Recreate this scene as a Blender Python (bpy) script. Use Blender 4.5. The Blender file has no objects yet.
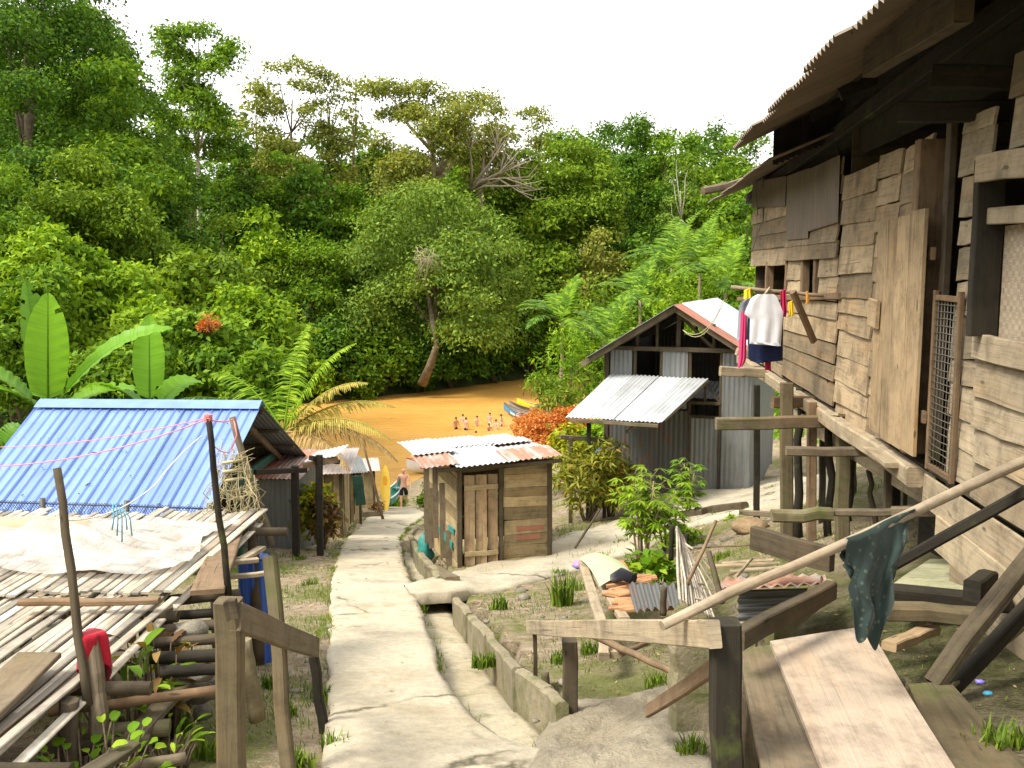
import bpy, math, random
import numpy as np
from mathutils import Vector as V, Matrix, noise as NZ
R = random.Random(7)
rng = np.random.default_rng(11)
scene = bpy.context.scene
COL = scene.collection
F = 950.0; TH = math.atan((384-271)/F); EYE = 12.5
CT, ST = math.cos(TH), math.sin(TH)

# ---------- where a pixel of the photograph lies in the world ----------
def ray(px, py):
    u = (px-512)/F; v = (384-py)/F
    return V((u, CT+v*ST, -ST+v*CT))
def P(px, py, d):                       # at forward distance d
    r = ray(px, py); return V((r.x/r.y*d, d, EYE+r.z/r.y*d))
def Zp(px, py, z):                      # on the level z
    r = ray(px, py); t = (z-EYE)/r.z; return V((r.x*t, r.y*t, z))
SL0, SL = EYE-1.6, .215
def Sp(px, py):                         # on the slope the path follows
    r = ray(px, py); t = (SL0-EYE)/(r.z+SL*r.y); return V((r.x*t, r.y*t, EYE+r.z*t))

# ---------- camera, world, sun ----------
cam = bpy.data.cameras.new('camera'); co = bpy.data.objects.new('camera', cam); COL.objects.link(co)
co.location = (0, 0, EYE); co.rotation_euler = (math.pi/2-TH, 0, 0)
cam.sensor_width = 36; cam.lens = 36*F/1024; cam.clip_start = .05; cam.clip_end = 3000
scene.camera = co
w = bpy.data.worlds.new('World'); scene.world = w; w.use_nodes = True
nt = w.node_tree; nt.nodes.clear()
sky = nt.nodes.new('ShaderNodeTexSky'); sky.sky_type = 'NISHITA'; sky.sun_disc = False
SUN_EL, SUN_AZ = math.radians(53), math.radians(240)   # azimuth clockwise from +Y
sky.sun_elevation = SUN_EL; sky.sun_rotation = SUN_AZ
sky.air_density = 1.0; sky.dust_density = 6.0; sky.ozone_density = .6
hs = nt.nodes.new('ShaderNodeHueSaturation'); hs.inputs['Saturation'].default_value = .12
mx = nt.nodes.new('ShaderNodeMixRGB'); mx.inputs[0].default_value = .72; mx.inputs[2].default_value = (9.8, 9.8, 9.7, 1)
bg = nt.nodes.new('ShaderNodeBackground'); bg.inputs[1].default_value = .105
ow = nt.nodes.new('ShaderNodeOutputWorld')
nt.links.new(sky.outputs[0], hs.inputs['Color']); nt.links.new(hs.outputs[0], mx.inputs[1])
nt.links.new(mx.outputs[0], bg.inputs[0]); nt.links.new(bg.outputs[0], ow.inputs[0])
sl = bpy.data.lights.new('sun', 'SUN'); sl.energy = 2.5; sl.angle = math.radians(16); sl.color = (1, .93, .80)
so = bpy.data.objects.new('sun', sl); COL.objects.link(so); so.location = (-20, -20, 60)
sd = V((math.sin(SUN_AZ)*math.cos(SUN_EL), math.cos(SUN_AZ)*math.cos(SUN_EL), math.sin(SUN_EL)))
so.rotation_euler = sd.to_track_quat('Z', 'Y').to_euler()
vs = scene.view_settings; vs.view_transform = 'Standard'; vs.look = 'None'; vs.exposure = 1.27; vs.gamma = 1
scene.cycles.max_bounces = 7; scene.cycles.diffuse_bounces = 3; scene.cycles.glossy_bounces = 2
scene.cycles.transmission_bounces = 4; scene.cycles.transparent_max_bounces = 6
scene.cycles.sample_clamp_indirect = 6
scene.cycles.use_denoising = True

# ---------- materials ----------
class NT:
    def __init__(s, name):
        s.m = bpy.data.materials.new(name); s.m.use_nodes = True; s.t = s.m.node_tree
        s.b = s.t.nodes['Principled BSDF']; s.out = s.t.nodes['Material Output']
    def n(s, typ, **kw):
        o = s.t.nodes.new('ShaderNode'+typ)
        for k, v in kw.items(): setattr(o, k, v)
        return o
    def l(s, a, b): s.t.links.new(a, b)
    def noise(s, vec, scale, detail=4, rough=.6, dist=0):
        o = s.n('TexNoise'); o.inputs['Scale'].default_value = scale; o.inputs['Detail'].default_value = detail
        o.inputs['Roughness'].default_value = rough; o.inputs['Distortion'].default_value = dist
        if vec is not None: s.l(vec, o.inputs['Vector'])
        return o.outputs['Fac']
    def ramp(s, fac, stops):
        o = s.n('ValToRGB'); e = o.color_ramp.elements
        while len(e) < len(stops): e.new(.5)
        for i, (p, c) in enumerate(stops):
            e[i].position = p; e[i].color = (*c, 1) if not isinstance(c, (int, float)) else (c, c, c, 1)
        s.l(fac, o.inputs[0]); return o.outputs[0]
    def mix(s, fac, a, b, mode='MIX'):
        o = s.n('MixRGB', blend_type=mode)
        for i, x in enumerate((fac, a, b)):
            if isinstance(x, (int, float)): o.inputs[i].default_value = x if i == 0 else (x, x, x, 1)
            elif isinstance(x, tuple): o.inputs[i].default_value = (*x, 1)
            else: s.l(x, o.inputs[i])
        return o.outputs[0]
    def map(s, vec, sc):
        o = s.n('Mapping'); o.inputs['Scale'].default_value = sc; s.l(vec, o.inputs['Vector']); return o.outputs[0]
    def pos(s): return s.n('NewGeometry').outputs['Position']
    def isl(s): return s.n('NewGeometry').outputs['Random Per Island']
    def uv(s): return s.n('UVMap').outputs[0]
    def bump(s, h, dist, strength=1):
        o = s.n('Bump'); o.inputs['Distance'].default_value = dist; o.inputs['Strength'].default_value = strength
        s.l(h, o.inputs['Height']); s.l(o.outputs[0], s.b.inputs['Normal'])
    def fin(s, col, rough=.8, metal=0, spec=.3):
        if isinstance(col, tuple): s.b.inputs['Base Color'].default_value = (*col, 1)
        else: s.l(col, s.b.inputs['Base Color'])
        if isinstance(rough, (int, float)): s.b.inputs['Roughness'].default_value = rough
        else: s.l(rough, s.b.inputs['Roughness'])
        s.b.inputs['Metallic'].default_value = metal; s.b.inputs['Specular IOR Level'].default_value = spec
        return s.m

def wood(name, c, moss=0., stain=.5, var=.35, gr=1.):
    s = NT(name); uv = s.uv(); pos = s.pos()
    g = s.noise(s.map(uv, (1.6, 34, 1)), 1, 6, .65, .4)
    dk = tuple(x*(1-.42*gr) for x in c); lt = tuple(min(1, x*(1+.18*gr)) for x in c)
    col = s.ramp(g, [(.28, dk), (.46, c), (.72, lt)])
    # every board is its own cut of timber
    v = s.ramp(s.isl(), [(0, 1-var), (1, 1+var*.45)]); col = s.mix(1, col, v, 'MULTIPLY')
    hue = s.noise(s.map(uv, (.7, 3, 1)), 1, 2); col = s.mix(s.ramp(hue, [(.5, 0), (.75, .5)]), col, (c[0]*1.1, c[1]*.86, c[2]*.62))
    dt = s.noise(pos, 5.5, 8, .75, .2); col = s.mix(.85, col, s.ramp(dt, [(.3, .5), (.52, 1.0), (.75, 1.12)]), 'MULTIPLY')
    kn = s.noise(s.map(uv, (5, 16, 1)), 1, 1, .4); col = s.mix(s.ramp(kn, [(.735, 0), (.78, .8*gr*gr)]), col, tuple(x*.22 for x in c))
    st = s.noise(pos, 2.3, 5, .7, .3); col = s.mix(s.ramp(st, [(.5, 0), (.72, stain)]), col, tuple(x*.28 for x in c))
    cr = s.noise(s.map(uv, (.9, 60, 1)), 1, 2, .5); col = s.mix(s.ramp(cr, [(.28, .7*gr), (.33, 0)]), col, tuple(x*.15 for x in c))
    if moss:
        mo = s.noise(pos, 1.7, 6, .75); col = s.mix(s.ramp(mo, [(.62-moss*.2, 0), (.75-moss*.1, .85)]), col, (.075, .095, .02))
    s.bump(g, .006, .8)
    return s.fin(col, .85, 0, .2)

def tin(name, c, rust=.3, rough=.42, metal=.35, rc=(.22, .06, .02)):
    s = NT(name); uv = s.uv(); pos = s.pos()
    a = s.noise(s.map(uv, (.9, 9, 1)), 1, 4); col = s.ramp(a, [(.3, tuple(x*.72 for x in c)), (.7, c)])
    v = s.ramp(s.isl(), [(0, .82), (1, 1.1)]); col = s.mix(1, col, v, 'MULTIPLY')
    if rust:
        r = s.noise(s.map(uv, (1.1, 4, 1)), 1.3, 7, .72); q = .78-rust*.42
        col = s.mix(s.ramp(r, [(q-.06, 0), (q+.05, .95)]), col, rc)
        gr = s.noise(pos, 1.1, 5, .7); col = s.mix(s.ramp(gr, [(.5, 0), (.8, .5)]), col, (.07, .065, .05))
    else:
        ch = s.noise(pos, 1.6, 7, .7, .4); col = s.mix(s.ramp(ch, [(.5, 0), (.78, .22)]), col, tuple(min(1, x*.85+.12) for x in c)); di = s.noise(s.map(uv, (.8, 7, 1)), 1, 5, .7); col = s.mix(s.ramp(di, [(.55, 0), (.75, .4)]), col, (.12, .12, .12))
    s.bump(s.noise(pos, 9, 3), .004, .5)
    return s.fin(col, rough, metal, .4)

def cloth(name, c, c2=None, sc=30, spots=False):
    s = NT(name); pos = s.pos()
    col = s.ramp(s.noise(pos, 7, 3), [(.3, tuple(x*.82 for x in c)), (.7, c)])
    if c2:
        vo = s.n('TexVoronoi'); vo.inputs['Scale'].default_value = sc; s.l(pos, vo.inputs['Vector'])
        col = s.mix(s.ramp(vo.outputs['Distance'], [(.2, .9), (.3, 0)]), col, c2)
    s.bump(s.noise(pos, 260, 2), .002, .4)
    s.b.inputs['Sheen Weight'].default_value = .15
    return s.fin(col, .9, 0, .1)

def leaf(name, c, c2, trans=.3, dry=0., br=.5):
    s = NT(name)
    r = s.isl(); pos = s.pos()
    col = s.ramp(r, [(0, tuple(x*.55 for x in c)), (.45, c), (.85, c2), (1, tuple(x*1.15 for x in c2))])
    pz = s.noise(pos, .35, 3); col = s.mix(s.ramp(pz, [(.42, 0), (.68, br)]), col, c2)
    if dry: col = s.mix(s.ramp(r, [(.93-dry*.3, 0), (.96-dry*.2, .9)]), col, (.30, .16, .03))
    tr = s.n('BsdfTranslucent'); s.l(s.mix(1, col, (1.15, 1.1, .45), 'MULTIPLY'), tr.inputs[0])
    ms = s.n('MixShader'); ms.inputs[0].default_value = trans
    m = s.fin(col, .6, 0, .12)
    s.l(s.b.outputs[0], ms.inputs[1]); s.l(tr.outputs[0], ms.inputs[2]); s.l(ms.outputs[0], s.out.inputs[0])
    return m

def plain(name, c, rough=.6, metal=0, spec=.4, var=.15, sc=3, bump=0):
    s = NT(name); pos = s.pos()
    col = s.ramp(s.noise(pos, sc, 5, .65), [(.3, tuple(x*(1-var) for x in c)), (.7, tuple(x*(1+var*.5) for x in c))])
    if bump: s.bump(s.noise(pos, sc*6, 4), bump)
    return s.fin(col, rough, metal, spec)

def concrete(name, c, moss=.3, cracks=True, bd=.018):
    s = NT(name); pos = s.pos()
    a = s.noise(pos, 1.1, 8, .68); b = s.noise(pos, 14, 6, .7)
    col = s.ramp(a, [(.28, tuple(x*.6 for x in c)), (.5, c), (.7, tuple(x*1.14 for x in c))])
    col = s.mix(.6, col, s.ramp(b, [(.3, .62), (.6, 1.05)]), 'MULTIPLY')
    d = s.noise(pos, .55, 6, .72, .5); col = s.mix(s.ramp(d, [(.5, 0), (.68, .55)]), col, tuple(c[i]*(.62, .55, .42)[i] for i in range(3)))
    if moss:
        mo = s.noise(pos, 2.4, 7, .75); col = s.mix(s.ramp(mo, [(.66-moss*.22, 0), (.78-moss*.15, .8)]), col, (.085, .10, .025))
    if cracks:
        vo = s.n('TexVoronoi', feature='DISTANCE_TO_EDGE'); vo.inputs['Scale'].default_value = .6
        wv = s.n('TexNoise'); wv.inputs['Scale'].default_value = 1.6; wv.inputs['Detail'].default_value = 7; s.l(pos, wv.inputs['Vector'])
        ad = s.n('MixRGB'); ad.inputs[0].default_value = .5; s.l(pos, ad.inputs[1]); s.l(wv.outputs['Color'], ad.inputs[2])
        s.l(ad.outputs[0], vo.inputs['Vector'])
        ck = s.ramp(vo.outputs['Distance'], [(0, .9), (.016, 0)])
        br = s.ramp(s.noise(pos, .9, 3), [(.44, 0), (.52, 1)])
        col = s.mix(s.mix(1, ck, br, 'MULTIPLY'), col, (.05, .045, .025))
    s.bump(s.mix(.4, s.noise(pos, 38, 6, .7), s.noise(pos, 4 if bd < .05 else 11, 5)), bd, .9)
    return s.fin(col, .9, 0, .15)

M = {}
M['wall_wood'] = wood('weathered_board', (.35, .265, .165), 0, .8, .5, 1.)
M['pale_wood'] = wood('bleached_timber', (.34, .275, .185), 0, .65, .45)
M['grey_wood'] = wood('grey_timber', (.165, .13, .085), .4, .6, .5)
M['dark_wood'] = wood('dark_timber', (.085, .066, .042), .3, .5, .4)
M['black_wood'] = wood('blackened_timber', (.028, .024, .017), .15, .4, .4)
M['brown_wood'] = wood('brown_timber', (.20, .135, .08), 0, .5, .45)
M['door_wood'] = wood('door_timber', (.33, .24, .14), 0, .5, .3)
M['moss_wood'] = wood('mossy_timber', (.20, .17, .10), .9, .5, .35)
M['ply'] = wood('plywood_sheet', (.385, .31, .235), .03, .45, .1, .3)
M['bamboo'] = wood('split_bamboo', (.46, .41, .33), 0, .5, .55)
M['post_wood'] = wood('mossy_post', (.125, .10, .058), .45, .5, .3)
M['pole_wood'] = wood('barkless_pole', (.31, .25, .175), 0, .5, .3)
M['fresh_wood'] = wood('split_firewood', (.40, .215, .105), 0, .4, .6)
M['shed_wood'] = wood('shed_board', (.40, .31, .17), .1, .6, .5)
M['tin'] = tin('galvanised_sheet', (.22, .232, .232), .3)
M['tin_dark'] = tin('grimy_shaded_sheet', (.115, .117, .11), .4)  # darker copy of tin; on the shed front it holds painted awning shade
M['tin_white'] = tin('bright_sheet', (.56, .585, .60), .08, .5, .15)
M['tin_rust'] = tin('rusty_sheet', (.40, .34, .30), .72, .7, .1, (.30, .14, .085))
M['tin_red'] = tin('red_sheet', (.38, .155, .10), .35, .65, .05)
M['tin_brown'] = tin('smoked_sheet', (.20, .155, .11), .3, .7, .05, (.20, .10, .05))
M['tin_pink'] = tin('faded_pink_sheet', (.52, .44, .41), .35, .65, .05, (.36, .17, .12))
M['blue'] = tin('blue_painted_sheet', (.175, .285, .62), 0, .42, .05)
M['blue_dark'] = plain('blue_plastic', (.03, .09, .38), .4)
M['green_paint'] = wood('green_painted_timber', (.035, .09, .065), 0, .4, .2)
M['concrete'] = concrete('path_concrete', (.42, .37, .275), .34)
M['side_concrete'] = concrete('side_path_concrete', (.40, .355, .265), .14)
M['wall_concrete'] = concrete('mossy_concrete', (.25, .215, .145), .85, False)
M['bank'] = concrete('rough_bank_concrete', (.39, .34, .25), .16, False, .09)
M['slab_concrete'] = concrete('greenish_slab', (.36, .35, .22), .6, False)
M['gutter'] = concrete('gutter_concrete', (.40, .35, .25), .55, False)
M['fabric_white'] = cloth('white_cotton', (.70, .70, .74)); M['navy'] = cloth('navy_cotton', (.015, .022, .07))
M['crimson'] = cloth('crimson_cotton', (.42, .015, .07)); M['yellow'] = cloth('yellow_cotton', (.75, .50, .02))
M['orange'] = cloth('orange_cotton', (.75, .33, .03)); M['red'] = cloth('red_cotton', (.33, .012, .025))
M['pink'] = cloth('pink_cotton', (.62, .05, .16)); M['beige'] = cloth('beige_cotton', (.45, .34, .22))
M['teal'] = cloth('teal_printed_cotton', (.030, .047, .042), (.075, .095, .075), 34)
M['black_cloth'] = cloth('black_cotton', (.015, .016, .022)); M['grey_cloth'] = cloth('grey_cotton', (.25, .26, .3))
M['sack'] = plain('green_plastic_sack', (.03, .22, .19), .45, 0, .4, .4, 9, .004)
M['plastic'] = None
M['rope_pink'] = plain('pink_cord', (.75, .22, .24), .6); M['rope_white'] = plain('white_cord', (.7, .7, .66), .6)
M['rope_blue'] = plain('blue_cord', (.12, .42, .6), .6); M['wire'] = plain('dark_wire', (.06, .06, .05), .5)
M['net'] = plain('fishing_net_twine', (.42, .36, .2), .8); M['mesh_wire'] = plain('galvanised_wire', (.15, .135, .11), .6, .3)
M['skin'] = plain('skin', (.62, .33, .24), .5, 0, .35, .1, 8); M['skin_tan'] = plain('tanned_skin', (.42, .2, .12), .5, 0, .35, .1, 8)
M['hair'] = plain('dark_hair', (.02, .014, .01), .5)
M['yellow_hull'] = plain('yellow_hull', (.80, .50, .03), .35); M['teal_hull'] = plain('teal_hull', (.10, .36, .32), .45, 0, .4, .3)
M['blue_hull'] = plain('blue_hull', (.05, .24, .48), .45, 0, .4, .4, 1.4); M['grey_hull'] = plain('grey_hull', (.22, .21, .2), .5)
M['white_paint'] = plain('white_paint', (.72, .72, .7), .5); M['red_paint'] = plain('red_paint', (.5, .06, .03), .5)
M['stone'] = plain('stone', (.20, .18, .14), .9, 0, .1, .5, 7, .01)
M['soil'] = plain('bare_soil', (.27, .19, .11), .95, 0, .1, .4, 5, .02)
M['bark'] = plain('bark', (.15, .115, .075), .9, 0, .1, .5, 2.2, .03)
M['bark_pale'] = plain('pale_bark', (.36, .27, .19), .85, 0, .1, .4, 2.2, .03)
M['bark_white'] = plain('whitish_bark', (.46, .42, .34), .85, 0, .1, .3, 2.2, .03)
M['leaf_dark'] = leaf('dark_leaf', (.042, .108, .010), (.12, .225, .016), .3)
M['leaf_mid'] = leaf('mid_leaf', (.078, .175, .012), (.20, .32, .020), .36)
M['leaf_lit'] = leaf('bright_leaf', (.12, .25, .012), (.29, .42, .026), .4)
M['leaf_yel'] = leaf('yellow_green_leaf', (.085, .165, .011), (.215, .315, .022), .34)
M['leaf_olive'] = leaf('olive_leaf', (.14, .18, .03), (.29, .30, .05), .35)
M['leaf_pale'] = leaf('greyish_leaf', (.105, .195, .024), (.235, .335, .048), .34)
M['leaf_banana'] = leaf('banana_leaf', (.16, .36, .03), (.26, .50, .06), .45, 0, .3)
def banana_leaf():
    m = leaf('banana_blade', (.15, .34, .03), (.24, .46, .055), .45, 0, .3); t = m.node_tree; b = t.nodes['Principled BSDF']
    src = b.inputs['Base Color'].links[0].from_socket; uvn = t.nodes.new('ShaderNodeUVMap'); mp = t.nodes.new('ShaderNodeMapping'); mp.inputs['Scale'].default_value = (26, .5, 1); nz = t.nodes.new('ShaderNodeTexNoise'); nz.inputs['Scale'].default_value = 1; nz.inputs['Detail'].default_value = 4
    t.links.new(uvn.outputs[0], mp.inputs[0]); t.links.new(mp.outputs[0], nz.inputs[0]); rp = t.nodes.new('ShaderNodeValToRGB'); rp.color_ramp.elements[0].position = .3; rp.color_ramp.elements[0].color = (.62, .7, .5, 1); rp.color_ramp.elements[1].position = .62; rp.color_ramp.elements[1].color = (1.08, 1.05, 1, 1); t.links.new(nz.outputs[0], rp.inputs[0])
    mu = t.nodes.new('ShaderNodeMixRGB'); mu.blend_type = 'MULTIPLY'; mu.inputs[0].default_value = 1; t.links.new(src, mu.inputs[1]); t.links.new(rp.outputs[0], mu.inputs[2]); t.links.new(mu.outputs[0], b.inputs['Base Color']); b.inputs['Roughness'].default_value = .35; return m
M['leaf_banana'] = banana_leaf()
M['leaf_palm'] = leaf('palm_leaf', (.05, .125, .014), (.14, .245, .028), .3)
M['leaf_palmyel'] = leaf('yellowing_palm_leaf', (.30, .27, .06), (.42, .34, .08), .3)
M['leaf_palmdry'] = leaf('dry_palm_leaf', (.28, .19, .08), (.4, .28, .12), .2)
M['leaf_orange'] = leaf('orange_leaf', (.52, .12, .03), (.68, .34, .09), .35, 0, .5)
M['leaf_redsh'] = leaf('reddish_leaf', (.10, .05, .025), (.22, .14, .04), .25)
M['leaf_croton'] = leaf('yellow_croton_leaf', (.22, .29, .015), (.50, .44, .02), .35, .05)
M['leaf_brown'] = leaf('bronze_leaf', (.14, .15, .02), (.34, .36, .04), .3, .15)
M['leaf_grass'] = leaf('grass_blade', (.07, .14, .015), (.20, .27, .03), .3)
M['dead'] = plain('dead_branch', (.31, .25, .18), .9)

def woven():
    s = NT('woven_bamboo'); uv = s.uv()
    ch = s.n('TexChecker'); ch.inputs['Scale'].default_value = 1; s.l(s.map(uv, (22, 22, 1)), ch.inputs['Vector'])
    g1 = s.noise(s.map(uv, (6, 90, 1)), 1, 3); g2 = s.noise(s.map(uv, (90, 6, 1)), 1, 3)
    a = s.ramp(g1, [(.3, (.24, .18, .12)), (.7, (.46, .37, .27))]); b = s.ramp(g2, [(.3, (.30, .24, .17)), (.7, (.52, .44, .33))])
    s.bump(ch.outputs['Fac'], .006); return s.fin(s.mix(ch.outputs['Fac'], a, b), .85)
M['woven'] = woven()
def clear_sheet():
    s = NT('clear_plastic_sheet'); pos = s.pos()
    col = s.ramp(s.noise(pos, 5, 5), [(.3, (.36, .32, .27)), (.7, (.62, .59, .55))])
    tr = s.n('BsdfTransparent'); ms = s.n('MixShader')
    s.l(s.ramp(s.noise(pos, 3.2, 4), [(.35, .45), (.65, .85)]), ms.inputs[0])
    s.bump(s.noise(pos, 14, 4), .02); m = s.fin(col, .22, 0, .5)
    s.l(tr.outputs[0], ms.inputs[1]); s.l(s.b.outputs[0], ms.inputs[2]); s.l(ms.outputs[0], s.out.inputs[0]); return m
M['plastic'] = clear_sheet()
def ground_mat():
    s = NT('village_ground'); pos = s.pos()
    a = s.noise(pos, .7, 8, .7, .3); b = s.noise(pos, 7, 7, .72); c = s.noise(pos, 45, 4, .7)
    soil = s.ramp(b, [(.3, (.20, .15, .10)), (.5, (.40, .31, .21)), (.7, (.56, .47, .35))])
    soil = s.mix(.55, soil, s.ramp(c, [(.3, .55), (.65, 1.15)]), 'MULTIPLY')
    moss = s.ramp(c, [(.3, (.08, .11, .02)), (.7, (.22, .26, .05))])
    col = s.mix(s.ramp(a, [(.46, 0), (.60, .75)]), soil, moss)
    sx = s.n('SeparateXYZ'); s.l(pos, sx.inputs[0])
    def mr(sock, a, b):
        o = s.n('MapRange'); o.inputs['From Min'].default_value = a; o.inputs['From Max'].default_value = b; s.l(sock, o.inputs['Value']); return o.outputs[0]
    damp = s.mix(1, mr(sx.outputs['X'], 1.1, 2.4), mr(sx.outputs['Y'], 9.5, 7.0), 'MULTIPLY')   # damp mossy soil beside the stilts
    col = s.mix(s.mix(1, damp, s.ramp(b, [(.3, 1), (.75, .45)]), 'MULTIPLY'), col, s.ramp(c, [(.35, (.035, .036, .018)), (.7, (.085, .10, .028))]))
    s.bump(s.mix(.5, b, c), .12, 1); return s.fin(col, .95, 0, .1)
M['ground'] = ground_mat()
def hill_mat():
    s = NT('forest_floor'); pos = s.pos()
    col = s.ramp(s.noise(pos, .8, 8, .7), [(.3, (.02, .028, .008)), (.7, (.06, .075, .02))]); return s.fin(col, .95, 0, .1)
M['hill'] = hill_mat()
def water_mat():
    s = NT('muddy_water'); pos = s.pos()
    a = s.noise(s.map(pos, (.05, .11, 1)), 1, 6, .6, .6); b = s.noise(s.map(pos, (.5, 1.5, 1)), 1, 5, .65, .5)
    col = s.ramp(a, [(.3, (.50, .26, .055)), (.7, (.64, .355, .09))])
    col = s.mix(.5, col, s.ramp(b, [(.35, .8), (.65, 1.08)]), 'MULTIPLY')
    c = s.noise(s.map(pos, (1.1, 3.2, 1)), 1, 4, .6, .3)
    s.bump(s.mix(.5, b, c), .30, .9); return s.fin(col, .22, 0, .3)
M['water'] = water_mat()

# ---------- mesh helper ----------
class MB:
    def __init__(s): s.v = []; s.f = []; s.uv = []; s.sm = []; s.mk = []
    def face(s, idx, uv=None, smooth=False):
        s.f.append(tuple(idx)); s.uv.append(uv or [(0, 0)]*len(idx)); s.sm.append(smooth)
    def quad(s, a, b, c, d, uv=None):
        n = len(s.v); s.v += [V(a), V(b), V(c), V(d)]; s.face((n, n+1, n+2, n+3), uv)
    def beam(s, a, b, w, h, up=(0, 0, 1), ch=.12, seg=3, jit=.004, taper=1.):
        s.mk.append((len(s.v), len(s.f))); a, b = V(a), V(b); d = b-a; L = d.length; t = d.normalized(); up = V(up)
        if abs(t.dot(up.normalized())) > .97: up = V((0, 1, 0)) if abs(t.y) < .9 else V((1, 0, 0))
        x = t.cross(up).normalized(); y = x.cross(t).normalized()
        c = min(w, h)*ch; W, H = w/2, h/2
        sec = [(-W+c, -H), (W-c, -H), (W, -H+c), (W, H-c), (W-c, H), (-W+c, H), (-W, H-c), (-W, -H+c)]
        per = [0]
        for i in range(8):
            p, q = sec[i], sec[(i+1) % 8]; per.append(per[-1]+math.hypot(q[0]-p[0], q[1]-p[1]))
        n0 = len(s.v); u0 = R.uniform(0, 50); v0 = R.uniform(0, 50)
        for k in range(seg+1):
            f = k/seg; o = a+d*f+x*R.uniform(-jit, jit)+y*R.uniform(-jit, jit); sc = 1+(taper-1)*f
            for (p, q) in sec: s.v.append(o+x*p*sc+y*q*sc)
        for k in range(seg):
            for i in range(8):
                j = (i+1) % 8; A = n0+k*8; B = A+8
                u1, u2 = u0+L*k/seg, u0+L*(k+1)/seg
                s.face((A+i, A+j, B+j, B+i), [(u1, v0+per[i]), (u1, v0+per[i+1]), (u2, v0+per[i+1]), (u2, v0+per[i])])
        s.face([n0+i for i in range(7, -1, -1)], [(u0+p[0]*.3, v0+p[1]) for p in reversed(sec)])
        s.face([n0+seg*8+i for i in range(8)], [(u0+p[0]*.3, v0+p[1]) for p in sec])
        return s
    def tube(s, pts, r, n=6, r1=None, jit=0, cap=True):
        s.mk.append((len(s.v), len(s.f))); pts = [V(p) for p in pts]; k = len(pts); n0 = len(s.v); u = R.uniform(0, 50); v0 = R.uniform(0, 50); us = []
        ref = V((0, 0, 1)) if abs((pts[-1]-pts[0]).normalized().z) < .9 else V((1, 0, 0))
        for i, p in enumerate(pts):
            t = (pts[min(i+1, k-1)]-pts[max(i-1, 0)])
            t = t.normalized() if t.length > 1e-9 else V((0, 0, 1))
            x = t.cross(ref); x = x.normalized() if x.length > 1e-6 else V((1, 0, 0)); y = x.cross(t)
            if isinstance(r, (list, tuple)): q = r[i]
            else: q = r if r1 is None else r+(r1-r)*i/max(1, k-1)
            for j in range(n):
                a = 2*math.pi*j/n; qq = q*(1+R.uniform(-jit, jit)); s.v.append(p+x*math.cos(a)*qq+y*math.sin(a)*qq)
            if i: u += (p-pts[i-1]).length
            us.append(u)
        for i in range(k-1):
            for j in range(n):
                j2 = (j+1) % n; A = n0+i*n; B = A+n
                rr = r if not isinstance(r, (list, tuple)) else r[i]
                vv = 6.283*rr/n
                s.face((A+j, A+j2, B+j2, B+j), [(us[i], v0+j*vv), (us[i], v0+(j+1)*vv), (us[i+1], v0+(j+1)*vv), (us[i+1], v0+j*vv)], True)
        if cap:
            s.face([n0+j for j in range(n-1, -1, -1)], [(u, v0)]*n); s.face([n0+(k-1)*n+j for j in range(n)], [(u, v0)]*n)
        return s
    def pole(s, a, b, r, r1=None, n=8, seg=5, wob=.012, jit=.06):
        a, b = V(a), V(b); pts = []
        for i in range(seg+1):
            f = i/seg; o = V((R.uniform(-1, 1), R.uniform(-1, 1), R.uniform(-1, 1)))*wob if 0 < i < seg else V((0, 0, 0))
            pts.append(a+(b-a)*f+o)
        return s.tube(pts, r, n, r1, jit)
    def grid(s, fn, nu, nv, uvs=(1, 1), smooth=True, close_u=False):
        n0 = len(s.v)
        for j in range(nv+1):
            for i in range(nu+1): s.v.append(V(fn(i/nu, j/nv)))
        W = nu+1
        for j in range(nv):
            for i in range(nu):
                a = n0+j*W+i
                u1, u2, v1, v2 = uvs[0]*i/nu, uvs[0]*(i+1)/nu, uvs[1]*j/nv, uvs[1]*(j+1)/nv
                s.face((a, a+1, a+1+W, a+W), [(v1, u1), (v1, u2), (v2, u2), (v2, u1)], smooth)
        return s
    def sheet(s, p00, p10, p01, p11, period=.09, amp=.012, nv=6, jag=0., sag=0., trap=False):
        """corrugated sheet: waves run across p00->p10, ridges along p00->p01"""
        p00, p10, p01, p11 = V(p00), V(p10), V(p01), V(p11)
        W = ((p10-p00).length+(p11-p01).length)/2; H = ((p01-p00).length+(p11-p10).length)/2
        nrm = (p10-p00).cross(p01-p00).normalized(); nw = max(1, round(W/period)); nu = nw*(6 if trap else 4)
        js = [R.uniform(-jag, jag) for _ in range(nu+1)]
        o = R.uniform(0, 30)
        def fn(u, v):
            vv = v
            if jag and v == 1: vv = 1+js[round(u*nu)]
            p = (p00+(p10-p00)*u)*(1-vv)+(p01+(p11-p01)*u)*vv
            if trap:
                k = (u*nw) % 1.; a = amp if k < .17 or k > .83 else 0.
                a = amp if round(u*nu) % 6 == 0 else 0.
            else: a = amp*math.sin(2*math.pi*u*nw)
            return p+nrm*(a-sag*4*v*(1-v))
        n0 = len(s.uv); s.grid(fn, nu, nv, (W, H), not trap)
        for k in range(n0, len(s.uv)): s.uv[k] = [(a+o, b+o) for a, b in s.uv[k]]
        return s
    def box(s, c, sx, sy, sz, rz=0):
        c = V(c); d = V((math.cos(rz), math.sin(rz), 0)); return s.beam(c-d*sx/2, c+d*sx/2, sy, sz, (0, 0, 1), .1, 1, 0)
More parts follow.
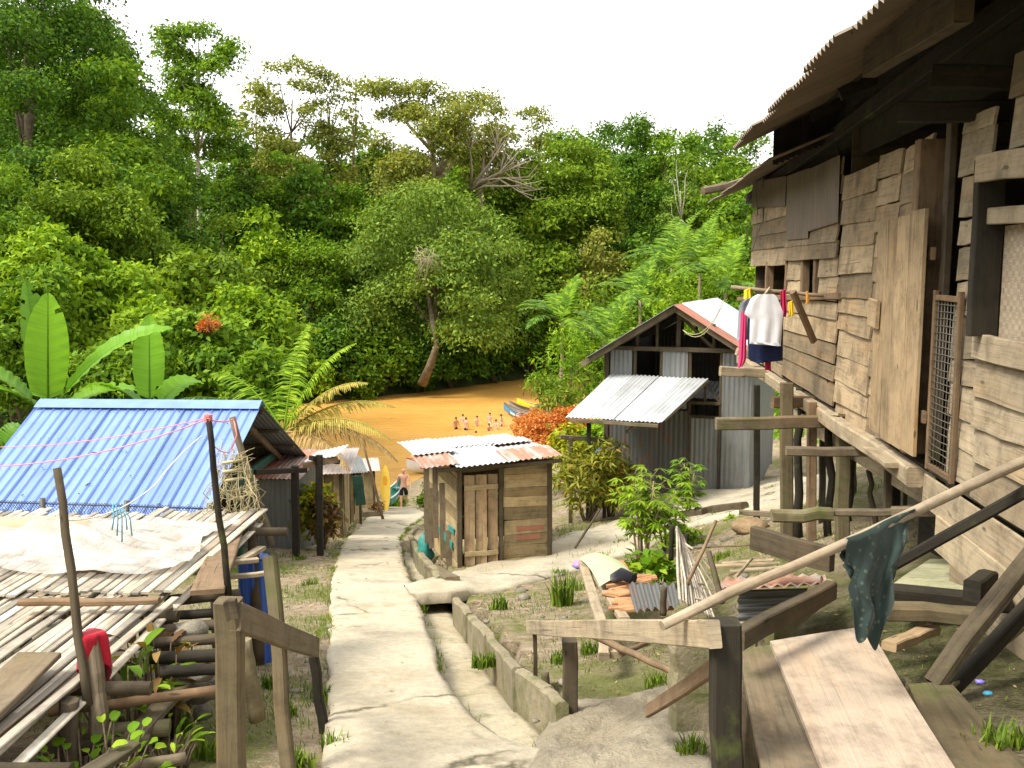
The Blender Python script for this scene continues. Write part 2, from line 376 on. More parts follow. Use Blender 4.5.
    def blob(s, c, r, n=8, m=6, jit=.15):
        c = V(c); r = V(r) if not isinstance(r, (int, float)) else V((r, r, r)); n0 = len(s.v)
        for j in range(m+1):
            ph = math.pi*j/m
            for i in range(n):
                a = 2*math.pi*i/n; q = 1+R.uniform(-jit, jit) if 0 < j < m else 1
                s.v.append(c+V((r.x*math.sin(ph)*math.cos(a)*q, r.y*math.sin(ph)*math.sin(a)*q, r.z*math.cos(ph)*q)))
        for j in range(m):
            for i in range(n):
                i2 = (i+1) % n; A = n0+j*n; s.face((A+i, A+n+i, A+n+i2, A+i2), [(0, 0), (0, .2), (.2, .2), (.2, 0)], True)
        return s
    def each(s, name, mat, parent):
        """every beam or pole of this builder as a part of its own"""
        mk = s.mk+[(len(s.v), len(s.f))]
        for (v0, f0), (v1, f1) in zip(mk[:-1], mk[1:]):
            m = MB(); m.v = s.v[v0:v1]; m.f = [tuple(i-v0 for i in f) for f in s.f[f0:f1]]; m.uv = s.uv[f0:f1]; m.sm = s.sm[f0:f1]; m.build(name, mat, parent)
    def build(s, name, mat, parent=None, loc=None, mod=None):
        o0 = V((0, 0, 0))
        if parent is not None:
            o0 = WL[parent.name]
        elif loc is not None: o0 = V(loc)
        me = bpy.data.meshes.new(name); me.from_pydata([v-o0 for v in s.v], [], s.f)
        ul = me.uv_layers.new(name='UVMap'); flat = [c for f in s.uv for p in f for c in p]
        ul.data.foreach_set('uv', flat); me.polygons.foreach_set('use_smooth', s.sm)
        me.materials.append(mat); ob = bpy.data.objects.new(name, me); COL.objects.link(ob)
        if parent is not None: ob.parent = parent
        else: ob.location = o0
        WL[ob.name] = o0
        return ob
WL = {}
def tag(o, label=None, cat=None, group=None, kind=None):
    if label: o['label'] = label
    if cat: o['category'] = cat
    if group: o['group'] = group
    if kind: o['kind'] = kind
    return o
def thing(name, loc, label, cat, group=None):
    o = bpy.data.objects.new(name, None); COL.objects.link(o); o.location = loc; o.empty_display_size = .1
    WL[o.name] = V(loc); return tag(o, label, cat, group)
def npmesh(name, verts, nper, mat, parent=None, loc=None):
    """many small polygons of nper corners each"""
    o0 = np.array(WL[parent.name] if parent is not None else (loc or (0, 0, 0)), dtype=np.float32)
    verts = (np.asarray(verts, dtype=np.float32).reshape(-1, 3)-o0).astype(np.float32); n = len(verts); nf = n//nper
    me = bpy.data.meshes.new(name); me.vertices.add(n); me.vertices.foreach_set('co', verts.ravel())
    me.loops.add(n); me.loops.foreach_set('vertex_index', np.arange(n, dtype=np.int32))
    me.polygons.add(nf); me.polygons.foreach_set('loop_start', np.arange(0, n, nper, dtype=np.int32))
    me.update(calc_edges=True); me.materials.append(mat)
    ob = bpy.data.objects.new(name, me); COL.objects.link(ob); WL[ob.name] = V(o0)
    if parent is not None: ob.parent = parent
    else: ob.location = V(o0)
    return ob
# ================= terrain =================
NEAR = np.array([(60, 150), (40, 122), (16, 95), (4, 73), (-7, 52.5), (-14, 58), (-19, 68), (-27, 80), (-60, 92), (-160, 100)], float)
FAR = np.array([(75, 190), (40, 152), (11, 121), (3.4, 113), (-9.6, 98), (-21, 89), (-40, 103), (-70, 114), (-160, 125)], float)
def sdist(X, Y, poly):
    """signed distance to a polyline, positive on its left-hand (camera) side"""
    best = np.full(X.shape, 1e9); sg = np.ones(X.shape)
    for (ax, ay), (bx, by) in zip(poly[:-1], poly[1:]):
        dx, dy = bx-ax, by-ay; L2 = dx*dx+dy*dy
        t = np.clip(((X-ax)*dx+(Y-ay)*dy)/L2, 0, 1)
        d = np.hypot(X-ax-t*dx, Y-ay-t*dy); c = dx*(Y-ay)-dy*(X-ax)
        m = d < best-1e-6; best = np.where(m, d, best); sg = np.where(m, np.sign(c), sg)
    return best*sg
def base(X, Y):
    X = np.asarray(X, float); Y = np.asarray(Y, float)
    s = sdist(X, Y, NEAR); land = .212*s
    land = np.where(s < 0, np.maximum(.3*s, -1.6), np.minimum(land, 16))
    hill = np.where(s > 0, np.minimum(.55*np.maximum(0, -X-17), 13)*np.clip(s/8, 0, 1), 0)
    f = -sdist(X, Y, FAR); fb = np.where(f > 0, np.minimum(.9*f, 2.0+.22*f), np.maximum(.3*f, -1.6))
    fb = np.minimum(fb, 22)
    return np.where(s > -3, np.maximum(land+hill, -1.6), fb)
RV = Zp
A = []
for (px, py, d) in [(605,497,21.5),(690,493,20.3),(754,494,20),(782,476,24.5),(740,503,18.5),(680,515,18.5),(600,545,16),(520,572,14),(650,553,14.5),
        (480,607,11.5),(563,602,10.3),(645,590,11),(600,655,7.8),(690,610,9.5),(545,697,6.6),(570,727,6),(640,745,5),(690,735,4.6),
        (790,540,10),(845,545,9.3),(740,530,14),(930,560,8),(830,482,18),(960,700,4.6),(1010,760,3.6),(985,580,6.6),(760,640,7),(720,570,11.5),
        (290,600,12),(300,700,6.5),(240,705,6),(150,745,5),(250,612,11),(320,556,17.5),(275,548,19),(345,520,27),(300,530,24),(500,560,15.5),(560,525,18.5),(590,520,20)]:
    A.append(tuple(P(px, py, d)))
E = EYE
A += [(6,18,E-3.7),(10,15,E-2.6),(8,8,E-1.9),(7,4,E-1.5),(5,1,E-1.4),(12,25,E-4.0),(9,36,E-6.2),(14,50,E-8),(-4,6,E-2.85),(-8,6,E-2.8),(-8,14,E-4.6),(-4,14,E-4.6),(-13,20,E-5.6),(-10,10,E-3.5),
      (-6,1,E-1.8),(0,-2,E-1.55),(4,-3,E-1.4),(5.5,32,E-6.3),(2,32,E-7.4),(1,40,E-8.6),(-9,30,E-7.5),(3,55,E-10.3)]
for Y in (1, 3, 5, 6.5, 8, 10, 12, 14, 16, 18, 21, 24, 28, 33, 38, 43, 48):
    for X in ((-1.9, .3) if Y < 12 else (-2.6, -1.0) if Y < 20 else (-5, -2.6)): A.append((X, Y, SL0-SL*Y))
for x, y in [(-40,10),(-40,40),(-40,70),(-20,-10),(10,-15),(35,10),(35,40),(35,70),(30,90),(-22,55),(-15,45),(-8,52),(4,73),(-16,70),(16,90),(60,40),(-70,40),(0,-30)]: A.append((x, y, float(base(x, y))))
A = np.array(A); AX, AY = A[:, 0], A[:, 1]; res = A[:, 2]-base(AX, AY)
def tps(r2): return np.where(r2 > 1e-9, .5*r2*np.log(np.maximum(r2, 1e-9)), 0)
n = len(A); K = tps((AX[:, None]-AX)**2+(AY[:, None]-AY)**2)+np.eye(n)*1.5
Pm = np.c_[np.ones(n), AX, AY]; S = np.zeros((n+3, n+3)); S[:n, :n] = K; S[:n, n:] = Pm; S[n:, :n] = Pm.T
sol = np.linalg.solve(S, np.r_[res, 0, 0, 0])
# gutter beside the path: centre line from the photograph
GUT = [Sp(*p) for p in [(560, 745), (508, 706), (478, 672), (458, 645), (444, 620), (432, 597), (420, 574), (409, 556), (403, 543)]]
GP = np.array([(p.x, p.y) for p in GUT])
def gz_np(X, Y, carve=True):
    X = np.asarray(X, float); Y = np.asarray(Y, float); sh = X.shape; X = X.ravel(); Y = Y.ravel()
    fade = np.clip((75-np.hypot(X-0, Y-25))/25, 0, 1); out = base(X, Y)
    m = fade > 0
    if m.any():
        k = tps((X[m][:, None]-AX)**2+(Y[m][:, None]-AY)**2)
        out[m] += fade[m]*(k@sol[:n]+sol[n]+sol[n+1]*X[m]+sol[n+2]*Y[m])
    # small lumps
    out += .02*np.sin(X*3.1+Y*1.7)*np.sin(Y*2.3-X*1.1)+.012*np.sin(X*7.7-Y*5.1)*np.sin(Y*6.3+X*4)
    if carve:
        g = np.abs(sdist(X, Y, GP)); inside = (Y > GP[0, 1]) & (Y < GP[-1, 1])
        out = np.where(inside & (g < .42), np.minimum(out, SL0-SL*Y-.42), out)
        # the slab of the path lies on the ground
        dp = np.abs(sdist(X, Y, PATHC)); out = np.where(dp < PW(Y), np.minimum(out, SL0-SL*Y-.05), out)
    return out.reshape(sh)
PL = [Sp(*p) for p in [(322, 768), (326, 740), (328, 700), (329, 650), (331, 610), (332, 580), (340, 548), (357, 527), (368, 517), (378, 511)]]
PRr = [Sp(*p) for p in [(590, 768), (506, 739), (482, 726), (452, 697), (440, 670), (430, 638), (421, 610), (412, 584), (402, 558), (400, 540), (413, 524), (428, 514)]]
PL = [V((PL[0].x, 1.5, SL0-SL*1.5))]+PL+[V((-7.2, 46, SL0-SL*46))]
PRr = [V((PRr[0].x+.3, 1.5, SL0-SL*1.5))]+PRr+[V((-5.2, 46, SL0-SL*46))]
def atY(poly, Y):
    for a, b in zip(poly[:-1], poly[1:]):
        if a.y <= Y <= b.y: return a.x+(b.x-a.x)*(Y-a.y)/max(1e-6, b.y-a.y)
    return poly[-1].x if Y > poly[-1].y else poly[0].x
YS = np.arange(1.5, 46, .5); PATHC = np.array([((atY(PL, y)+atY(PRr, y))/2, y) for y in YS])
PWv = np.array([(atY(PRr, y)-atY(PL, y))/2-.12 for y in YS])
def PW(Y): return np.where((Y > 1.5) & (Y < 46), np.interp(Y, YS, PWv), -1)
def gz(x, y): return float(gz_np(np.array([x]), np.array([y]), False)[0])
def G(px, py, d=None):
    """ground point seen at a pixel (marching along the ray)"""
    r = ray(px, py); t = 2.
    while t < 160:
        p = V((0, 0, EYE))+r*t
        if p.z < gz(p.x, p.y): return V((p.x, p.y, gz(p.x, p.y)))
        t += .05+t*.004
    return V((0, 0, EYE))+r*160
def axis(lo, hi, f0, f1, fine, grow):
    a = list(np.arange(f0, f1+1e-6, fine)); st = fine; x = a[-1]
    while x < hi: st *= grow; x += st; a.append(x)
    st = fine; x = a[0]; b = []
    while x > lo: st *= grow; x -= st; b.append(x)
    return np.array(b[::-1]+a)
gx = axis(-150, 150, -6, 7, .16, 1.09); gy = axis(-40, 260, 2, 24, .16, 1.035)
GX, GY = np.meshgrid(gx, gy); Hh = gz_np(GX, GY)
nx, ny = len(gx), len(gy)
gv = np.c_[GX.ravel(), GY.ravel(), Hh.ravel()]
ii, jj = np.meshgrid(np.arange(nx-1), np.arange(ny-1)); a0 = (jj*nx+ii).ravel()
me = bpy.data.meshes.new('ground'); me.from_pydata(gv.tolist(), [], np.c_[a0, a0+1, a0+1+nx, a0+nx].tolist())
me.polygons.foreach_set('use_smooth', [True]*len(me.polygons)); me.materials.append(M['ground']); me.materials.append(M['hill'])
cxy = np.c_[GX[:-1, :-1].ravel(), GY[:-1, :-1].ravel()]; wild = (cxy[:, 1] > 56) | (cxy[:, 0] < -15) | (cxy[:, 0] > 13)
me.polygons.foreach_set('material_index', wild.astype(int).tolist())
g = bpy.data.objects.new('ground', me); COL.objects.link(g); tag(g, kind='structure')
wm = MB(); wm.quad((-170, 30, 0), (90, 30, 0), (90, 200, 0), (-170, 200, 0)); tag(wm.build('river', M['water']), kind='structure')

def ribbon(name, left, right, zf, mat, n=160, m=10, lift=.03, rough=.03, skirt=.2):
    mb = MB(); W = m+3
    def rs(poly, k):
        L = [0]
        for a, b in zip(poly[:-1], poly[1:]): L.append(L[-1]+(b-a).length)
        out = []
        for i in range(k+1):
            s = L[-1]*i/k; j = max(q for q in range(len(L)) if L[q] <= s+1e-9); j = min(j, len(poly)-2)
            out.append(poly[j].lerp(poly[j+1], (s-L[j])/max(1e-9, L[j+1]-L[j])))
        return out
    l, r = rs(left, n), rs(right, n)
    pts = []; zs = []
    for i in range(n+1):
        el = rough*math.sin(i*.7)+R.uniform(-rough, rough); er = R.uniform(-rough, rough)+rough*math.sin(i*.43)
        row = []
        for k in range(m+1): row.append(l[i].lerp(r[i], k/m))
        d = (row[-1]-row[0]).normalized(); row[0] = row[0]+d*el; row[-1] = row[-1]+d*er
        pts.append(row)
    X = np.array([[p.x for p in q] for q in pts]); Y = np.array([[p.y for p in q] for q in pts]); Zz = zf(X, Y)+lift
    Zz += .010*np.sin(X*2.2+Y*1.3)*np.sin(Y*3.1)+.006*np.sin(X*9+Y*4)*np.sin(Y*8-X*3)
    for i in range(n+1):
        for k in range(m+1):
            p = V((X[i, k], Y[i, k], Zz[i, k]))
            if k == 0: mb.v.append(p-V((0, 0, skirt)))
            mb.v.append(p-V((0, 0, .02)) if k in (0, m) else p)
            if k == m: mb.v.append(p-V((0, 0, skirt)))
    for i in range(n):
        for k in range(W-1):
            a = i*W+k; mb.face((a, a+1, a+1+W, a+W), None, True)
    return tag(mb.build(name, mat), kind='structure')
slope = lambda X, Y: SL0-SL*Y
ribbon('path', PL, PRr, slope, M['concrete'], 300, 18, .03, .014, .45)
SL_L = [G(*p) for p in [(404, 590), (440, 577), (500, 559), (560, 540), (610, 524), (655, 503), (690, 492), (740, 488), (790, 474)]]
SL_R = [G(*p) for p in [(410, 602), (452, 601), (520, 587), (580, 572), (640, 552), (700, 527), (740, 516), (790, 507), (850, 496)]]
SPZ = [(p+q)/2 for p, q in zip(SL_L, SL_R)]
ribbon('side_path', SL_L, SL_R, lambda X, Y: np.where(X < -.55, np.maximum(gz_np(X, Y, False), SL0-SL*Y+.02), gz_np(X, Y, False)), M['side_concrete'], 120, 10, .05, .02, .16)
# gutter floor and its lips
gl = [V((a.x-.22, a.y, a.z)) for a in GUT]; gr = [V((a.x+.26, a.y, a.z)) for a in GUT]
ribbon('gutter', gl, gr, lambda X, Y: SL0-SL*Y, M['gutter'], 70, 6, -.22, .01, .1)
def kerb(name, pts, h, wd, mat, label, drop=.35):
    mb = MB()
    for a, b in zip(pts[:-1], pts[1:]):
        d = (b-a); k = 1; d0 = d.normalized()*.05; a = a-d0
        for i in range(k):
            p, q = a+d*(i/k), a+d*((i+1)/k); o = V((0, 0, (h-drop)/2))
            mb.beam(p+o+V((0, 0, R.uniform(-.03, .01))), q+o+d.normalized()*.004+V((0, 0, R.uniform(-.03, .01))), wd*R.uniform(.85, 1.15), h+drop, ch=.22, seg=max(3, int(d.length/.22)), jit=.013)
    t = mb.build(name, mat, None, pts[0]); return tag(t, label, 'retaining wall')
wl = [Sp(*p) for p in [(556, 714), (540, 700), (512, 682), (484, 645), (466, 622), (453, 606)]]
wl = [V((p.x+.05, p.y, SL0-SL*p.y-.10)) for p in wl]
kerb('retaining_wall', wl, .20, .10, M['wall_concrete'], 'low mossy concrete wall holding the garden above the gutter')
wl2 = [Sp(*p) for p in [(437, 583), (429, 571), (416, 556), (411, 545), (408, 538), (416, 529), (428, 524)]]
kerb('retaining_wall', [V((p.x+.05, p.y, SL0-SL*p.y)) for p in wl2], .12, .12, M['wall_concrete'], 'short curved concrete kerb around the green sack')

# ================= foliage =================
def rand_unit(k):
    a = rng.normal(size=(k, 3)); return a/np.linalg.norm(a, axis=1, keepdims=True)
def leaves_at(pos, nrm, L, droop=.3, asp=.48, spread=.8, up=.35):
    """one pointed leaf (two folded halves kept as one quad) at every position"""
    k = len(pos); nr = nrm*(1-spread*.5)+rand_unit(k)*spread+np.array([0, 0, up]); nr /= np.linalg.norm(nr, axis=1, keepdims=True)
    d = rand_unit(k)*.9+nrm*.35-np.array([0, 0, droop]); d -= nr*(d*nr).sum(1, keepdims=True); d /= np.linalg.norm(d, axis=1, keepdims=True)+1e-9
    sd_ = np.cross(nr, d); l = L*rng.uniform(.65, 1.3, (k, 1)); h = l*asp*rng.uniform(.8, 1.2, (k, 1))*.5
    b = pos; tip = pos+d*l-nr*l*.12; m = pos+d*l*.45
    return np.stack([b, m+sd_*h+nr*l*.06, tip, m-sd_*h+nr*l*.06], 1).reshape(-1, 3)
def crown_pts(lobes, nclump, nleaf, cr, low=-.35):
    lob = np.array(lobes, float); area = (lob[:, 3]*lob[:, 4]); k = rng.choice(len(lob), nclump*3, p=area/area.sum())
    u = rand_unit(len(k)); u[:, 2] = np.where(u[:, 2] < low, -u[:, 2]*.6, u[:, 2]); u /= np.linalg.norm(u, axis=1, keepdims=True)
    rad = np.c_[lob[k, 3], lob[k, 3], lob[k, 4]]; dep = rng.uniform(.72, 1.06, (len(k), 1)); p = lob[k, :3]+u*rad*dep
    keep = np.ones(len(k), bool)
    for q in range(len(lob)):
        dd = (((p-lob[q, :3])/np.array([lob[q, 3], lob[q, 3], lob[q, 4]]))**2).sum(1); keep &= (dd > .42) | (k == q)
    p, u = p[keep][:nclump], u[keep][:nclump]
    c = np.repeat(np.arange(len(p)), nleaf); off = rand_unit(len(c))*rng.uniform(.1, 1, (len(c), 1))**.6*cr*np.array([1, 1, .6])*rng.uniform(.6, 1.35, (len(p), 1))[c]
    nrm = u[c]+off/cr*.7; nrm /= np.linalg.norm(nrm, axis=1, keepdims=True)
    return p[c]+off, nrm
def limb_tree(mb, b, top, r, lobes, nl=5, bend=.04, i0=3):
    H = (top-b).length; pts = []; ox, oy = R.uniform(-bend, bend)*H, R.uniform(-bend, bend)*H
    for i in range(8):
        f = i/7; pts.append(b.lerp(top, f)+V((ox*math.sin(f*3), oy*math.sin(f*2.4), 0)))
    mb.tube(pts, [r*(1.45 if i == 0 else 1.08-.75*i/7) for i in range(8)], 8, None, .06)
    for L in lobes[:nl]:
        s = pts[R.randint(i0, 6)]; e = V(L[:3]); m = s.lerp(e, .5)+V((0, 0, -.06*(e-s).length)); m2 = s.lerp(e, .78)+V((R.uniform(-.3, .3), R.uniform(-.3, .3), .05))
        mb.tube([s, m, m2, e], [r*.42, r*.3, r*.2, r*.07], 6)
TG = {'far': 'forest trees on the far river bank', 'left': 'forest trees on the hillside left of the river', 'right': 'trees behind the metal shed'}
def tree(px, ytop, d, wpx, kind='round', mat='leaf_mid', label='', name='forest_tree', group=None, base_y=None, bark='bark', low=.25, dens=1., leafpx=None, depth=1., zb=None, droop=.3, lobes_n=None, lean=0, tr=1.):
    leafpx = (leafpx or 4.6)*R.uniform(.78, 1.25)
    top = P(px, ytop, d); zb = gz(top.x, d) if zb is None else zb
    if top.z-zb < 1: zb = top.z-1
    H = top.z-zb; W = wpx/F*d; rx = W/2; loc = V((top.x-lean, d, zb-.15))
    t = thing(name, loc, label, 'tree', group)
    c0 = zb+H*low; hz = (top.z-c0)/2; cz = c0+hz; lobes = []
    if kind == 'round':
        k = lobes_n or 24
        for i in range(k):
            u = V((R.gauss(0, 1), R.gauss(0, 1)*depth, R.gauss(.25, .9))).normalized(); q = R.uniform(.45, .88); s = R.uniform(.17, .36)
            lobes.append((top.x+u.x*rx*q, d+u.y*rx*q*depth, cz+u.z*hz*q, rx*s, min(rx*s*.85, hz*.5)))
        lobes.append((top.x, d, cz, rx*.5, hz*.55)); lobes.append((top.x+R.uniform(-.1, .1)*rx, d, top.z-rx*.25, rx*.3, rx*.25))
    elif kind == 'tiers':                       # open crown of flat plates on a bare trunk
        k = (lobes_n or 9)*2
        for i in range(k):
            f = (i+.5)/k; a = R.uniform(0, 6.28); q = R.uniform(.35, .8)*(1.0-.35*abs(f-.55))
            lobes.append((top.x+math.cos(a)*rx*q, d+math.sin(a)*rx*q, c0+2*hz*f-.03*H, rx*R.uniform(.16, .34), rx*R.uniform(.09, .2)))
        lobes.append((top.x, d, top.z-rx*.15, rx*.3, rx*.15))
    elif kind == 'column':                      # vine-hung column
        k = lobes_n or 14
        for i in range(k):
            f = (i+.5)/k; a = R.uniform(0, 6.28); q = R.uniform(.1, .55)*(1-.4*f)
            lobes.append((top.x+math.cos(a)*rx*q, d+math.sin(a)*rx*q, c0+2*hz*f*.95, rx*R.uniform(.3, .5), rx*R.uniform(.3, .5)))
    elif kind == 'dome':                        # umbrella: skirts hang to the ground
        k = lobes_n or 26
        for i in range(k):
            f = (i+.5)/k; a = i*2.4+R.uniform(-.6, .6); q = math.sqrt(1-(f*.96)**2)*R.uniform(.62, .98)
            lobes.append((top.x+math.cos(a)*rx*q, d+math.sin(a)*rx*q, c0+2*hz*f*.9, rx*R.uniform(.13, .34), hz*R.uniform(.12, .32)))
        lobes.append((top.x, d, cz, rx*.42, hz*.55))
    L = leafpx/F*d; la = .5*L*L*.5
    ar = sum(4*math.pi*((2*l[3]*l[4]+l[3]**2)/3) for l in lobes); nl = 26; cr = min(max(L*2.8, rx*.17), L*6)
    nc = int(min(1700, max(30, ar*dens*.95/(la*nl)))); pos, nr = crown_pts(lobes, nc, nl, cr, -.12 if kind != 'dome' else -.35)
    mb = MB(); r = max(.08, min(.5, H*(.008 if kind == 'tiers' else .012)))*tr; limb_tree(mb, loc, V((top.x, d, cz+hz*.45)), r, sorted(lobes, key=lambda l: R.random()), 12 if kind == 'tiers' else 8, .04, 5 if kind == 'tiers' else 3)
    mb.build('trunk', M[bark], t); npmesh('crown', leaves_at(pos, nr, L, droop), 4, M[mat], t)
    return t
def bush(px, ytop, d, wpx, mat, label, name='bush', leafpx=5.5, group=None, dens=1.2, cat='bush', asp=.48, yb=None, n=9, droop=.2, up=.35, x=None):
    top = P(px, ytop, d); zb = gz(top.x, d) if yb is None else P(px, yb, d).z; H = max(.3, top.z-zb); rx = wpx/F*d/2
    t = thing(name, (top.x, d, zb-.05), label, cat, group); lobes = []
    for i in range(n):
        u = V((R.gauss(0, 1), R.gauss(0, 1), R.gauss(.1, .8))).normalized(); q = R.uniform(.35, .72); s = R.uniform(.28, .45)
        lobes.append((top.x+u.x*rx*q, d+u.y*rx*q, zb+H*.5+u.z*H*.5*q, rx*s, min(rx*s, H*.3)))
    lobes.append((top.x, d, zb+H*.45, rx*.6, H*.4))
    L = leafpx/F*d; la = .5*L*L*.5; ar = sum(12.5*((2*l[3]*l[4]+l[3]**2)/3) for l in lobes); nl = 16; nc = int(min(1500, max(16, ar*dens/(la*nl))))
    pos, nr = crown_pts(lobes, nc, nl, max(L*1.6, rx*.1), -.6); ok = pos[:, 2] > zb-.02
    mb = MB()
    for i in range(5):
        l = R.choice(lobes); mb.tube([V((top.x+R.uniform(-.1, .1)*rx, d, zb-.1)), V((top.x, d, zb)).lerp(V(l[:3]), .5)+V((R.uniform(-.1, .1), 0, 0)), V(l[:3])], [.03+rx*.015, .02+rx*.01, .01], 5)
    mb.build('stem', M['bark'], t); npmesh('foliage', leaves_at(pos[ok], nr[ok], L, droop, asp, .8, up), 4, M[mat], t)
    return t
def frond_quads(o, dr, L, droop, nl=34, wl=.45, twist=0., hang=.5, wid=.035):
    """a feathered palm leaf: stalk points and leaflet quads"""
    dr = V(dr).normalized(); pts = []; p = V(o); dcur = dr.copy(); k = 12
    for i in range(k+1):
        pts.append(p.copy()); p = p+dcur*(L/k); dcur = (dcur+V((0, 0, -droop/k*(.5+1.4*i/k)))).normalized()
    q = []
    for i in range(nl):
        f = .12+.88*i/nl; s = f*k; j = min(int(s), k-1); c = pts[j].lerp(pts[j+1], s-j); t = (pts[j+1]-pts[j]).normalized()
        sd = t.cross(V((0, 0, 1))); sd = sd.normalized() if sd.length > 1e-3 else V((1, 0, 0)); nu = sd.cross(t)
        ln = wl*math.sin(math.pi*min(1, .18+.82*f)**.8)*R.uniform(.85, 1.1)+.06
        for s_ in (-1, 1):
            dd = (sd*s_*.9+t*.55+nu*(.25-twist*s_)+V((0, 0, -hang*R.uniform(.6, 1.3)))).normalized(); w2 = t*wid*(1 if L > 1 else .6)
            e = c+dd*ln+V((0, 0, -hang*ln*.35)); m = c+dd*ln*.5
            q += [c-w2*.4, c+w2*.4, m+w2*.8, m-w2*.8, m-w2*.8, m+w2*.8, e+w2*.12, e-w2*.12]
    return pts, q
def palm(px, yc, d, label, fr, mats, name='palm_tree', group=None, r=.14, L=3.2, nl=34, wl=.55, elev=(15, 75), droop=.9, hang=.45, azs=None, wid=.035):
    c = P(px, yc, d); zb = gz(c.x, d); t = thing(name, (c.x, d, zb-.1), label, 'palm tree', group)
    tm = MB(); tm.pole(V((c.x, d, zb-.1)), c, r*1.2, r*.8, 8, 8, .05, .05); tm.build('trunk', M['bark_pale'], t)
    for i in range(fr):
        a = (i*2.399+R.uniform(-.3, .3)) if azs is None else math.radians(azs[i]); e = math.radians(elev[0]+(elev[1]-elev[0])*((i*.618) % 1))
        if azs is not None: e = math.radians(elev[i] if len(elev) == fr else R.uniform(*elev[:2]))
        pts, q = frond_quads(c, (math.cos(a)*math.cos(e), math.sin(a)*math.cos(e), math.sin(e)), L*R.uniform(.85, 1.1), droop*R.uniform(.8, 1.25), nl, wl, 0, hang, wid)
        m = M[mats[i % len(mats)]]; f = npmesh('frond', [tuple(x) for x in q], 4, m, t)
        MB().tube(pts, [.035*(1-.85*k/len(pts)) for k in range(len(pts))], 4).build('stalk', m, f)
    return t
def blade(mb, o, dr, L, W, droop, roll=0., curl=.25, tear=.0, k=30):
    """banana leaf: a broad blade folded along its midrib; returns the midrib"""
    dr = V(dr).normalized(); p = V(o); d = dr.copy(); pts = []
    for i in range(k+1):
        pts.append(p.copy()); p = p+d*(L/k); d = (d+V((0, 0, -droop/k*(.4+1.6*i/k)))).normalized()
    rows = []
    for i in range(k+1):
        f = i/k; t = (pts[min(i+1, k)]-pts[max(i-1, 0)]).normalized(); s = t.cross(V((0, 0, 1))); s = s.normalized() if s.length > .05 else V((1, 0, 0))
        s = Matrix.Rotation(roll, 3, t)@s; nu = s.cross(t)
        wd = W/2*max(.03, math.sin(math.pi*min(1, (.04+f*.96)))**.55)*(1 if f < .9 else .9) if f > .1 else W*.04
        row = []
        for j in (-1, -.5, 0, .5, 1):
            ripple = .02*math.sin(i*2.1+j*3)*abs(j)*W*2
            row.append(pts[i]+s*wd*j+nu*(abs(j)*wd*curl+ripple)+t*abs(j)*W*.10)
        rows.append(row)
    n0 = len(mb.v)
    for r_ in rows: mb.v += r_
    for i in range(k):
        for j in range(4):
            a = n0+i*5+j
            if k > 10 and j in (0, 3) and R.random() < .035 and i > 4: continue
            l0, l1 = L*i/k, L*(i+1)/k; mb.face((a, a+1, a+6, a+5), [(l0, j*.1), (l0, j*.1+.1), (l1, j*.1+.1), (l1, j*.1)], True)
    return pts
def grass(name, px, py, n, h, spread, label, mat='leaf_grass', cat='grass tuft', wide=.012):
    c = G(px, py); q = []
    for i in range(n):
        a = R.uniform(0, 6.28); rr = spread*R.random()**.6; b = V((c.x+math.cos(a)*rr, c.y+math.sin(a)*rr, 0)); b.z = gz(b.x, b.y)-.02
        a2 = R.uniform(0, 6.28); hh = h*R.uniform(.5, 1.1); o = V((math.cos(a2), math.sin(a2), 0))*hh*R.uniform(.1, .55); s = V((-math.sin(a2), math.cos(a2), 0))*wide
        m = b+o*.4+V((0, 0, hh*.6)); e = b+o+V((0, 0, hh*.95)); q += [b-s, b+s, m+s*.8, m-s*.8, m-s*.8, m+s*.8, e+s*.1, e-s*.1]
    ob = npmesh(name, [tuple(x) for x in q], 4, M[mat], None, (c.x, c.y, c.z)); return tag(ob, label, cat)
# ================= wooden house on stilts (right) =================
AN = math.radians(6.03); EX, EYD = math.sin(AN), math.cos(AN); W0 = 2.36; FZ = -1.45; EV = 1.39; PT = .47
def W(y, z, o=0.):                     # y along the wall (world Y), z from eye level, o outwards (towards the path)
    return V((W0+EX/EYD*y-EYD*o, y+EX*o, EYE+z))
def wp(px, py, o=0.):                  # pixel -> (y, z) on the wall plane
    r = ray(px, py); nx_, ny_ = EYD, -EX; t = (W0*EYD-o)/(r.x*nx_+r.y*ny_); p = r*t
    return p.y-EX*o, p.z
def boards(mb, xa, xb, ya, yb, step=.22, xm=None, off=.0, tilt=.012, cut=None, jag=.05):
    """lapped boards between two pixel columns, from pixel row ya (top) to yb (bottom) measured at xm"""
    xm = xm or (xa+xb)/2; y1 = wp(xa, 300)[0]; y0 = wp(xb, 300)[0]; zt = wp(xm, ya)[1]; zb = wp(xm, yb)[1]; z = zb
    sl = R.uniform(-.01, .01)
    while z < zt-.05:
        h = min(step*R.uniform(.75, 1.25), zt-z+.01)
        if zt-(z+h) < .06: h = zt-z
        s0, s1 = R.uniform(-jag, jag*.4), R.uniform(-jag, jag*.4); sl = sl*.6+R.uniform(-.014, .014)
        a = W(y0-s0*.5, z+h/2-sl, off+R.uniform(0, .012)); b = W(y1+s1*.5, z+h/2+sl, off+R.uniform(-.004, .018))
        up = (V((-EYD, EX, 0))*(-tilt/h*1.6)+V((0, 0, 1)))
        mb.beam(a, b, .02, h+R.choice((-.014, -.006, .006, .012)), up, .1, 5, .005)
        z += h
house = thing('stilt_house', W(8, -2.9, 0), 'long weathered plank house raised on posts at the right', 'house')
mb = MB()
boards(mb, 750, 786, 300, 367, .2); boards(mb, 751, 786, 206, 266, .24)
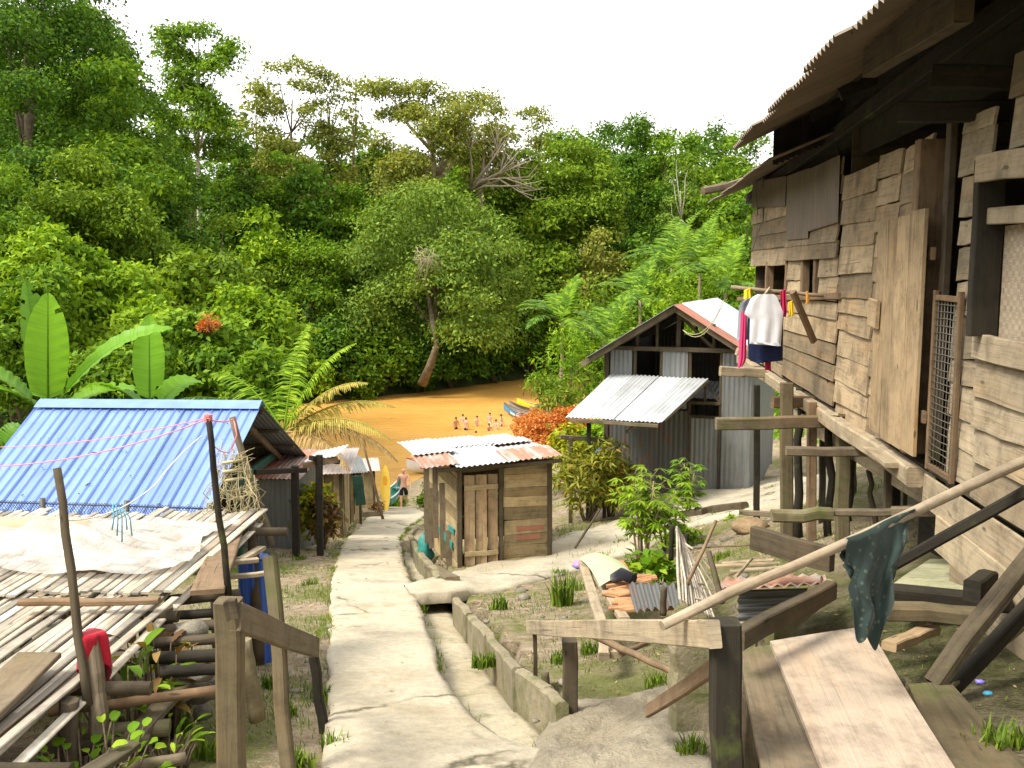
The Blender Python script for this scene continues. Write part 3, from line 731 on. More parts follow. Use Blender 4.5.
boards(mb, 786, 838, 300, 392, .22, 812); boards(mb, 786, 838, 235, 259, .2, 812, .02)
boards(mb, 788, 803, 259, 297, .2, 795); boards(mb, 820, 838, 256, 300, .2, 829); boards(mb, 806, 838, 200, 236, .2, 824); boards(mb, 806, 838, 165, 201, .22, 824, -.01)
boards(mb, 840, 874, 172, 432, .215, 857); boards(mb, 874, 897, 155, 445, .21, 885); boards(mb, 898, 927, 145, 452, .23, 912)
mb.build('wall', M['wall_wood'], house)
mb = MB(); boards(mb, 957, 986, 116, 487, .23, 970, 0, .01); boards(mb, 985, 1085, 336, 512, .24, 1000, .012, .012, None, .1)
boards(mb, 1000, 1100, 60, 150, .25, 1010, -.02)
mb.build('wall', M['pale_wood'], house)
# skirting boards that hang below the floor at the near end
mb = MB()
for i, (h, o) in enumerate(((.24, .03), (.25, .05), (.22, .06))):
    z = FZ-.16-.23*i; mb.beam(W(6.9-.35*i, z, o), W(3.8, z-.02, o), .02, h, (0, 0, 1), .1, 4, .004)
mb.build('skirting_board', M['pale_wood'], house)
# rusty corrugated patches
for (xa, xb, ta, tb, ba, bb) in ((786, 808, 176, 168, 240, 238), (806, 838, 170, 155, 232, 222), (752, 785, 182, 176, 208, 206)):
    mb = MB(); ya, za = wp(xa, ta, .05); yb, zb = wp(xb, tb, .05); yc, zc = wp(xa, ba, .05); yd, zd = wp(xb, bb, .05)
    mb.sheet(W(yc, zc, .05), W(yd, zd, .05), W(ya, za, .03), W(yb, zb, .03), .08, .011); mb.build('patch_sheet', M['tin_brown'], house)
# corner posts, mullions, door posts
def vpost(px, ya, yb, wd, mat, name='post', o=.03, dpt=.1):
    y, z1 = wp(px, ya, o); _, z0 = wp(px, yb, o); m = MB(); m.beam(W(y, z0, o), W(y, z1, o), wd, dpt, (EX, EYD, 0), .1, 3, .005); return m.build(name, M[mat], house)
for px, ya, yb, wd, mt in ((838.8, 150, 408, .05, 'black_wood'), (770, 262, 300, .12, 'brown_wood'), (789, 258, 300, .09, 'brown_wood'), (806, 255, 298, .10, 'brown_wood'), (818, 253, 297, .08, 'brown_wood')):
    vpost(px, ya, yb, wd, mt, 'mullion', -.02)
vpost(931, 140, 462, .20, 'brown_wood', 'door_post', .04, .12); vpost(953, 112, 470, .05, 'dark_wood', 'door_post', .0); vpost(991, 160, 338, .17, 'black_wood', 'window_post', .06, .08)
mb = MB()
for (xa, ya, xb, yb, h, o) in ((738, 299, 840, 296, .07, .03), (979, 170, 1100, 150, .16, .13), (988, 216, 1100, 208, .10, .06), (975, 345, 1100, 372, .16, .05)):
    a = wp(xa, ya, o); b = wp(xb, yb, o); mb = MB(); mb.beam(W(*a, o), W(*b, o), .05, h, (0, 0, 1), .12, 4, .008); mb.build('window_rail', M['pale_wood'] if xa > 900 else M['brown_wood'], house)
mb = MB(); a = wp(1000, 226); mb.grid(lambda u, v: W(a[0]-1.6*u, wp(1000, 340)[1]+(a[1]-wp(1000, 340)[1])*v, -.03), 8, 6, (1.6, .9)); mb.build('woven_panel', M['woven'], house)
# open plank door folded back against the wall, with handle holes
mb = MB(); yA, _ = wp(876, 300, .12); yB, _ = wp(926, 300, .12); zt, zb = wp(885, 219, .12)[1], wp(885, 438, .12)[1]; k = 4
for i in range(k):
    y = yB+(yA-yB)*(i+.5)/k; o = .10+.05*(1-(i+.5)/k)+.012*(i % 2); mb.beam(W(y, zb+R.uniform(-.02, .02), o), W(y, zt+R.uniform(-.03, .03), o), abs(yA-yB)/k-.012, .028, (-EYD, EX, 0), .08, 4, .002)
door = mb.build('door', M['door_wood'], house)
mb = MB()
for z in (zb+.3, zt-.3): mb.beam(W(yB, z, .085), W(yA, z, .07), .03, .09, (0, 0, 1)); 
mb.each('ledge', M['brown_wood'], door)
mb = MB()
yL, zL = wp(874, 312, .14); mb.beam(W(yL+.1, zL, .15), W(yL-.18, zL-.02, .16), .03, .24, (0, 0, 1), .3); mb.build('latch_block', M['door_wood'], door)
# wire mesh gate across the doorway
mb = MB(); y0, _ = wp(932, 380, .05); y1, _ = wp(957, 380, .05); zt, zb = wp(945, 298, .05)[1], FZ+.02
for i in range(9): f = (i+.0)/8; mb.tube([W(y0+(y1-y0)*f, zb, .05), W(y0+(y1-y0)*f, zt, .05)], .0035, 4)
for i in range(26): z = zb+(zt-zb)*i/25; mb.tube([W(y0, z, .055), W((y0+y1)/2, z+R.uniform(-.01, .01), .055), W(y1, z, .055)], .0035, 4)
gate = mb.build('mesh_gate', M['mesh_wire'], house)
mb = MB()
for y in (y0, y1): mb.beam(W(y, zb, .05), W(y, zt+.05, .05), .035, .035, (EX, EYD, 0))
for z in (zb+.03, zt): mb.beam(W(y0, z, .05), W(y1, z, .05), .03, .04)
mb.build('gate_frame', M['brown_wood'], gate)
# floor, inside walls (they keep the rooms dark)
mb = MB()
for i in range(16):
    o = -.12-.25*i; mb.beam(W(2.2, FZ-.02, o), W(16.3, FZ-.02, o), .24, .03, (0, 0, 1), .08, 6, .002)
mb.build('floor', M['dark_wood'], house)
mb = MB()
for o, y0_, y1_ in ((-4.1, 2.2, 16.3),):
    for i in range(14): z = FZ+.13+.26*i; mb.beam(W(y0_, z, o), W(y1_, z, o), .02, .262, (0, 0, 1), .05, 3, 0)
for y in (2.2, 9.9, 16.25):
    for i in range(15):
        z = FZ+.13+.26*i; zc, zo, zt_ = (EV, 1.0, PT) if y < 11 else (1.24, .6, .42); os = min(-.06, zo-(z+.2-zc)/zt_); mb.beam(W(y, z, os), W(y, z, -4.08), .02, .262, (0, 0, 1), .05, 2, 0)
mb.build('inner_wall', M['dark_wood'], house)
mb = MB(); boards(mb, 1100, 1500, 0, 520, .25, 1100, -.02); mb.build('wall', M['pale_wood'], house)
# roof: near sheet with a wide overhang, lower older sheet over the far end

def roofpt(y, o, ez=EV, eo=1.0, pt=PT): return W(y, ez+(eo-o)*pt, o)
mb = MB()
ys = [11.0, 10.1, 9.25, 8.4, 7.5, 6.6, 5.7, 4.8, 3.9, 3.0, 2.1]
for i in range(len(ys)-1):
    e = R.uniform(-.07, .07); dz = .006*(i % 2)
    mb.sheet(roofpt(ys[i]+.04, -3+.0)+V((0, 0, dz)), roofpt(ys[i+1]-.04, -3)+V((0, 0, dz)), roofpt(ys[i]+.04, 1+e)+V((0, 0, dz)), roofpt(ys[i+1]-.04, 1+e)+V((0, 0, dz)), .11, .02, 4)
mb.sheet(roofpt(11.0, -3), roofpt(2.1, -3), W(11, EV+.6, -6.6), W(2.1, EV+.6, -6.6), .15, .011, 2)
roof = mb.build('roof', M['tin_brown'], house)
mb = MB()
for y in (10.6, 9.3, 7.9, 6.6, 5.2, 3.9, 2.6): mb.beam(roofpt(y, .22)-V((0, 0, .09)), roofpt(y, -3)-V((0, 0, .09)), .06, .12, (0, 0, 1), .1, 3)
mb.each('rafter', M['black_wood'], roof)
mb = MB()
mb.beam(W(16.2, 1.13, -.12), W(10.8, 1.13, -.12), .02, .76, (0, 0, 1), .02, 4, 0); mb.beam(W(11.1, 1.5, -.13), W(2.4, 1.5, -.13), .02, .68, (0, 0, 1), .02, 4, 0)  # two black sheets put the eave shade into colour and hide sky gaps
for i in range(60):
    o = .56-.06*i; za = EV+(1-o)*PT+.02; zf = 1.24+(.6-o)*.42-.06; mb.beam(W(10.93, zf, o-.03), W(10.93, za, o-.03), .064, .02, (EX, EYD, 0), .03, 1, 0)
mb.build('dark_eave_fill', M['black_wood'], house)
mb = MB()
for o in (.1, -.7, -1.5, -2.3): mb.beam(roofpt(10.95, o)-V((0, 0, .022)), roofpt(2.1, o)-V((0, 0, .022)), .05, .03)
mb.each('purlin', M['black_wood'], roof)
# the heavy beams that carry the eave
for (xa, ya, xb, yb, o, h, mt) in ((871, 58, 965, -3, .55, .26, 'dark_wood'), (898, 112, 1010, 112, .45, .13, 'black_wood'), (931, 76, 1060, 80, .35, .14, 'black_wood')):
    ra, rb = wp(xa, ya, o), wp(xb, yb, o)
    a = W(*ra, o); b = P(xb, yb, a.y-.25) if yb > 50 else W(*rb, o)
    mb = MB(); mb.beam(a, b, .1, h, (0, 0, 1), .06, 3, .005); mb.build('eave_beam', M[mt], house)
mb = MB(); mb.beam(W(2.2, 1.72, -.05), W(17.3, 1.28, -.05), .1, .16, (0, 0, 1), .1, 6); mb.build('wall_plate', M['black_wood'], house)
mb = MB(); L0 = 17.2; pr = 1.24
for i in range(7):
    ya, yb = L0-.95*i, L0-.95*(i+1)-.06; e = R.uniform(-.05, .08)
    mb.sheet(roofpt(ya, -3, pr, .6, .42), roofpt(yb, -3, pr, .6, .42), roofpt(ya, .62+e, pr, .6, .42), roofpt(yb, .62+e, pr, .6, .42), .076, .012, 4)
mb.sheet(roofpt(L0, -3, pr, .6, .42), roofpt(10.5, -3, pr, .6, .42), W(L0, .6, -6.6), W(10.5, .6, -6.6), .15, .011, 2)
mb.build('roof', M['tin_brown'], house)
mb = MB(); a = P(703, 191, 15.2); b = P(727, 186, 15.4); mb.beam(a, b, .1, .13, (0, 0, 1), .3, 2); b2 = P(752, 178, 15.8); mb.beam(b, b2, .07, .1)
mb.build('gutter_end', M['grey_wood'], house)
mb = MB()
for px, k in ((758, 0), (763, 1)): mb.tube([P(px, 168, 15), P(px-2+k*2, 182, 15), P(px+3*k-2, 198, 15), P(px, 215+6*k, 15)], .008, 5)
mb.tube([P(752, 252, 15), P(757, 235, 15), P(763, 220, 15), P(763, 205, 15)], .008, 5)
mb.build('loose_wire', M['mesh_wire'], house)
# sill beams, bearers, joists
mb = MB(); mb.beam(W(16.6, FZ-.08, .10), W(6.9, FZ-.07, .10), .12, .15, (0, 0, 1), .12, 9, .012); mb.build('sill_beam', M['pale_wood'], house)
mb = MB(); mb.beam(P(784, 409, 12.5), P(939, 502, 7.4), .06, .17, (0, 0, 1), .1, 5, .008); mb.build('bearer', M['pale_wood'], house)
mb = MB(); mb.beam(W(16.6, FZ-.1, -2), W(4, FZ-.1, -2), .12, .14); mb.beam(W(16.3, FZ-.1, -4), W(4, FZ-.1, -4), .12, .14); mb.each('bearer', M['dark_wood'], house)
for (a, b, h, mt) in ((P(716, 424, 9.9), P(840, 421, 10.0), .13, 'grey_wood'), (P(786, 451, 8.6), P(888, 452, 8.5), .08, 'grey_wood'), (P(772, 402, 10.8), P(817, 402, 10.9), .13, 'brown_wood'),
                    (P(720, 371, 13.5), P(765, 373, 13.6), .14, 'pale_wood'), (P(737, 351, 14.5), P(772, 362, 14.6), .12, 'pale_wood')):
    mb = MB(); mb.beam(a, b, .09, h, (0, 0, 1), .14, 5, .006); mb.build('joist', M[mt], house)
mb = MB()
for (xa, y, xb) in ((834, 414, 848), (838, 422, 861), (842, 435, 873)): mb.beam(P(xa, y, 9.4), P(xb, y+1, 9.5), .10, .03)
mb.beam(W(7.75, FZ-.02, .2), W(7.1, FZ-.02, .2), .13, .04); mb.each('cleat', M['pale_wood'], house)
def stilt(px, yt, yb, wpx, d, mat='grey_wood', rnd=False, lean=0):
    t, b = P(px+lean, yt, d), P(px, yb, d); g_ = gz(b.x, b.y); b.z = g_-.12
    w_ = wpx/F*d; m = MB()
    if rnd: m.pole(b, t, w_*.55, w_*.45, 8, 6, .03, .12)
    else: m.beam(b, t, w_, w_*.9, (EX, EYD, 0), .1, 5, .008)
    return m.build('stilt', M[mat], house)
for a in ((787, 383, 540, 12, 10.5, 'post_wood'), (800, 388, 512, 9, 11.6, 'black_wood', True), (812, 402, 545, 9, 10.1, 'brown_wood'), (823, 408, 505, 6, 12.6, 'black_wood'), (829, 412, 552, 8, 10.2, 'black_wood', True),
          (843, 420, 542, 13, 9.5, 'post_wood'), (851, 428, 520, 5, 11.8, 'black_wood', True), (855, 452, 486, 3, 14.5, 'dark_wood'), (888, 455, 552, 8, 8.4, 'dark_wood'), (895, 440, 520, 9, 11, 'black_wood'), (757, 385, 527, 6, 14, 'black_wood'),
          (876, 470, 530, 6, 9.6, 'dark_wood', True, -8), (906, 462, 505, 4, 10.5, 'dark_wood'), (916, 465, 500, 4, 12.5, 'dark_wood'), (966, 495, 562, 11, 7.0, 'dark_wood'), (1005, 560, 600, 12, 6.2, 'black_wood'), (800, 440, 520, 3, 12, 'brown_wood', True), (940, 470, 520, 8, 13, 'black_wood'), (1010, 480, 540, 14, 11, 'black_wood')):
    stilt(*a)
mb = MB(); a = P(798, 290, 10.4); b = P(816, 345, 10.6)
mb.beam(P(793, 292, 10.35), P(814, 342, 10.55), .05, .07); mb.build('strut', M['brown_wood'], house)

# ---- clothes on the pole that sticks out of the window rail ----
pole = MB(); A0, B0 = P(731, 287, 10.6), P(829, 296, 10.45); pole.pole(A0, B0, .022, .02, 8, 5, .006); pole.tube([P(764, 296, 10.5), P(770, 287, 10.5)], .02, 6, .01)
tag(pole.build('clothes_pole', M['pale_wood'], None, B0), 'short wooden pole sticking out of the plank wall and carrying washing', 'pole')
def hang(name, outline, d, mat, label, cat, thick=.02, fold=.012, group=None, yaw=0., child=None, holes=None):
    """a garment from its outline in the photograph: two cloth layers with folds, hung at distance d"""
    c = P(sum(p[0] for p in outline)/len(outline), outline[0][1], d); mb = MB(); ys = [p[1] for p in outline]; y0, y1 = min(ys), max(ys); rows = max(6, int((y1-y0)/2.2)); seg = 10
    def span(y):
        xs = []
        for (ax, ay), (bx, by) in zip(outline, outline[1:]+outline[:1]):
            if (ay-y)*(by-y) <= 0 and ay != by: xs.append(ax+(bx-ax)*(y-ay)/(by-ay))
        return (min(xs), max(xs)) if xs else None
    ph = R.uniform(0, 6)
    for side in (-1, 1):
        n0 = len(mb.v); cnt = 0
        for j in range(rows+1):
            y = y0+(y1-y0)*min(max(j/rows, .004), .996); s = span(y)
            for i in range(seg+1):
                x = s[0]+(s[1]-s[0])*i/seg; e = math.sin(math.pi*i/seg)**.5; dep = side*thick*e*(.35+.65*j/rows)+fold*math.sin(i*1.5+ph+j*.09)*(.2+j/rows)
                p = P(x, y, d); o = (x-outline[0][0])/F*d; mb.v.append(p+V((0, dep+o*yaw, 0)))
        for j in range(rows):
            for i in range(seg):
                a = n0+j*(seg+1)+i; f_ = (a, a+1, a+seg+2, a+seg+1); mb.face(f_ if side < 0 else f_[::-1], None, True)
    o = mb.build(name, M[mat], None, c); return tag(o, label, cat, group)
hang('tshirt', [(758, 294), (774, 294), (777, 297), (783, 312), (781, 346), (749, 345), (750, 318), (744, 314), (751, 298)], 10.42, 'fabric_white', 'white short sleeved T-shirt at the front of the clothes pole', 't-shirt', .035, .014)
hang('shorts', [(748, 318), (783, 318), (783, 362), (773, 361), (766, 330), (760, 330), (757, 363), (748, 360)], 10.52, 'navy', 'navy blue trousers hanging behind the white T-shirt', 'trousers', .03)
hang('shirt', [(745, 299), (752, 297), (752, 340), (737, 341), (739, 305)], 10.68, 'grey_cloth', 'grey striped shirt leftmost behind the white T-shirt', 'shirt', .03)
hang('leggings', [(741, 312), (747, 312), (746, 360), (742, 367), (738, 368)], 10.6, 'pink', 'bright pink leggings hanging lowest at the left of the washing', 'leggings', .025)
hang('cloth', [(744, 290), (751, 288), (752, 298), (744, 299)], 10.55, 'yellow', 'yellow cloth bunched over the left end of the clothes pole', 'cloth', .05, .02)
hang('cloth', [(760, 346), (772, 346), (771, 362), (759, 361)], 10.6, 'beige', 'beige garment showing below the hem of the white T-shirt', 'garment', .02)
hang('cloth', [(765, 360), (771, 360), (771, 370), (765, 370)], 10.6, 'crimson', 'dark red cloth tip below the beige garment', 'cloth', .02)
hang('cloth', [(780, 290), (786, 289), (787, 312), (784, 317), (780, 314)], 10.45, 'crimson', 'crimson cloth twisted around the pole right of the T-shirt', 'cloth', .04, .03)
hang('cloth', [(788, 301), (793, 300), (794, 315), (789, 317)], 10.42, 'yellow', 'small orange yellow cloth right of the crimson cloth', 'cloth', .03, .02)
hang('cloth', [(806, 291), (808, 291), (809, 302), (806, 304)], 10.4, 'orange', 'tiny orange rag hanging alone from the window rail', 'rag', .015)

# ================= corrugated metal house =================
mo = P(605, 493, 21.6); ga = math.radians(21); ax = V((math.cos(ga), -math.sin(ga), 0)); bx = V((math.sin(ga), math.cos(ga), 0))
mh = thing('metal_shed', V((mo.x, mo.y, gz(mo.x, mo.y))), 'tall grey corrugated metal shed with open gable and front awning', 'shed')
zb0 = EYE-4.85
def Q(a, b, z): return V((mo.x, mo.y, zb0))+ax*a+bx*b+V((0, 0, z))
WD, DP, WH, AP = 3.25, 5.0, 3.12, 4.12
def msheet(a0, a1, z0, z1, mat, name='wall_sheet', b=0., period=.11, nv=8):
    m = MB(); m.sheet(Q(a0, b, z0), Q(a1, b, z0), Q(a0, b, z1), Q(a1, b, z1), period, .014, nv); return m.build(name, M[mat], mh)
msheet(0, .62, -.3, 1.75, 'tin_dark'); msheet(.6, 1.25, -.3, 1.75, 'tin_dark', b=-.03); msheet(1.23, 1.92, -.3, 1.75, 'tin_dark')  # shade below the awning is put into the darker sheet colour
msheet(2.62, WD, -.3, WH, 'tin', b=-.02); msheet(.09, .60, 1.75, WH-.03, 'tin', b=-.01); msheet(1.30, 1.86, 1.8, WH-.02, 'tin', b=-.02)
mb = MB(); mb.sheet(Q(WD, 0, -.3), Q(WD, DP, -.2), Q(WD, 0, WH), Q(WD, DP, WH), .11, .014, 6); mb.build('wall_sheet', M['tin'], mh)
mb = MB(); mb.sheet(Q(0, DP, -.3), Q(0, 0, -.3), Q(0, DP, WH), Q(0, 0, WH), .11, .014, 6); mb.sheet(Q(WD, DP, -.3), Q(0, DP, -.3), Q(WD, DP, WH), Q(0, DP, WH), .11, .014, 6)
mb.face([len(mb.v), len(mb.v)+1, len(mb.v)+2]); mb.v += [Q(WD, DP-.02, WH), Q(WD/2+.1, DP-.02, AP-.05), Q(WD*.42, DP-.02, WH)]; mb.face([len(mb.v), len(mb.v)+1, len(mb.v)+2]); mb.v += [Q(0, DP-.02, WH), Q(WD*.25, DP-.02, WH+.45), Q(WD*.25, DP-.02, WH)]; mb.build('wall_sheet', M['tin_dark'], mh)
dm = MB(); dm.sheet(Q(1.95, -.035, -.05), Q(2.58, -.035, -.05), Q(1.95, -.035, 1.62), Q(2.58, -.035, 1.62), .1, .011, 6); dr_ = dm.build('door', M['tin'], mh)
fm = MB()
for p, q in ((Q(1.94, -.06, 0), Q(1.94, -.06, 1.65)), (Q(2.59, -.06, 0), Q(2.59, -.06, 1.65)), (Q(1.94, -.06, 1.65), Q(2.59, -.06, 1.65))): fm.beam(p, q, .05, .06)
fm.build('door_frame', M['dark_wood'], dr_)
fr = [(Q(0, 0, -.3), Q(0, 0, WH), .1), (Q(.66, .03, 1.7), Q(.66, .03, WH), .07), (Q(1.26, .03, 1.7), Q(1.26, .03, WH), .07), (Q(1.9, .03, 1.7), Q(1.9, .03, WH), .07), (Q(2.6, .03, -.2), Q(2.6, .03, WH), .07),
      (Q(-.1, 0, WH), Q(WD+.1, 0, WH), .1), (Q(.66, .03, 2.42), Q(1.26, .03, 2.42), .05), (Q(WD/2, .05, WH), Q(WD/2, .05, AP-.1), .09), (Q(.7, .05, WH), Q(.7, .05, 3.6), .07), (Q(1.15, .05, WH), Q(1.15, .05, 3.8), .06), (Q(2.4, .05, WH), Q(2.4, .05, 3.7), .06),
      (Q(WD/2, .05, 3.9), Q(2.45, .05, WH), .07), (Q(1.9, .0, 1.95), Q(2.6, 0, 1.95), .07), (Q(2.25, 0, 1.95), Q(2.25, 0, 2.4), .05), (Q(2.28, 0, 2.4), Q(2.58, 0, 1.97), .035), (Q(1.15, DP, 3.1), Q(1.15, DP, 3.8), .06)]
for p, q, s in fr:
    m = MB(); m.beam(p, q, s, s, (0, 0, 1), .1, 3, .006); m.build('frame_post' if abs(p.z-q.z) > .3 else 'frame_rail', M['dark_wood'], mh)
def rp(side, b, e):                    # roof: side -1 left, 1 right; e from ridge to eave
    hw = WD/2+.32; return Q(WD/2+side*hw*e, b, AP-(AP-WH+.2)*e)
for sd_, mats in ((-1, ('tin_dark', 'tin_dark', 'tin')), (1, ('tin_red', 'tin_white', 'tin_white'))):
    bs = (-.5, .35, 2.9, 5.4)
    for i in range(3):
        m = MB(); dz = V((0, 0, .012*(i % 2)))
        a0, a1 = (rp(sd_, bs[i]-.05, 0)+dz, rp(sd_, bs[i+1], 0)+dz); b0, b1 = rp(sd_, bs[i]-.05, 1)+dz, rp(sd_, bs[i+1], 1)+dz
        m.sheet(a0, a1, b0, b1, .11, .013, 5, .02); m.build('roof', M[mats[i]], mh)
for sd_ in (-1, 1):
    m = MB(); m.beam(rp(sd_, -.42, 0)-V((0, 0, .08)), rp(sd_, -.42, 1.08)-V((0, 0, .08)), .05, .12); m.beam(rp(sd_, .03, 0)-V((0, 0, .08)), rp(sd_, .03, 1)-V((0, 0, .08)), .06, .1); m.each('rafter', M['grey_wood'], mh)
m = MB(); m.beam(Q(WD/2, -.5, AP-.06), Q(WD/2, 5.4, AP-.06), .07, .1); m.build('ridge_beam', M['dark_wood'], mh)
a, b, c, d_ = P(611, 374, 21.55), P(708, 379, 20.7), P(566, 417, 19.3), P(661, 423, 18.5)
m = MB()
for i in range(4):
    f, g_ = i/4-.004, (i+1)/4+.004; m.sheet(a.lerp(b, f)+V((0, 0, .008*(i % 2))), a.lerp(b, g_)+V((0, 0, .008*(i % 2))), c.lerp(d_, f)+V((0, 0, .008*(i % 2))), c.lerp(d_, g_)+V((0, 0, .008*(i % 2))), .088, .016, 4, .006)
aw = m.build('awning', M['tin_white'], mh)
m = MB(); m.beam(c.lerp(d_, .03)-V((0, 0, .06)), c.lerp(d_, .97)-V((0, 0, .06)), .05, .07); m.beam(a.lerp(c, .9).lerp(b.lerp(d_, .9), .98)-V((0, 0, .05)), b-V((0, 0, .05)), .05, .06); m.beam(P(627, 432, 19.6), P(640, 423, 20.2), .05, .06); m.each('batten', M['grey_wood'], aw)
m = MB(); p = P(589, 421, 19.3); m.beam(V((p.x, p.y, gz(p.x, p.y)-.1)), V((p.x, p.y, p.z+.02)), .09, .09); m.build('awning_post', M['black_wood'], mh)
m = MB()
for k in range(2): m.tube([P(683+41*t, 330-30*t*t+(34+12*k)*t*(1-t), 20.1-.3*math.sin(3*t)) for t in [i/10 for i in range(11)]], .007, 5)
m.build('hanging_cable', M['net'], mh)
rf_ = thing('rail_fence', P(570, 480, 19.2), 'low timber rail between the awning post and shed wall', 'fence')
m = MB(); m.beam(P(560, 437, 19.2), P(608, 440, 19.6), .07, .09); m.build('rail', M['grey_wood'], rf_); m = MB(); p = P(571, 437, 19.2); m.beam(p, V((p.x, p.y, gz(p.x, p.y)-.1)), .08, .08); p = P(605, 440, 19.6); m.beam(p, V((p.x, p.y, gz(p.x, p.y)-.1)), .08, .08)
m.each('post', M['dark_wood'], rf_)
m = MB(); m.tube([Q(.1, -.7, -.4), Q(.1, -.7, .9)], .16, 12); tag(m.build('water_pipe', M['blue_dark'], None, Q(.1, -.7, -.4)), 'blue plastic tank in the shade under the white awning', 'tank')
# pale sheet lying on a rack inside, seen through the gap over the door
lt_ = thing('sheet_rack', Q(2.3, 1.8, -.3), 'white metal sheet on posts showing in the gap above the shed door', 'rack')
m = MB(); m.sheet(Q(1.6, 1.0, 1.92), Q(3.1, 1.0, 1.92), Q(1.6, 2.6, 2.15), Q(3.1, 2.6, 2.15), .11, .012, 3); m.build('top_sheet', M['tin_white'], lt_); m = MB()
for q in ((1.6, 1.0), (3.1, 1.0), (1.6, 2.6), (3.1, 2.6)): m.beam(Q(*q, -.3), Q(*q, 1.9), .06, .06)
m.each('leg', M['dark_wood'], lt_)

# ================= plank hut beside the path =================
hc = P(458, 566, 15); hA = V((math.cos(math.radians(15)), math.sin(math.radians(15)), 0)); hB = V((-math.sin(math.radians(17)), math.cos(math.radians(17)), 0))
hut = thing('plank_hut', hc, 'small plank hut beside the path under a patchwork tin roof', 'hut')
def H(a, b, z): return hc+hA*a+hB*b+V((0, 0, z))
HW, HD, HH = 1.55, 2.5, 1.6
def hboards(p, q, z0, z1, step, name, mat, off=0):
    m = MB(); z = z0; nrm = (q-p).cross(V((0, 0, 1))).normalized()
    while z < z1-.03:
        h = min(step*R.uniform(.7, 1.25), z1-z); e0, e1 = R.uniform(-.03, .03), R.uniform(-.03, .03); t = R.uniform(-.012, .012)
        o = nrm*(off+R.uniform(0, .012)); d = (q-p).normalized()
        m.beam(p+d*e0+o+V((0, 0, z+h/2+t)), q+d*e1+o+V((0, 0, z+h/2-t)), .02, h-.004, (0, 0, 1), .08, 3, .003); z += h
    return m.build(name, M[mat], hut)
hboards(H(.75, 0, 0), H(HW, 0, 0), -.1, HH+.02, .2, 'wall', 'shed_wood')
m = MB()
for i in range(2):
    z = (.55, .40)[i]; m.beam(H(.98, -.02, z), H(1.45-.06*i, -.02, z), .015, .07)
m.each('painted_board', M['tin_red'], hut)
hboards(H(0, HD, 0), H(0, 0, 0), -.2, HH-.05, .26, 'wall', 'shed_wood'); hboards(H(HW, 0, 0), H(HW, HD, 0), -.15, HH, .24, 'wall', 'shed_wood'); hboards(H(HW, HD, 0), H(0, HD, 0), -.3, HH-.1, .24, 'wall', 'shed_wood')
m = MB()
for i, (b, z0, z1) in enumerate(((.35, -.2, .5), (.8, -.1, 1.2), (1.35, .1, 1.4), (1.75, -.2, .9), (2.1, -.2, 1.3))): m.beam(H(-.03, b, z0), H(-.035, b+.03, z1), .16, .018, (0, 1, 0), .1)
m.each('wall_batten', M['grey_wood'], hut)
m = MB(); m.beam(H(-.045, .2, .28), H(-.045, 1.2, .30), .015, .13); m.beam(H(-.045, .1, .55), H(-.045, .45, .53), .015, .1); m.each('painted_board', M['sack'], hut)
m = MB()
for i, (a0, a1) in enumerate(((.1, .28), (.29, .48), (.49, .66))):
    m.beam(H((a0+a1)/2, -.03, .0), H((a0+a1)/2, -.03, 1.5), a1-a0-.008, .02, (0, 1, 0), .08, 4, .003)
hd = m.build('door', M['door_wood'], hut)
m = MB()
for z in (.2, 1.3): m.beam(H(.1, -.055, z), H(.66, -.055, z), .02, .08)
m.each('ledge', M['shed_wood'], hd)
m = MB()
for a, z0, z1 in ((.03, -.1, HH+.02), (.72, -.1, HH+.05), (HW, -.1, HH+.1)): m.beam(H(a, -.02, z0), H(a, -.02, z1), .08, .07, (0, 1, 0))
m.beam(H(0, HD, -.3), H(0, HD, HH), .08, .08, (0, 1, 0)); m.beam(H(0, 0, HH-.02), H(HW, 0, HH+.06), .06, .08); m.each('post', M['dark_wood'], hut)
def hr(a, b, z): return H(a, b, HH+.10+z)
for (a0, a1, b0, b1, zf, zk, mt, jg) in ((-.5, .1, 1.4, 2.7, .04, -.10, 'tin_pink', .02), (-.62, -.02, -.26, .7, .0, .04, 'tin_rust', .04), (-.60, .12, .5, 1.7, .06, .03, 'tin_pink', .03), (-.1, .85, -.40, 1.2, .02, .05, 'tin_white', .02), (-.05, .95, 1.0, 2.75, .06, -.10, 'tin_white', .03),
        (.78, 1.6, .5, 2.7, .08, -.08, 'tin_pink', .03), (.74, 1.66, -.34, .42, .06, .10, 'tin_rust', .03), (.7, 1.55, .9, 1.5, .095, .07, 'tin_pink', .04)):
    m = MB(); t = R.uniform(-.01, .01); m.sheet(hr(a0, b0, zf+t), hr(a1, b0, zf+.05), hr(a0, b1, zk+t), hr(a1, b1, zk+.05), .09, .012, 5, jg); m.build('roof', M[mt], hut)
m = MB(); m.beam(hr(-.35, -.2, -.06), hr(1.7, -.2, .0), .04, .06); m.beam(hr(-.35, 1.3, -.07), hr(1.5, 1.3, -.05), .04, .06); m.beam(hr(-.35, 2.6, -.17), hr(1.5, 2.6, -.14), .04, .06); m.each('rafter', M['dark_wood'], hut)
m = MB(); m.beam(hr(.70, -.30, -.02), hr(1.66, -.31, .02), .02, .05); m.build('fascia', M['dark_wood'], hut)  # dark strip drawn for the shadow line along the front roof edge
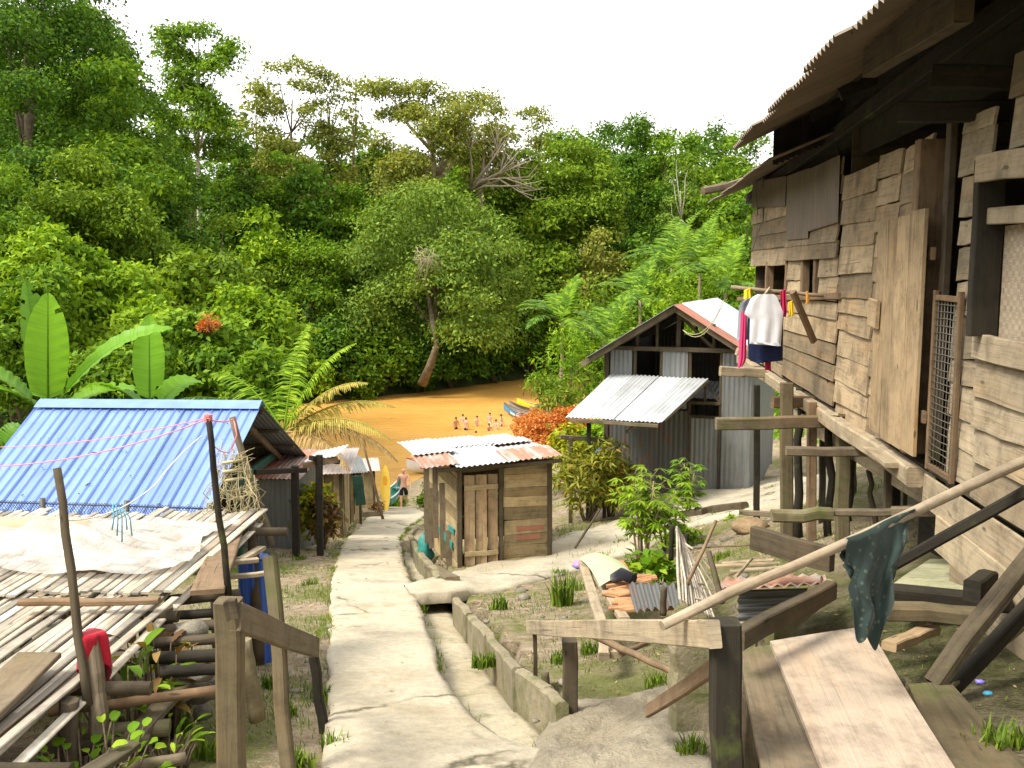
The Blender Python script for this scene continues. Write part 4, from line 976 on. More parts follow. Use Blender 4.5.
# green sack, step plank and slab beside it
c = Sp(425, 557); c.x += .0
sk = MB(); sk.grid(lambda u, v: c+V((math.cos(u*6.283)*(.16+.04*math.sin(v*9)+.012*math.sin(u*31+v*7))*max(.12, math.sin(.5+v*2.5)), math.sin(u*6.283)*(.14+.012*math.sin(u*25))*max(.12, math.sin(.5+v*2.5)), -.1+v*.56)), 22, 14)
sk.pole(c+V((0, 0, .42)), c+V((.05, 0, .52)), .035, .05, 8, 2, 0, .3)
tag(sk.build('sack', M['sack'], None, c), 'full green plastic sack leaning by the hut wall', 'sack')
m = MB(); a, b = Sp(424, 570), Sp(444, 586); m.beam(a+V((.1, 0, .06)), b+V((.12, 0, .1)), .2, .06); tag(m.build('step_plank', M['grey_wood'], None, b), 'short grey plank lying beside the gutter below the hut', 'plank')
# ================= blue-roofed house (left) =================
rgR = P(262, 405, 17); rgL = P(40, 403.5, 17); evR = P(206, 517, 13.8); evL = V((-8.35, 13.8, evR.z+.02)); bkR = P(313, 463, 21.0); bkL = V((-8.4, 21.1, bkR.z))
gzh = gz(-6, 17); bh = thing('blue_roof_house', V((-6, 17, gzh)), 'open-sided house with a bright blue ribbed metal roof', 'house')
m = MB()
for i in range(6):
    f, g_ = i/6-.003, (i+1)/6+.003; dz = V((0, 0, .010*(i % 2)+R.uniform(0, .006))); e = V((0, -R.uniform(0, .05), 0))
    m.sheet(evL.lerp(evR, f)+dz+e, evL.lerp(evR, g_)+dz+e, rgL.lerp(rgR, f)+dz, rgL.lerp(rgR, g_)+dz, .185, .03, 6, 0, .012, True)
roof_ = m.build('roof', M['blue'], bh)
m = MB()
for j in (.08, .36, .64, .92):
    for i in range(28): p = evL.lerp(evR, (i+.5)/28).lerp(rgL.lerp(rgR, (i+.5)/28), j); m.blob(p+V((R.uniform(-.02, .02), 0, .022)), (.008, .008, .007), 5, 3, 0)
for i in range(26):
    p = evL.lerp(evR, R.uniform(.05, .98)).lerp(rgL.lerp(rgR, R.uniform(.3, .98)), R.random()); q_ = V((R.uniform(-.07, .07), R.uniform(-.06, .06), .01)); m.tube([p+V((0, 0, .035)), p+q_+V((0, 0, .04))], .008, 4)
o_ = m.build('roof_screws', M['wire'], roof_); o_['kind'] = 'stuff'
m = MB()
m.sheet(rgR, rgL, bkR, bkL, .09, .012, 5); m.build('roof', M['tin'], bh)
m = MB(); dr_ = (rgR-evR).normalized()
m.grid(lambda u, v: rgL.lerp(rgR, u)+V((0, 0, .055))+(V((0, -.24, -.088)) if v == 0 else V((0, -.07, .0)) if v < .4 else V((0, .02, .03)) if v < .7 else V((0, .26, -.09))), 20, 3, (1, 1), False); m.build('ridge_cap', M['blue'], bh)
m = MB()
for f in (.06, .35, .62, .92): m.beam(rgL.lerp(bkL, f)-V((0, 0, .06)), rgR.lerp(bkR, f)-V((.05, 0, .06)), .06, .07)
m.each('purlin', M['dark_wood'], bh)
m = MB(); x = V((-.5, 0, -.13))
m.beam(rgR+x, bkR+x, .07, .12); m.beam(rgR+x, evR+x, .07, .12); m.each('rafter', M['brown_wood'], bh)
m = MB(); m.beam(bkL-V((0, .1, .2)), bkR-V((0.02, .1, .18)), .06, .26); m.beam(evL+V((0, .1, -.12)), evR+V((-.1, .1, -.12)), .06, .12); m.each('fascia', M['green_paint'], bh)
m = MB()
for (x, y, top) in ((-5.05, 17.1, rgR.z-.2), (-5.05, 20.7, bkR.z-.1), (-4.95, 14.2, evR.z-.1), (-6.6, 14.2, evR.z-.1), (-8.1, 20.7, bkR.z-.1), (-8.1, 14.2, evR.z-.1)):
    m = MB(); m.beam(V((x, y, gz(x, y)-.2)), V((x, y, top)), .13, .13, (0, 1, 0)); m.build('post', M['green_paint'], bh)
m = MB(); m.beam(V((-5.05, 14.2, evR.z-.2)), V((-5.05, 20.7, evR.z-.25)), .08, .16); m.build('tie_beam', M['green_paint'], bh)
m = MB()
for i in range(9): z = gzh-.4+.25*i; m.beam(V((-8.1, 14.3, z)), V((-5.2, 14.3, z)), .02, .25)
for i in range(9): z = gzh-.6+.25*i; m.beam(V((-8.1, 20.5, z)), V((-5.4, 20.5, z)), .02, .25)
m.build('wall', M['dark_wood'], bh)

# porch posts and roofs beyond it
por = thing('lean_to_shelter', G(320, 556), 'open shelter of dark posts beside the blue roofed house', 'shelter')
for (px, yt, yb, d, wpx) in ((296, 466, 560, 17.2, 7), (320, 455, 556, 17.5, 6.5)):
    t, b = P(px-1, yt, d), P(px, yb, d); b.z = gz(b.x, b.y)-.15; m = MB(); m.beam(b, t, wpx/F*d, wpx/F*d, (0, 1, 0), .12, 4, .008); m.build('post', M['black_wood'], por)
m = MB(); a, b = P(255, 472, 16.4), P(306, 470, 17.4); m.beam(a, b, .07, .09); m.beam(P(311, 458, 17.4), P(338, 462, 18.2), .1, .09); m.each('rail', M['black_wood'], por)
m = MB(); m.sheet(P(303, 462, 17.6), P(335, 456, 17.5), P(318, 452, 20.5), P(350, 444, 20.2), .09, .012, 4, .01); m.build('roof', M['tin_white'], por)
m = MB(); m.beam(P(303, 466, 17.5), P(338, 459, 17.6), .06, .12); m.build('fascia', M['brown_wood'], por)

def shack(name, label, corner, wd, dp, ht, ang, wallm, roofm, rise=.25, over=.25, door=False, sheetwall=False, cat='hut', roofs=2):
    c = V(corner); a = V((math.cos(ang), math.sin(ang), 0)); b = V((-math.sin(ang), math.cos(ang), 0)); t = thing(name, c, label, cat)
    q = lambda x, y, z: c+a*x+b*y+V((0, 0, z))
    for p0, p1, h_ in ((q(0, 0, 0), q(wd, 0, 0), ht), (q(wd, 0, 0), q(wd, dp, 0), ht), (q(wd, dp, 0), q(0, dp, 0), ht), (q(0, dp, 0), q(0, 0, 0), ht)):
        m = MB()
        if sheetwall: m.sheet(p0-V((0, 0, .3)), p1-V((0, 0, .3)), p0+V((0, 0, h_)), p1+V((0, 0, h_)), .1, .012, 4)
        else:
            L = (p1-p0).length; k = max(3, int(L/.18)); d = (p1-p0)/k; nrm = d.cross(V((0, 0, 1))).normalized()
            for i in range(k):
                o = p0+d*(i+.5)+nrm*R.uniform(0, .02); m.beam(o-V((0, 0, .3)), o+V((R.uniform(-.03, .03), 0, h_+R.uniform(-.05, .02))), d.length-.012, .02, nrm, .08, 2, .003)
        m.build('wall', M[wallm], t)
    m = MB()
    for x, y in ((0, 0), (wd, 0), (wd, dp), (0, dp)): m.beam(q(x, y, -.3), q(x, y, ht+.05), .08, .08, (0, 1, 0))
    m.each('post', M['dark_wood'], t)
    for i in range(roofs):
        m = MB(); x0, x1 = -over+(wd+2*over)*i/roofs-.03, -over+(wd+2*over)*(i+1)/roofs+.03; e = R.uniform(-.08, .08)
        m.sheet(q(x0, -over+e, ht+.04), q(x1, -over+e, ht+.05), q(x0, dp+over, ht+rise), q(x1, dp+over, ht+rise+.02), .09, .012, 4, .02); m.build('roof', M[roofm if isinstance(roofm, str) else roofm[i % len(roofm)]], t)
    return t
p = P(262, 556, 19.0); shack('tin_shack', 'low corrugated shack with a rusty red roof behind the dark posts', (p.x-.5, p.y, gz(p.x, p.y)), 1.25, 1.8, 1.45, math.radians(-4), 'tin', ('tin_red', 'tin_rust'), .25, .12, False, True)
p = P(300, 530, 22.6); shack('tin_shack', 'shack with a faded pink and white roof half hidden by the yellow bush', (p.x-.9, p.y, gz(p.x, p.y)), 1.9, 2.2, 1.55, math.radians(5), 'shed_wood', ('tin_pink', 'tin_pink'), .15, .25)
p = P(345, 524, 27.5); pk = thing('plank', p, '', 'x') if False else None
shack('plank_shack', 'grey plank shack with loose white roof sheets by the path', (p.x-1.0, p.y, gz(p.x, p.y)), 1.45, 1.9, 1.42, math.radians(14), 'shed_wood', ('tin', 'tin_white', 'tin'), .08, .2, roofs=3)
p = P(366, 516, 34); shack('plank_shack', 'farther plank shack next to the upright yellow kayak', (p.x-1.0, p.y, gz(p.x, p.y)), 1.3, 1.8, 1.62, math.radians(10), 'shed_wood', ('tin', 'tin_pink'), .08, .2)
m = MB(); a, b = P(384, 513, 31), P(363, 443, 31); a.z = gz(a.x, a.y)-.1; m.pole(a, b, .05, .035, 8, 5, .02); tag(m.build('leaning_pole', M['brown_wood'], None, a), 'tall brown pole leaning on the farther plank shack', 'pole')
m = MB(); a, b = P(393, 512, 34), P(384, 500, 34); m.box(V((P(372, 510, 33).x, 33, gz(P(372, 510, 33).x, 33)+.15)), .7, .5, .3, .3); tag(m.build('crate', M['grey_wood'], None, P(372, 514, 33)), 'low wooden trough at the foot of the leaning pole', 'trough')
bush(376, 502, 33, 12, 'leaf_redsh', 'small dark red plant at the foot of the leaning pole', leafpx=3, dens=1.5, name='shrub', cat='shrub')
m = MB(); m.beam(P(326, 500, 25), P(352, 540, 24), .07, .07); tag(m.build('leaning_pole', M['dark_wood'], None, P(352, 540, 24)), 'dark stick leaning against the grey plank shack', 'stick') if False else None
m = MB(); a, b = P(357, 476, 27.4), P(361, 505, 27.4); m.beam(b, a, .3, .04, (0, 1, 0)); tag(m.build('painted_panel', M['green_paint'], None, b), 'turquoise painted board on the end of the grey plank shack', 'board')

# yellow kayak standing on end, green boat, far moored boat
kb = P(386, 509, 38); kb.z = gz(kb.x, kb.y); kt = P(385, 466, 39.2); kd = (kt-kb)
m = MB(); kx = V((1, 0, 0)); ky = kd.normalized().cross(kx).normalized()
def hull(u, v, s=1.):
    f = v; wdt = .20*math.sin(math.pi*min(1, .05+f*.9))**.6*s; an = math.pi*u; return kb+kd*f+kx*math.cos(an)*wdt+(-ky if ky.y > 0 else ky)*-.0+V((0, 1, 0))*(math.sin(an)*.18*s-.0)
m.grid(hull, 12, 16); 
kk = thing('kayak', kb, 'yellow kayak stood upright against the farther shack', 'kayak'); m.build('hull', M['yellow_hull'], kk)
m = MB(); m.grid(lambda u, v: kb+kd*v+kx*(2*u-1)*.20*math.sin(math.pi*min(1, .05+v*.9))**.6+V((0, -.05*math.sin(math.pi*u)-.004, 0)), 8, 16); m.build('deck', M['yellow_hull'], kk)
m = MB(); m.grid(lambda u, v: kb+kd*(.58+.2*v)+kx*(2*u-1)*.095*math.sin(math.pi*(.1+.8*v))**.5+V((0, -.066, 0)), 6, 6); m.build('cockpit', M['orange'], kk)
def boat(name, label, bow, stern, wd, h, mats, seats=4, prow=.5, sub=.12):
    bow, stern = V(bow), V(stern); d = stern-bow; L = d.length; t = d.normalized(); s = t.cross(V((0, 0, 1))).normalized(); k = 22; o = thing(name, (bow+stern)/2, label, 'boat')
    def sec(f):
        wv = wd/2*max(.03, min(1, math.sin(math.pi*min(.5, f*1.1+.02))))*(1 if f < .8 else 1-(f-.8)*1.2); z = prow*max(0, (1-f*3.2))**2+.12*max(0, f-.7); return wv, z
    def out(u, v, inn=0):
        wv, z = sec(v); wv = max(.01, wv-inn); a = math.pi*(u); y = -math.cos(a)*wv; zz = z+h-(h-inn)*math.sin(a)**.7-sub; return bow+d*v+s*y+V((0, 0, zz))
    m = MB(); m.grid(lambda u, v: out(u, v), 12, k); m.build('hull', M[mats[0]], o)
    m = MB(); m.grid(lambda u, v: out(u, v, .035), 12, k); m.build('inside', M[mats[1]], o)
    m = MB()
    for sg in (0, 1): m.tube([out(sg, i/k, .015)+V((0, 0, .01)) for i in range(k+1)], .03, 5)
    m.each('gunwale', M[mats[2]], o)
    m = MB()
    for i in range(seats): f = .25+.6*i/max(1, seats-1); wv, z = sec(f); q = bow+d*f+V((0, 0, z+h-.12-sub)); m.beam(q-s*(wv-.03), q+s*(wv-.03), .22, .03)
    m.each('thwart', M[mats[1]], o)
    for sg in (0.12,):                 # painted panels along the side
        for i in range(5):
            m = MB(); f0, f1 = .16+.13*i, .26+.13*i
            for u_ in (.10, .90):
                m.grid(lambda u, v: out(u_-.05+.1*u, f0+(f1-f0)*v)+s*(-.008 if u_ < .5 else .008), 2, 3)
            m.build('painted_panel', M[mats[3]], o)
    return o
bb = Zp(504, 414, 0); boat('longboat', 'blue sided longboat nearest the bathers with its bow to the left', bb, bb+V((5.2, -8.6, .1)), 1.15, .62, ('blue_hull', 'grey_hull', 'dark_wood', 'white_paint'), 4)
bb = Zp(509, 411, 0); boat('longboat', 'grey longboat moored just behind the blue sided one', bb, bb+V((6.2, -7.6, .1)), 1.1, .55, ('grey_hull', 'dark_wood', 'grey_wood', 'red_paint'), 4)
bb = Zp(517, 408, 0); boat('longboat', 'yellow edged longboat farthest out behind the grey one', bb, bb+V((8.2, -5.5, .1)), 1.1, .5, ('yellow_hull', 'grey_hull', 'yellow_hull', 'grey_hull'), 4)
p = P(392, 507, 40); p.z = gz(p.x, p.y)+.25; boat('dinghy', 'green dinghy pulled up on the bank beside the walking man', p+V((.25, 1.6, .25)), p+V((-.25, .1, -.2)), .6, .42, ('teal_hull', 'teal_hull', 'white_paint', 'white_paint'), 2, .3, 0)
p = Zp(421, 474, 0); boat('motorboat', 'white boat with a red stripe on the water beyond the hut', p+V((-.9, 0, .1)), p+V((4, 1.2, 0)), 1.4, .75, ('white_paint', 'white_paint', 'red_paint', 'red_paint'), 2, .25, .1)

# ================= people =================
def skin_mesh(pts, edges, rad, root=0, sub=1):
    me = bpy.data.meshes.new('tmp'); me.from_pydata([tuple(p) for p in pts], edges, []); ob = bpy.data.objects.new('tmp', me); COL.objects.link(ob)
    md = ob.modifiers.new('s', 'SKIN'); md.use_smooth_shade = True; md.branch_smoothing = .5
    for i, v in enumerate(me.skin_vertices[0].data):
        r = rad[i]; v.radius = r if isinstance(r, tuple) else (r, r); v.use_root = (i == root)
    sb = ob.modifiers.new('d', 'SUBSURF'); sb.levels = sb.render_levels = sub
    dg = bpy.context.evaluated_depsgraph_get(); out = bpy.data.meshes.new_from_object(ob.evaluated_get(dg)); bpy.data.objects.remove(ob); bpy.data.meshes.remove(me); return out
def person(loc, face, label, pose, skin='skin', shorts='black_cloth', hair=True, group=None, h=1.72, fingers=True, cat='person'):
    """standing or walking figure; face = heading (radians, 0 faces the camera). pose: lists of joint offsets"""
    s = h/1.72; t = thing('person', loc, label, cat, group); t.rotation_euler = (0, 0, face)
    J = {'pel': (0, 0, .93), 'sp1': (0, .01, 1.08), 'sp2': (0, 0, 1.24), 'ch': (0, .01, 1.36), 'nk': (0, -.01, 1.47), 'h0': (0, -.03, 1.55), 'h1': (0, -.035, 1.63), 'h2': (0, -.02, 1.69)}
    Rr = {'pel': (.155, .115), 'sp1': (.135, .10), 'sp2': (.155, .115), 'ch': (.165, .115), 'nk': (.055, .055), 'h0': (.065, .08), 'h1': (.077, .095), 'h2': (.06, .07)}
    E = [('pel', 'sp1'), ('sp1', 'sp2'), ('sp2', 'ch'), ('ch', 'nk'), ('nk', 'h0'), ('h0', 'h1'), ('h1', 'h2')]
    for sd_, n_ in ((-1, 'l'), (1, 'r')):
        sw, ab, el = pose['arm'][0 if sd_ < 0 else 1]; lg, kn = pose['leg'][0 if sd_ < 0 else 1]
        J['s'+n_] = (sd_*.19, 0, 1.40); Rr['s'+n_] = (.065, .065)
        d = V((sd_*math.sin(ab), -math.sin(sw)*math.cos(ab), -math.cos(sw)*math.cos(ab))); e = V(J['s'+n_])+d*.29
        d2 = V((sd_*math.sin(ab)*.6, -math.sin(sw+el)*math.cos(ab*.6), -math.cos(sw+el)*math.cos(ab*.6))); w_ = e+d2*.25; pm = w_+d2*.08
        J['e'+n_], J['w'+n_], J['m'+n_] = e, w_, pm; Rr['e'+n_] = (.04, .04); Rr['w'+n_] = (.027, .027); Rr['m'+n_] = (.022, .042)
        E += [('ch', 's'+n_), ('s'+n_, 'e'+n_), ('e'+n_, 'w'+n_), ('w'+n_, 'm'+n_)]
        J['hip'+n_] = (sd_*.095, 0, .86); Rr['hip'+n_] = (.095, .1)
        k = V(J['hip'+n_])+V((sd_*.012, -math.sin(lg)*.41, -math.cos(lg)*.41)); an = k+V((0, math.sin(kn-lg)*.39, -math.cos(kn-lg)*.39)); he = an+V((0, .02, -.05)); to = an+V((sd_*.02, -.15, -.055))
        J['k'+n_], J['a'+n_], J['t'+n_] = k, an, to; Rr['k'+n_] = (.056, .06); Rr['a'+n_] = (.036, .04); Rr['t'+n_] = (.042, .022)
        E += [('pel', 'hip'+n_), ('hip'+n_, 'k'+n_), ('k'+n_, 'a'+n_), ('a'+n_, 't'+n_)]
        if fingers:
            sdv = V((0, -1, 0)); 
            for q in range(4):
                nm = 'f%d%s' % (q, n_); off = (q-1.5)*.020; b_ = pm+V((0, off, 0))+d2*.015; L = (.068, .078, .074, .058)[q]; m_ = b_+d2*L*.55+V((-sd_*.004, 0, 0)); tp = b_+d2*L+V((-sd_*.016, 0, 0))
                J[nm+'a'], J[nm+'b'], J[nm+'c'] = b_, m_, tp; Rr[nm+'a'] = Rr[nm+'b'] = (.009, .009); Rr[nm+'c'] = (.007, .007); E += [('m'+n_, nm+'a'), (nm+'a', nm+'b'), (nm+'b', nm+'c')]
            J['th'+n_] = w_+d2*.05+V((-sd_*.01, -.045, 0)); J['tu'+n_] = w_+d2*.09+V((-sd_*.015, -.055, 0)); Rr['th'+n_] = (.011, .011); Rr['tu'+n_] = (.008, .008); E += [('w'+n_, 'th'+n_), ('th'+n_, 'tu'+n_)]
    ks = list(J); ix = {k: i for i, k in enumerate(ks)}
    me = skin_mesh([V(J[k])*s for k in ks], [(ix[a], ix[b]) for a, b in E], [tuple(x*s for x in Rr[k]) for k in ks])
    # nose, ears, brow and chin are part of the body mesh: small displacements of the head
    for v in me.vertices:
        x, y, z = v.co/s
        if z > 1.50 and y < -.05:
            if abs(x) < .018 and 1.575 < z < 1.625: v.co.y -= .022*s
            if 1.625 < z < 1.645 and .015 < abs(x) < .05: v.co.y += .008*s
    me.materials.clear(); me.materials.append(M[skin]); ob = bpy.data.objects.new('body', me); COL.objects.link(ob); ob.parent = t; WL[ob.name] = V((0, 0, 0))
    for p_ in me.polygons: p_.use_smooth = True
    def extra(name, keys, ed, rr, mat):
        m2 = skin_mesh([V(k) for k in keys], ed, rr); m2.materials.clear(); m2.materials.append(M[mat]); o2 = bpy.data.objects.new(name, m2); COL.objects.link(o2); o2.parent = t
        for p_ in m2.polygons: p_.use_smooth = True
    hl, hr_, kl, kr = [V(J[k])*s for k in ('hipl', 'hipr', 'kl', 'kr')]
    extra('shorts', [V((0, 0, .99))*s, V((0, 0, .90))*s, hl, hl.lerp(kl, .5), hl.lerp(kl, .85), hr_, hr_.lerp(kr, .5), hr_.lerp(kr, .85)], [(0, 1), (1, 2), (2, 3), (3, 4), (1, 5), (5, 6), (6, 7)],
          [(.165*s, .125*s), (.17*s, .13*s), (.11*s, .115*s), (.10*s, .105*s), (.098*s, .10*s), (.11*s, .115*s), (.10*s, .105*s), (.098*s, .10*s)], shorts)
    fm = MB()
    for sg in (-1, 1): fm.blob(V((sg*.03, -.112, 1.632))*s, (.011*s, .006*s, .007*s), 6, 4, 0)
    WL_t = WL[t.name]; WL[t.name] = V((0, 0, 0)); fm.build('eyes', M['hair'], t)
    fm = MB()
    for sg in (-1, 1): fm.blob(V((sg*.085, -.01, 1.615))*s, (.012*s, .025*s, .034*s), 6, 5, 0)
    fm.build('ears', M[skin], t)
    fm = MB(); fm.blob(V((0, -.098, 1.555))*s, (.026*s, .010*s, .007*s), 8, 4, 0); fm.build('mouth', M['red_paint'] if False else M['skin_tan'], t)
    if hair:
        fm = MB(); fm.grid(lambda u, v: V((math.cos(u*6.283)*.094*math.sin(v*1.75), -.015+math.sin(u*6.283)*.115*math.sin(v*1.75), 1.64+.105*math.cos(v*1.75)-(.03 if math.sin(u*6.283) > .2 and v > .8 else 0)))*s, 14, 6); fm.build('hair', M['hair'], t)
    WL[t.name] = WL_t; return t
mp = P(404, 511, 40.5); mp.z = SL0-SL*mp.y
mp.z = EYE-1.6-SL*40.5+.05
person(mp, .1, 'bald bare-chested man in black shorts walking up the path', {'arm': ((-.3, .25, .15), (.35, .22, .3)), 'leg': ((.32, .1), (-.22, .25))}, 'skin', 'black_cloth', False, None, 1.78)
bath = [(456, 429, 'bather in black shorts farthest left in the river', 'skin_tan', 'black_cloth', True, .5, ((.1, .15, .4), (.2, .12, .3)), .50),
        (463, 424, 'pale bather just behind the two dark-shorted ones', 'skin', 'grey_cloth', True, -.6, ((.5, .2, .8), (.3, .3, .9)), .65),
        (466, 430, 'dark haired bather in black shorts standing nearest the hut roof', 'skin', 'black_cloth', True, 2.4, ((.1, .1, .2), (.1, .12, .2)), .45),
        (477, 426, 'bather standing alone in the middle of the group in red trunks', 'skin', 'red', True, .2, ((.6, .2, 1.2), (.6, .2, 1.2)), .62),
        (490, 423, 'bather with a white cloth behind the right-hand pair', 'skin', 'fabric_white', True, -.3, ((.4, .4, .6), (.2, .2, .4)), .60),
        (489, 431, 'crouching bather low in the water in crimson trunks', 'skin_tan', 'crimson', True, .6, ((.5, .2, .8), (.5, .2, .7)), .85),
        (496, 429, 'pale bather bending beside the crimson trunks one', 'skin', 'beige', True, -.5, ((.7, .2, .5), (.7, .2, .5)), .70),
        (501, 426, 'bather in dark blue shorts beside the bow of the boats', 'skin', 'navy', True, 1.2, ((.2, .5, .9), (.1, .2, .3)), .50),
        (476, 433, 'swimmer with only head and shoulders above the brown water', 'skin_tan', 'black_cloth', True, .1, ((.7, .6, .2), (.7, .6, .2)), 1.30)]
for (px, py, lb, sk_, sh, hr_, fc, arm, dep) in bath:
    p = Zp(px, py, 0); person((p.x, p.y, -dep-.22), fc, lb, {'arm': arm, 'leg': ((.08, .05), (-.06, .1))}, sk_, sh, hr_, 'people bathing in the river', 1.68, False)
p = P(503, 409, 78); person((p.x+.5, p.y-1.2, .05), .4, 'person in a white top at the bow of the boats', {'arm': ((.6, .2, .5), (.5, .2, .4)), 'leg': ((.2, .2), (.1, .3))}, 'fabric_white', 'grey_cloth', True, 'people bathing in the river', 1.55, False) if False else None
# ================= bamboo drying platform (near left) =================
PZ = EYE-2.0
plat = thing('drying_platform', V((-4, 6, gz(-4, 6))), 'raised platform of long split bamboo slats under a plastic sheet', 'platform')
mb = MB(); x = -6.6
while x < -2.12:
    wd = R.uniform(.040, .062); ex = R.uniform(-.12, .12); dx = R.uniform(-.01, .03); bad = False
    mb.beam((x+wd/2-.06, 5.72+ex*.6, PZ+R.uniform(0, .014)), (x+wd/2+dx+(.15 if bad else 0), 7.72+ex, PZ+R.uniform(0, .014)+(.05 if bad else 0)), wd, .016, (0, 0, 1), .3, 4, .006); x += wd+R.uniform(.002, .012)
x = -5.4
while x < -2.12:
    wd = R.uniform(.035, .06); ex = R.uniform(-.15, .12)
    mb.beam((x-.05+R.uniform(-.03, .03), 3.55+ex, PZ-.05+R.uniform(0, .014)), (x+wd/2+.02+R.uniform(-.02, .04), 5.78+ex*.5, PZ-.03+R.uniform(0, .014)), wd, .016, (0, 0, 1), .3, 4, .006); x += wd+R.uniform(.002, .012)
for i in range(30):
    x = -6.5+i*.15; mb.beam((x, 3.6, PZ-.13), (x+.05, 7.7, PZ-.085), .06, .016, (0, 0, 1), .3, 4, .006)
mb.build('slat_bed', M['bamboo'], plat)
for (a, b, w_, h_, mt) in ((P(20, 608, 5.4), P(160, 605, 5.45), .06, .035, 'brown_wood'), (P(-40, 580, 6.2), P(131, 573, 6.1), .05, .035, 'brown_wood'), (P(-40, 528, 7.2), P(55, 521, 7.3), .05, .04, 'bamboo')):
    mb = MB(); mb.beam(a+V((0, 0, .03)), b+V((0, 0, .03)), w_, h_, (0, 0, 1), .2, 4, .006); mb.build('batten', M[mt], plat)
for Y in (3.8, 4.6, 5.6, 6.6, 7.5):
    mb = MB(); mb.pole((-6.6, Y, PZ-.11), (-1.95+R.uniform(-.1, .2), Y, PZ-.10), .04, .035, 7, 6, .01); mb.build('bearer', M['dark_wood'], plat)
for (x, y) in ((-2.15, 4.4), (-2.15, 5.7), (-2.1, 7.5), (-4, 4.4), (-4, 5.7), (-4, 7.5), (-6, 5.7), (-6, 7.5)):
    mb = MB(); mb.pole((x, y, gz(x, y)-.2), (x, y, PZ-.07), .055, .045, 7, 4, .02); mb.build('leg', M['dark_wood'], plat)
mb = MB(); a, b, c, d = P(188, 602, 5.5), P(222, 590, 5.7), P(226, 520, 7.9), P(248, 518, 7.8)
mb.beam((a+b)/2+V((.02, 0, .02)), (c+d)/2+V((-.02, 0, .02)), .20, .03, (0, 0, 1), .2, 5, .008); mb.build('edge_plank', M['brown_wood'], plat)
for (x0, x1, y, lb) in ((-40, 20, 720, 'broad plank lying loose on the near end of the bamboo platform'), (-60, 45, 745, 'second broad plank lowest in the left bottom corner')):
    mb = MB(); mb.beam(P(x0, y+25, 3.9)+V((0, 0, .06)), P(x1+20, y-75, 4.6)+V((0, 0, -.05)), .22, .03, (0, 0, 1), .15, 4, .006); tag(mb.build('loose_plank', M['grey_wood'], None, P(x0, y, 4)), lb, 'plank')
# plastic sheet with a bundle under it
sx0, sx1, sy0, sy1 = -6.2, -2.18, 6.0, 7.3
def psheet(u, v):
    x = sx0+(sx1-sx0)*u+.10*math.sin(v*7)*u-.35*u*max(0, .5-v)**1.2*1.6; y = sy0+(sy1-sy0)*v+.05*math.sin(u*11)
    bulge = .15*max(0, 1-((y-6.66)/.27)**2)**.45*(1/(1+math.exp((x+2.85)*9))); wr = .030*NZ.fractal(V((x*2.2, y*3.1, .3)), 1, 2, 5)+.004*math.sin(u*71-v*13)+.009*math.sin(v*53+u*29)
    return V((x, y, PZ+.045+bulge+wr*(1+bulge*3)+.012))
mb = MB(); mb.grid(psheet, 120, 60); tag(mb.build('plastic_sheet', M['plastic'], None, (-4.3, 6.7, PZ)), 'crumpled clear plastic sheet spread over a bundle on the bamboo platform', 'plastic sheet')
mb = MB(); mb.tube([V((-6.4, 6.75, PZ+.12)), V((-5, 6.74, PZ+.13)), V((-3.2, 6.72, PZ+.12)), V((-2.98, 6.72, PZ+.11))], [.10, .115, .11, .07], 12, None, .06)
tag(mb.build('rolled_mat', M['beige'], None, (-5, 6.75, PZ+.02)), 'rolled beige mat under the clear plastic sheet', 'mat')
# poles, net, lines
def npole(name, a, b, r, mat, label, r1=None, cat='pole', wob=.012):
    wob = min(wob, (V(b)-V(a)).length*.006)
    m = MB(); m.pole(a, b, r, r1, 9, 7, wob, .08); return tag(m.build(name, M[mat], None, a), label, cat)
npole('pole', P(88, 705, 4.5), P(57, 468, 4.75), .024, 'dark_wood', 'thin dark pole standing through the left of the bamboo platform', .020)
npole('pole', P(229, 598, 5.7), P(208, 415, 5.8), .022, 'black_wood', 'dark upright pole with pink cord tied round its top', .019)
npole('pole', P(271, 545, 7.9), P(232, 417, 7.9), .035, 'grey_wood', 'leaning grey pole that the fishing net hangs from', .028)
m = MB(); q0, q1 = P(212, 440, 7.7), P(238, 425, 7.8)
for i in range(60):
    f = i/59; t = P(218+38*f+R.uniform(-3, 3), 432+R.uniform(0, 55)+f*30, 7.75); e = P(203+58*f+R.uniform(-6, 6), 515+R.uniform(-25, 30), 7.65+R.uniform(-.1, .2)); k = t.lerp(e, .5)+V((R.uniform(-.08, .08), R.uniform(-.06, .06), 0))
    m.tube([t, t.lerp(e, .3)+V((R.uniform(-.04, .04), 0, 0)), k, k.lerp(e, .6)+V((R.uniform(-.06, .06), 0, 0)), e], R.uniform(.002, .0045), 4)
for i in range(34):
    y = R.uniform(450, 520); a = P(212+R.uniform(-4, 22), y, 7.74); b = P(236+R.uniform(0, 24), y+R.uniform(-14, 14), 7.7); m.tube([a, a.lerp(b, .5)-V((0, 0, R.uniform(.01, .07))), b], .002, 4)
for i in range(3): a, b = P(222, 463+9*i, 7.7), P(243, 460+9*i, 7.75); m.tube([a, b], .014, 5)
tag(m.build('fishing_net', M['net'], None, P(240, 520, 7.7)), 'tangled old fishing net draped from the leaning pole', 'fishing net')
m = MB()
def sag(a, b, s, k=10): return [a.lerp(b, i/k)-V((0, 0, 4*s*(i/k)*(1-i/k))) for i in range(k+1)]
m.tube(sag(P(-60, 466, 6.4), P(208, 419, 5.8), .10), .004, 5); m.tube(sag(P(-60, 443, 9.5), P(208, 418, 5.8), .10), .0035, 5); m.tube(sag(P(208, 419, 5.8), P(234, 419, 7.9), .02), .005, 5); m.tube(sag(P(209, 440, 5.8), P(233, 449, 7.8), .05), .004, 5)
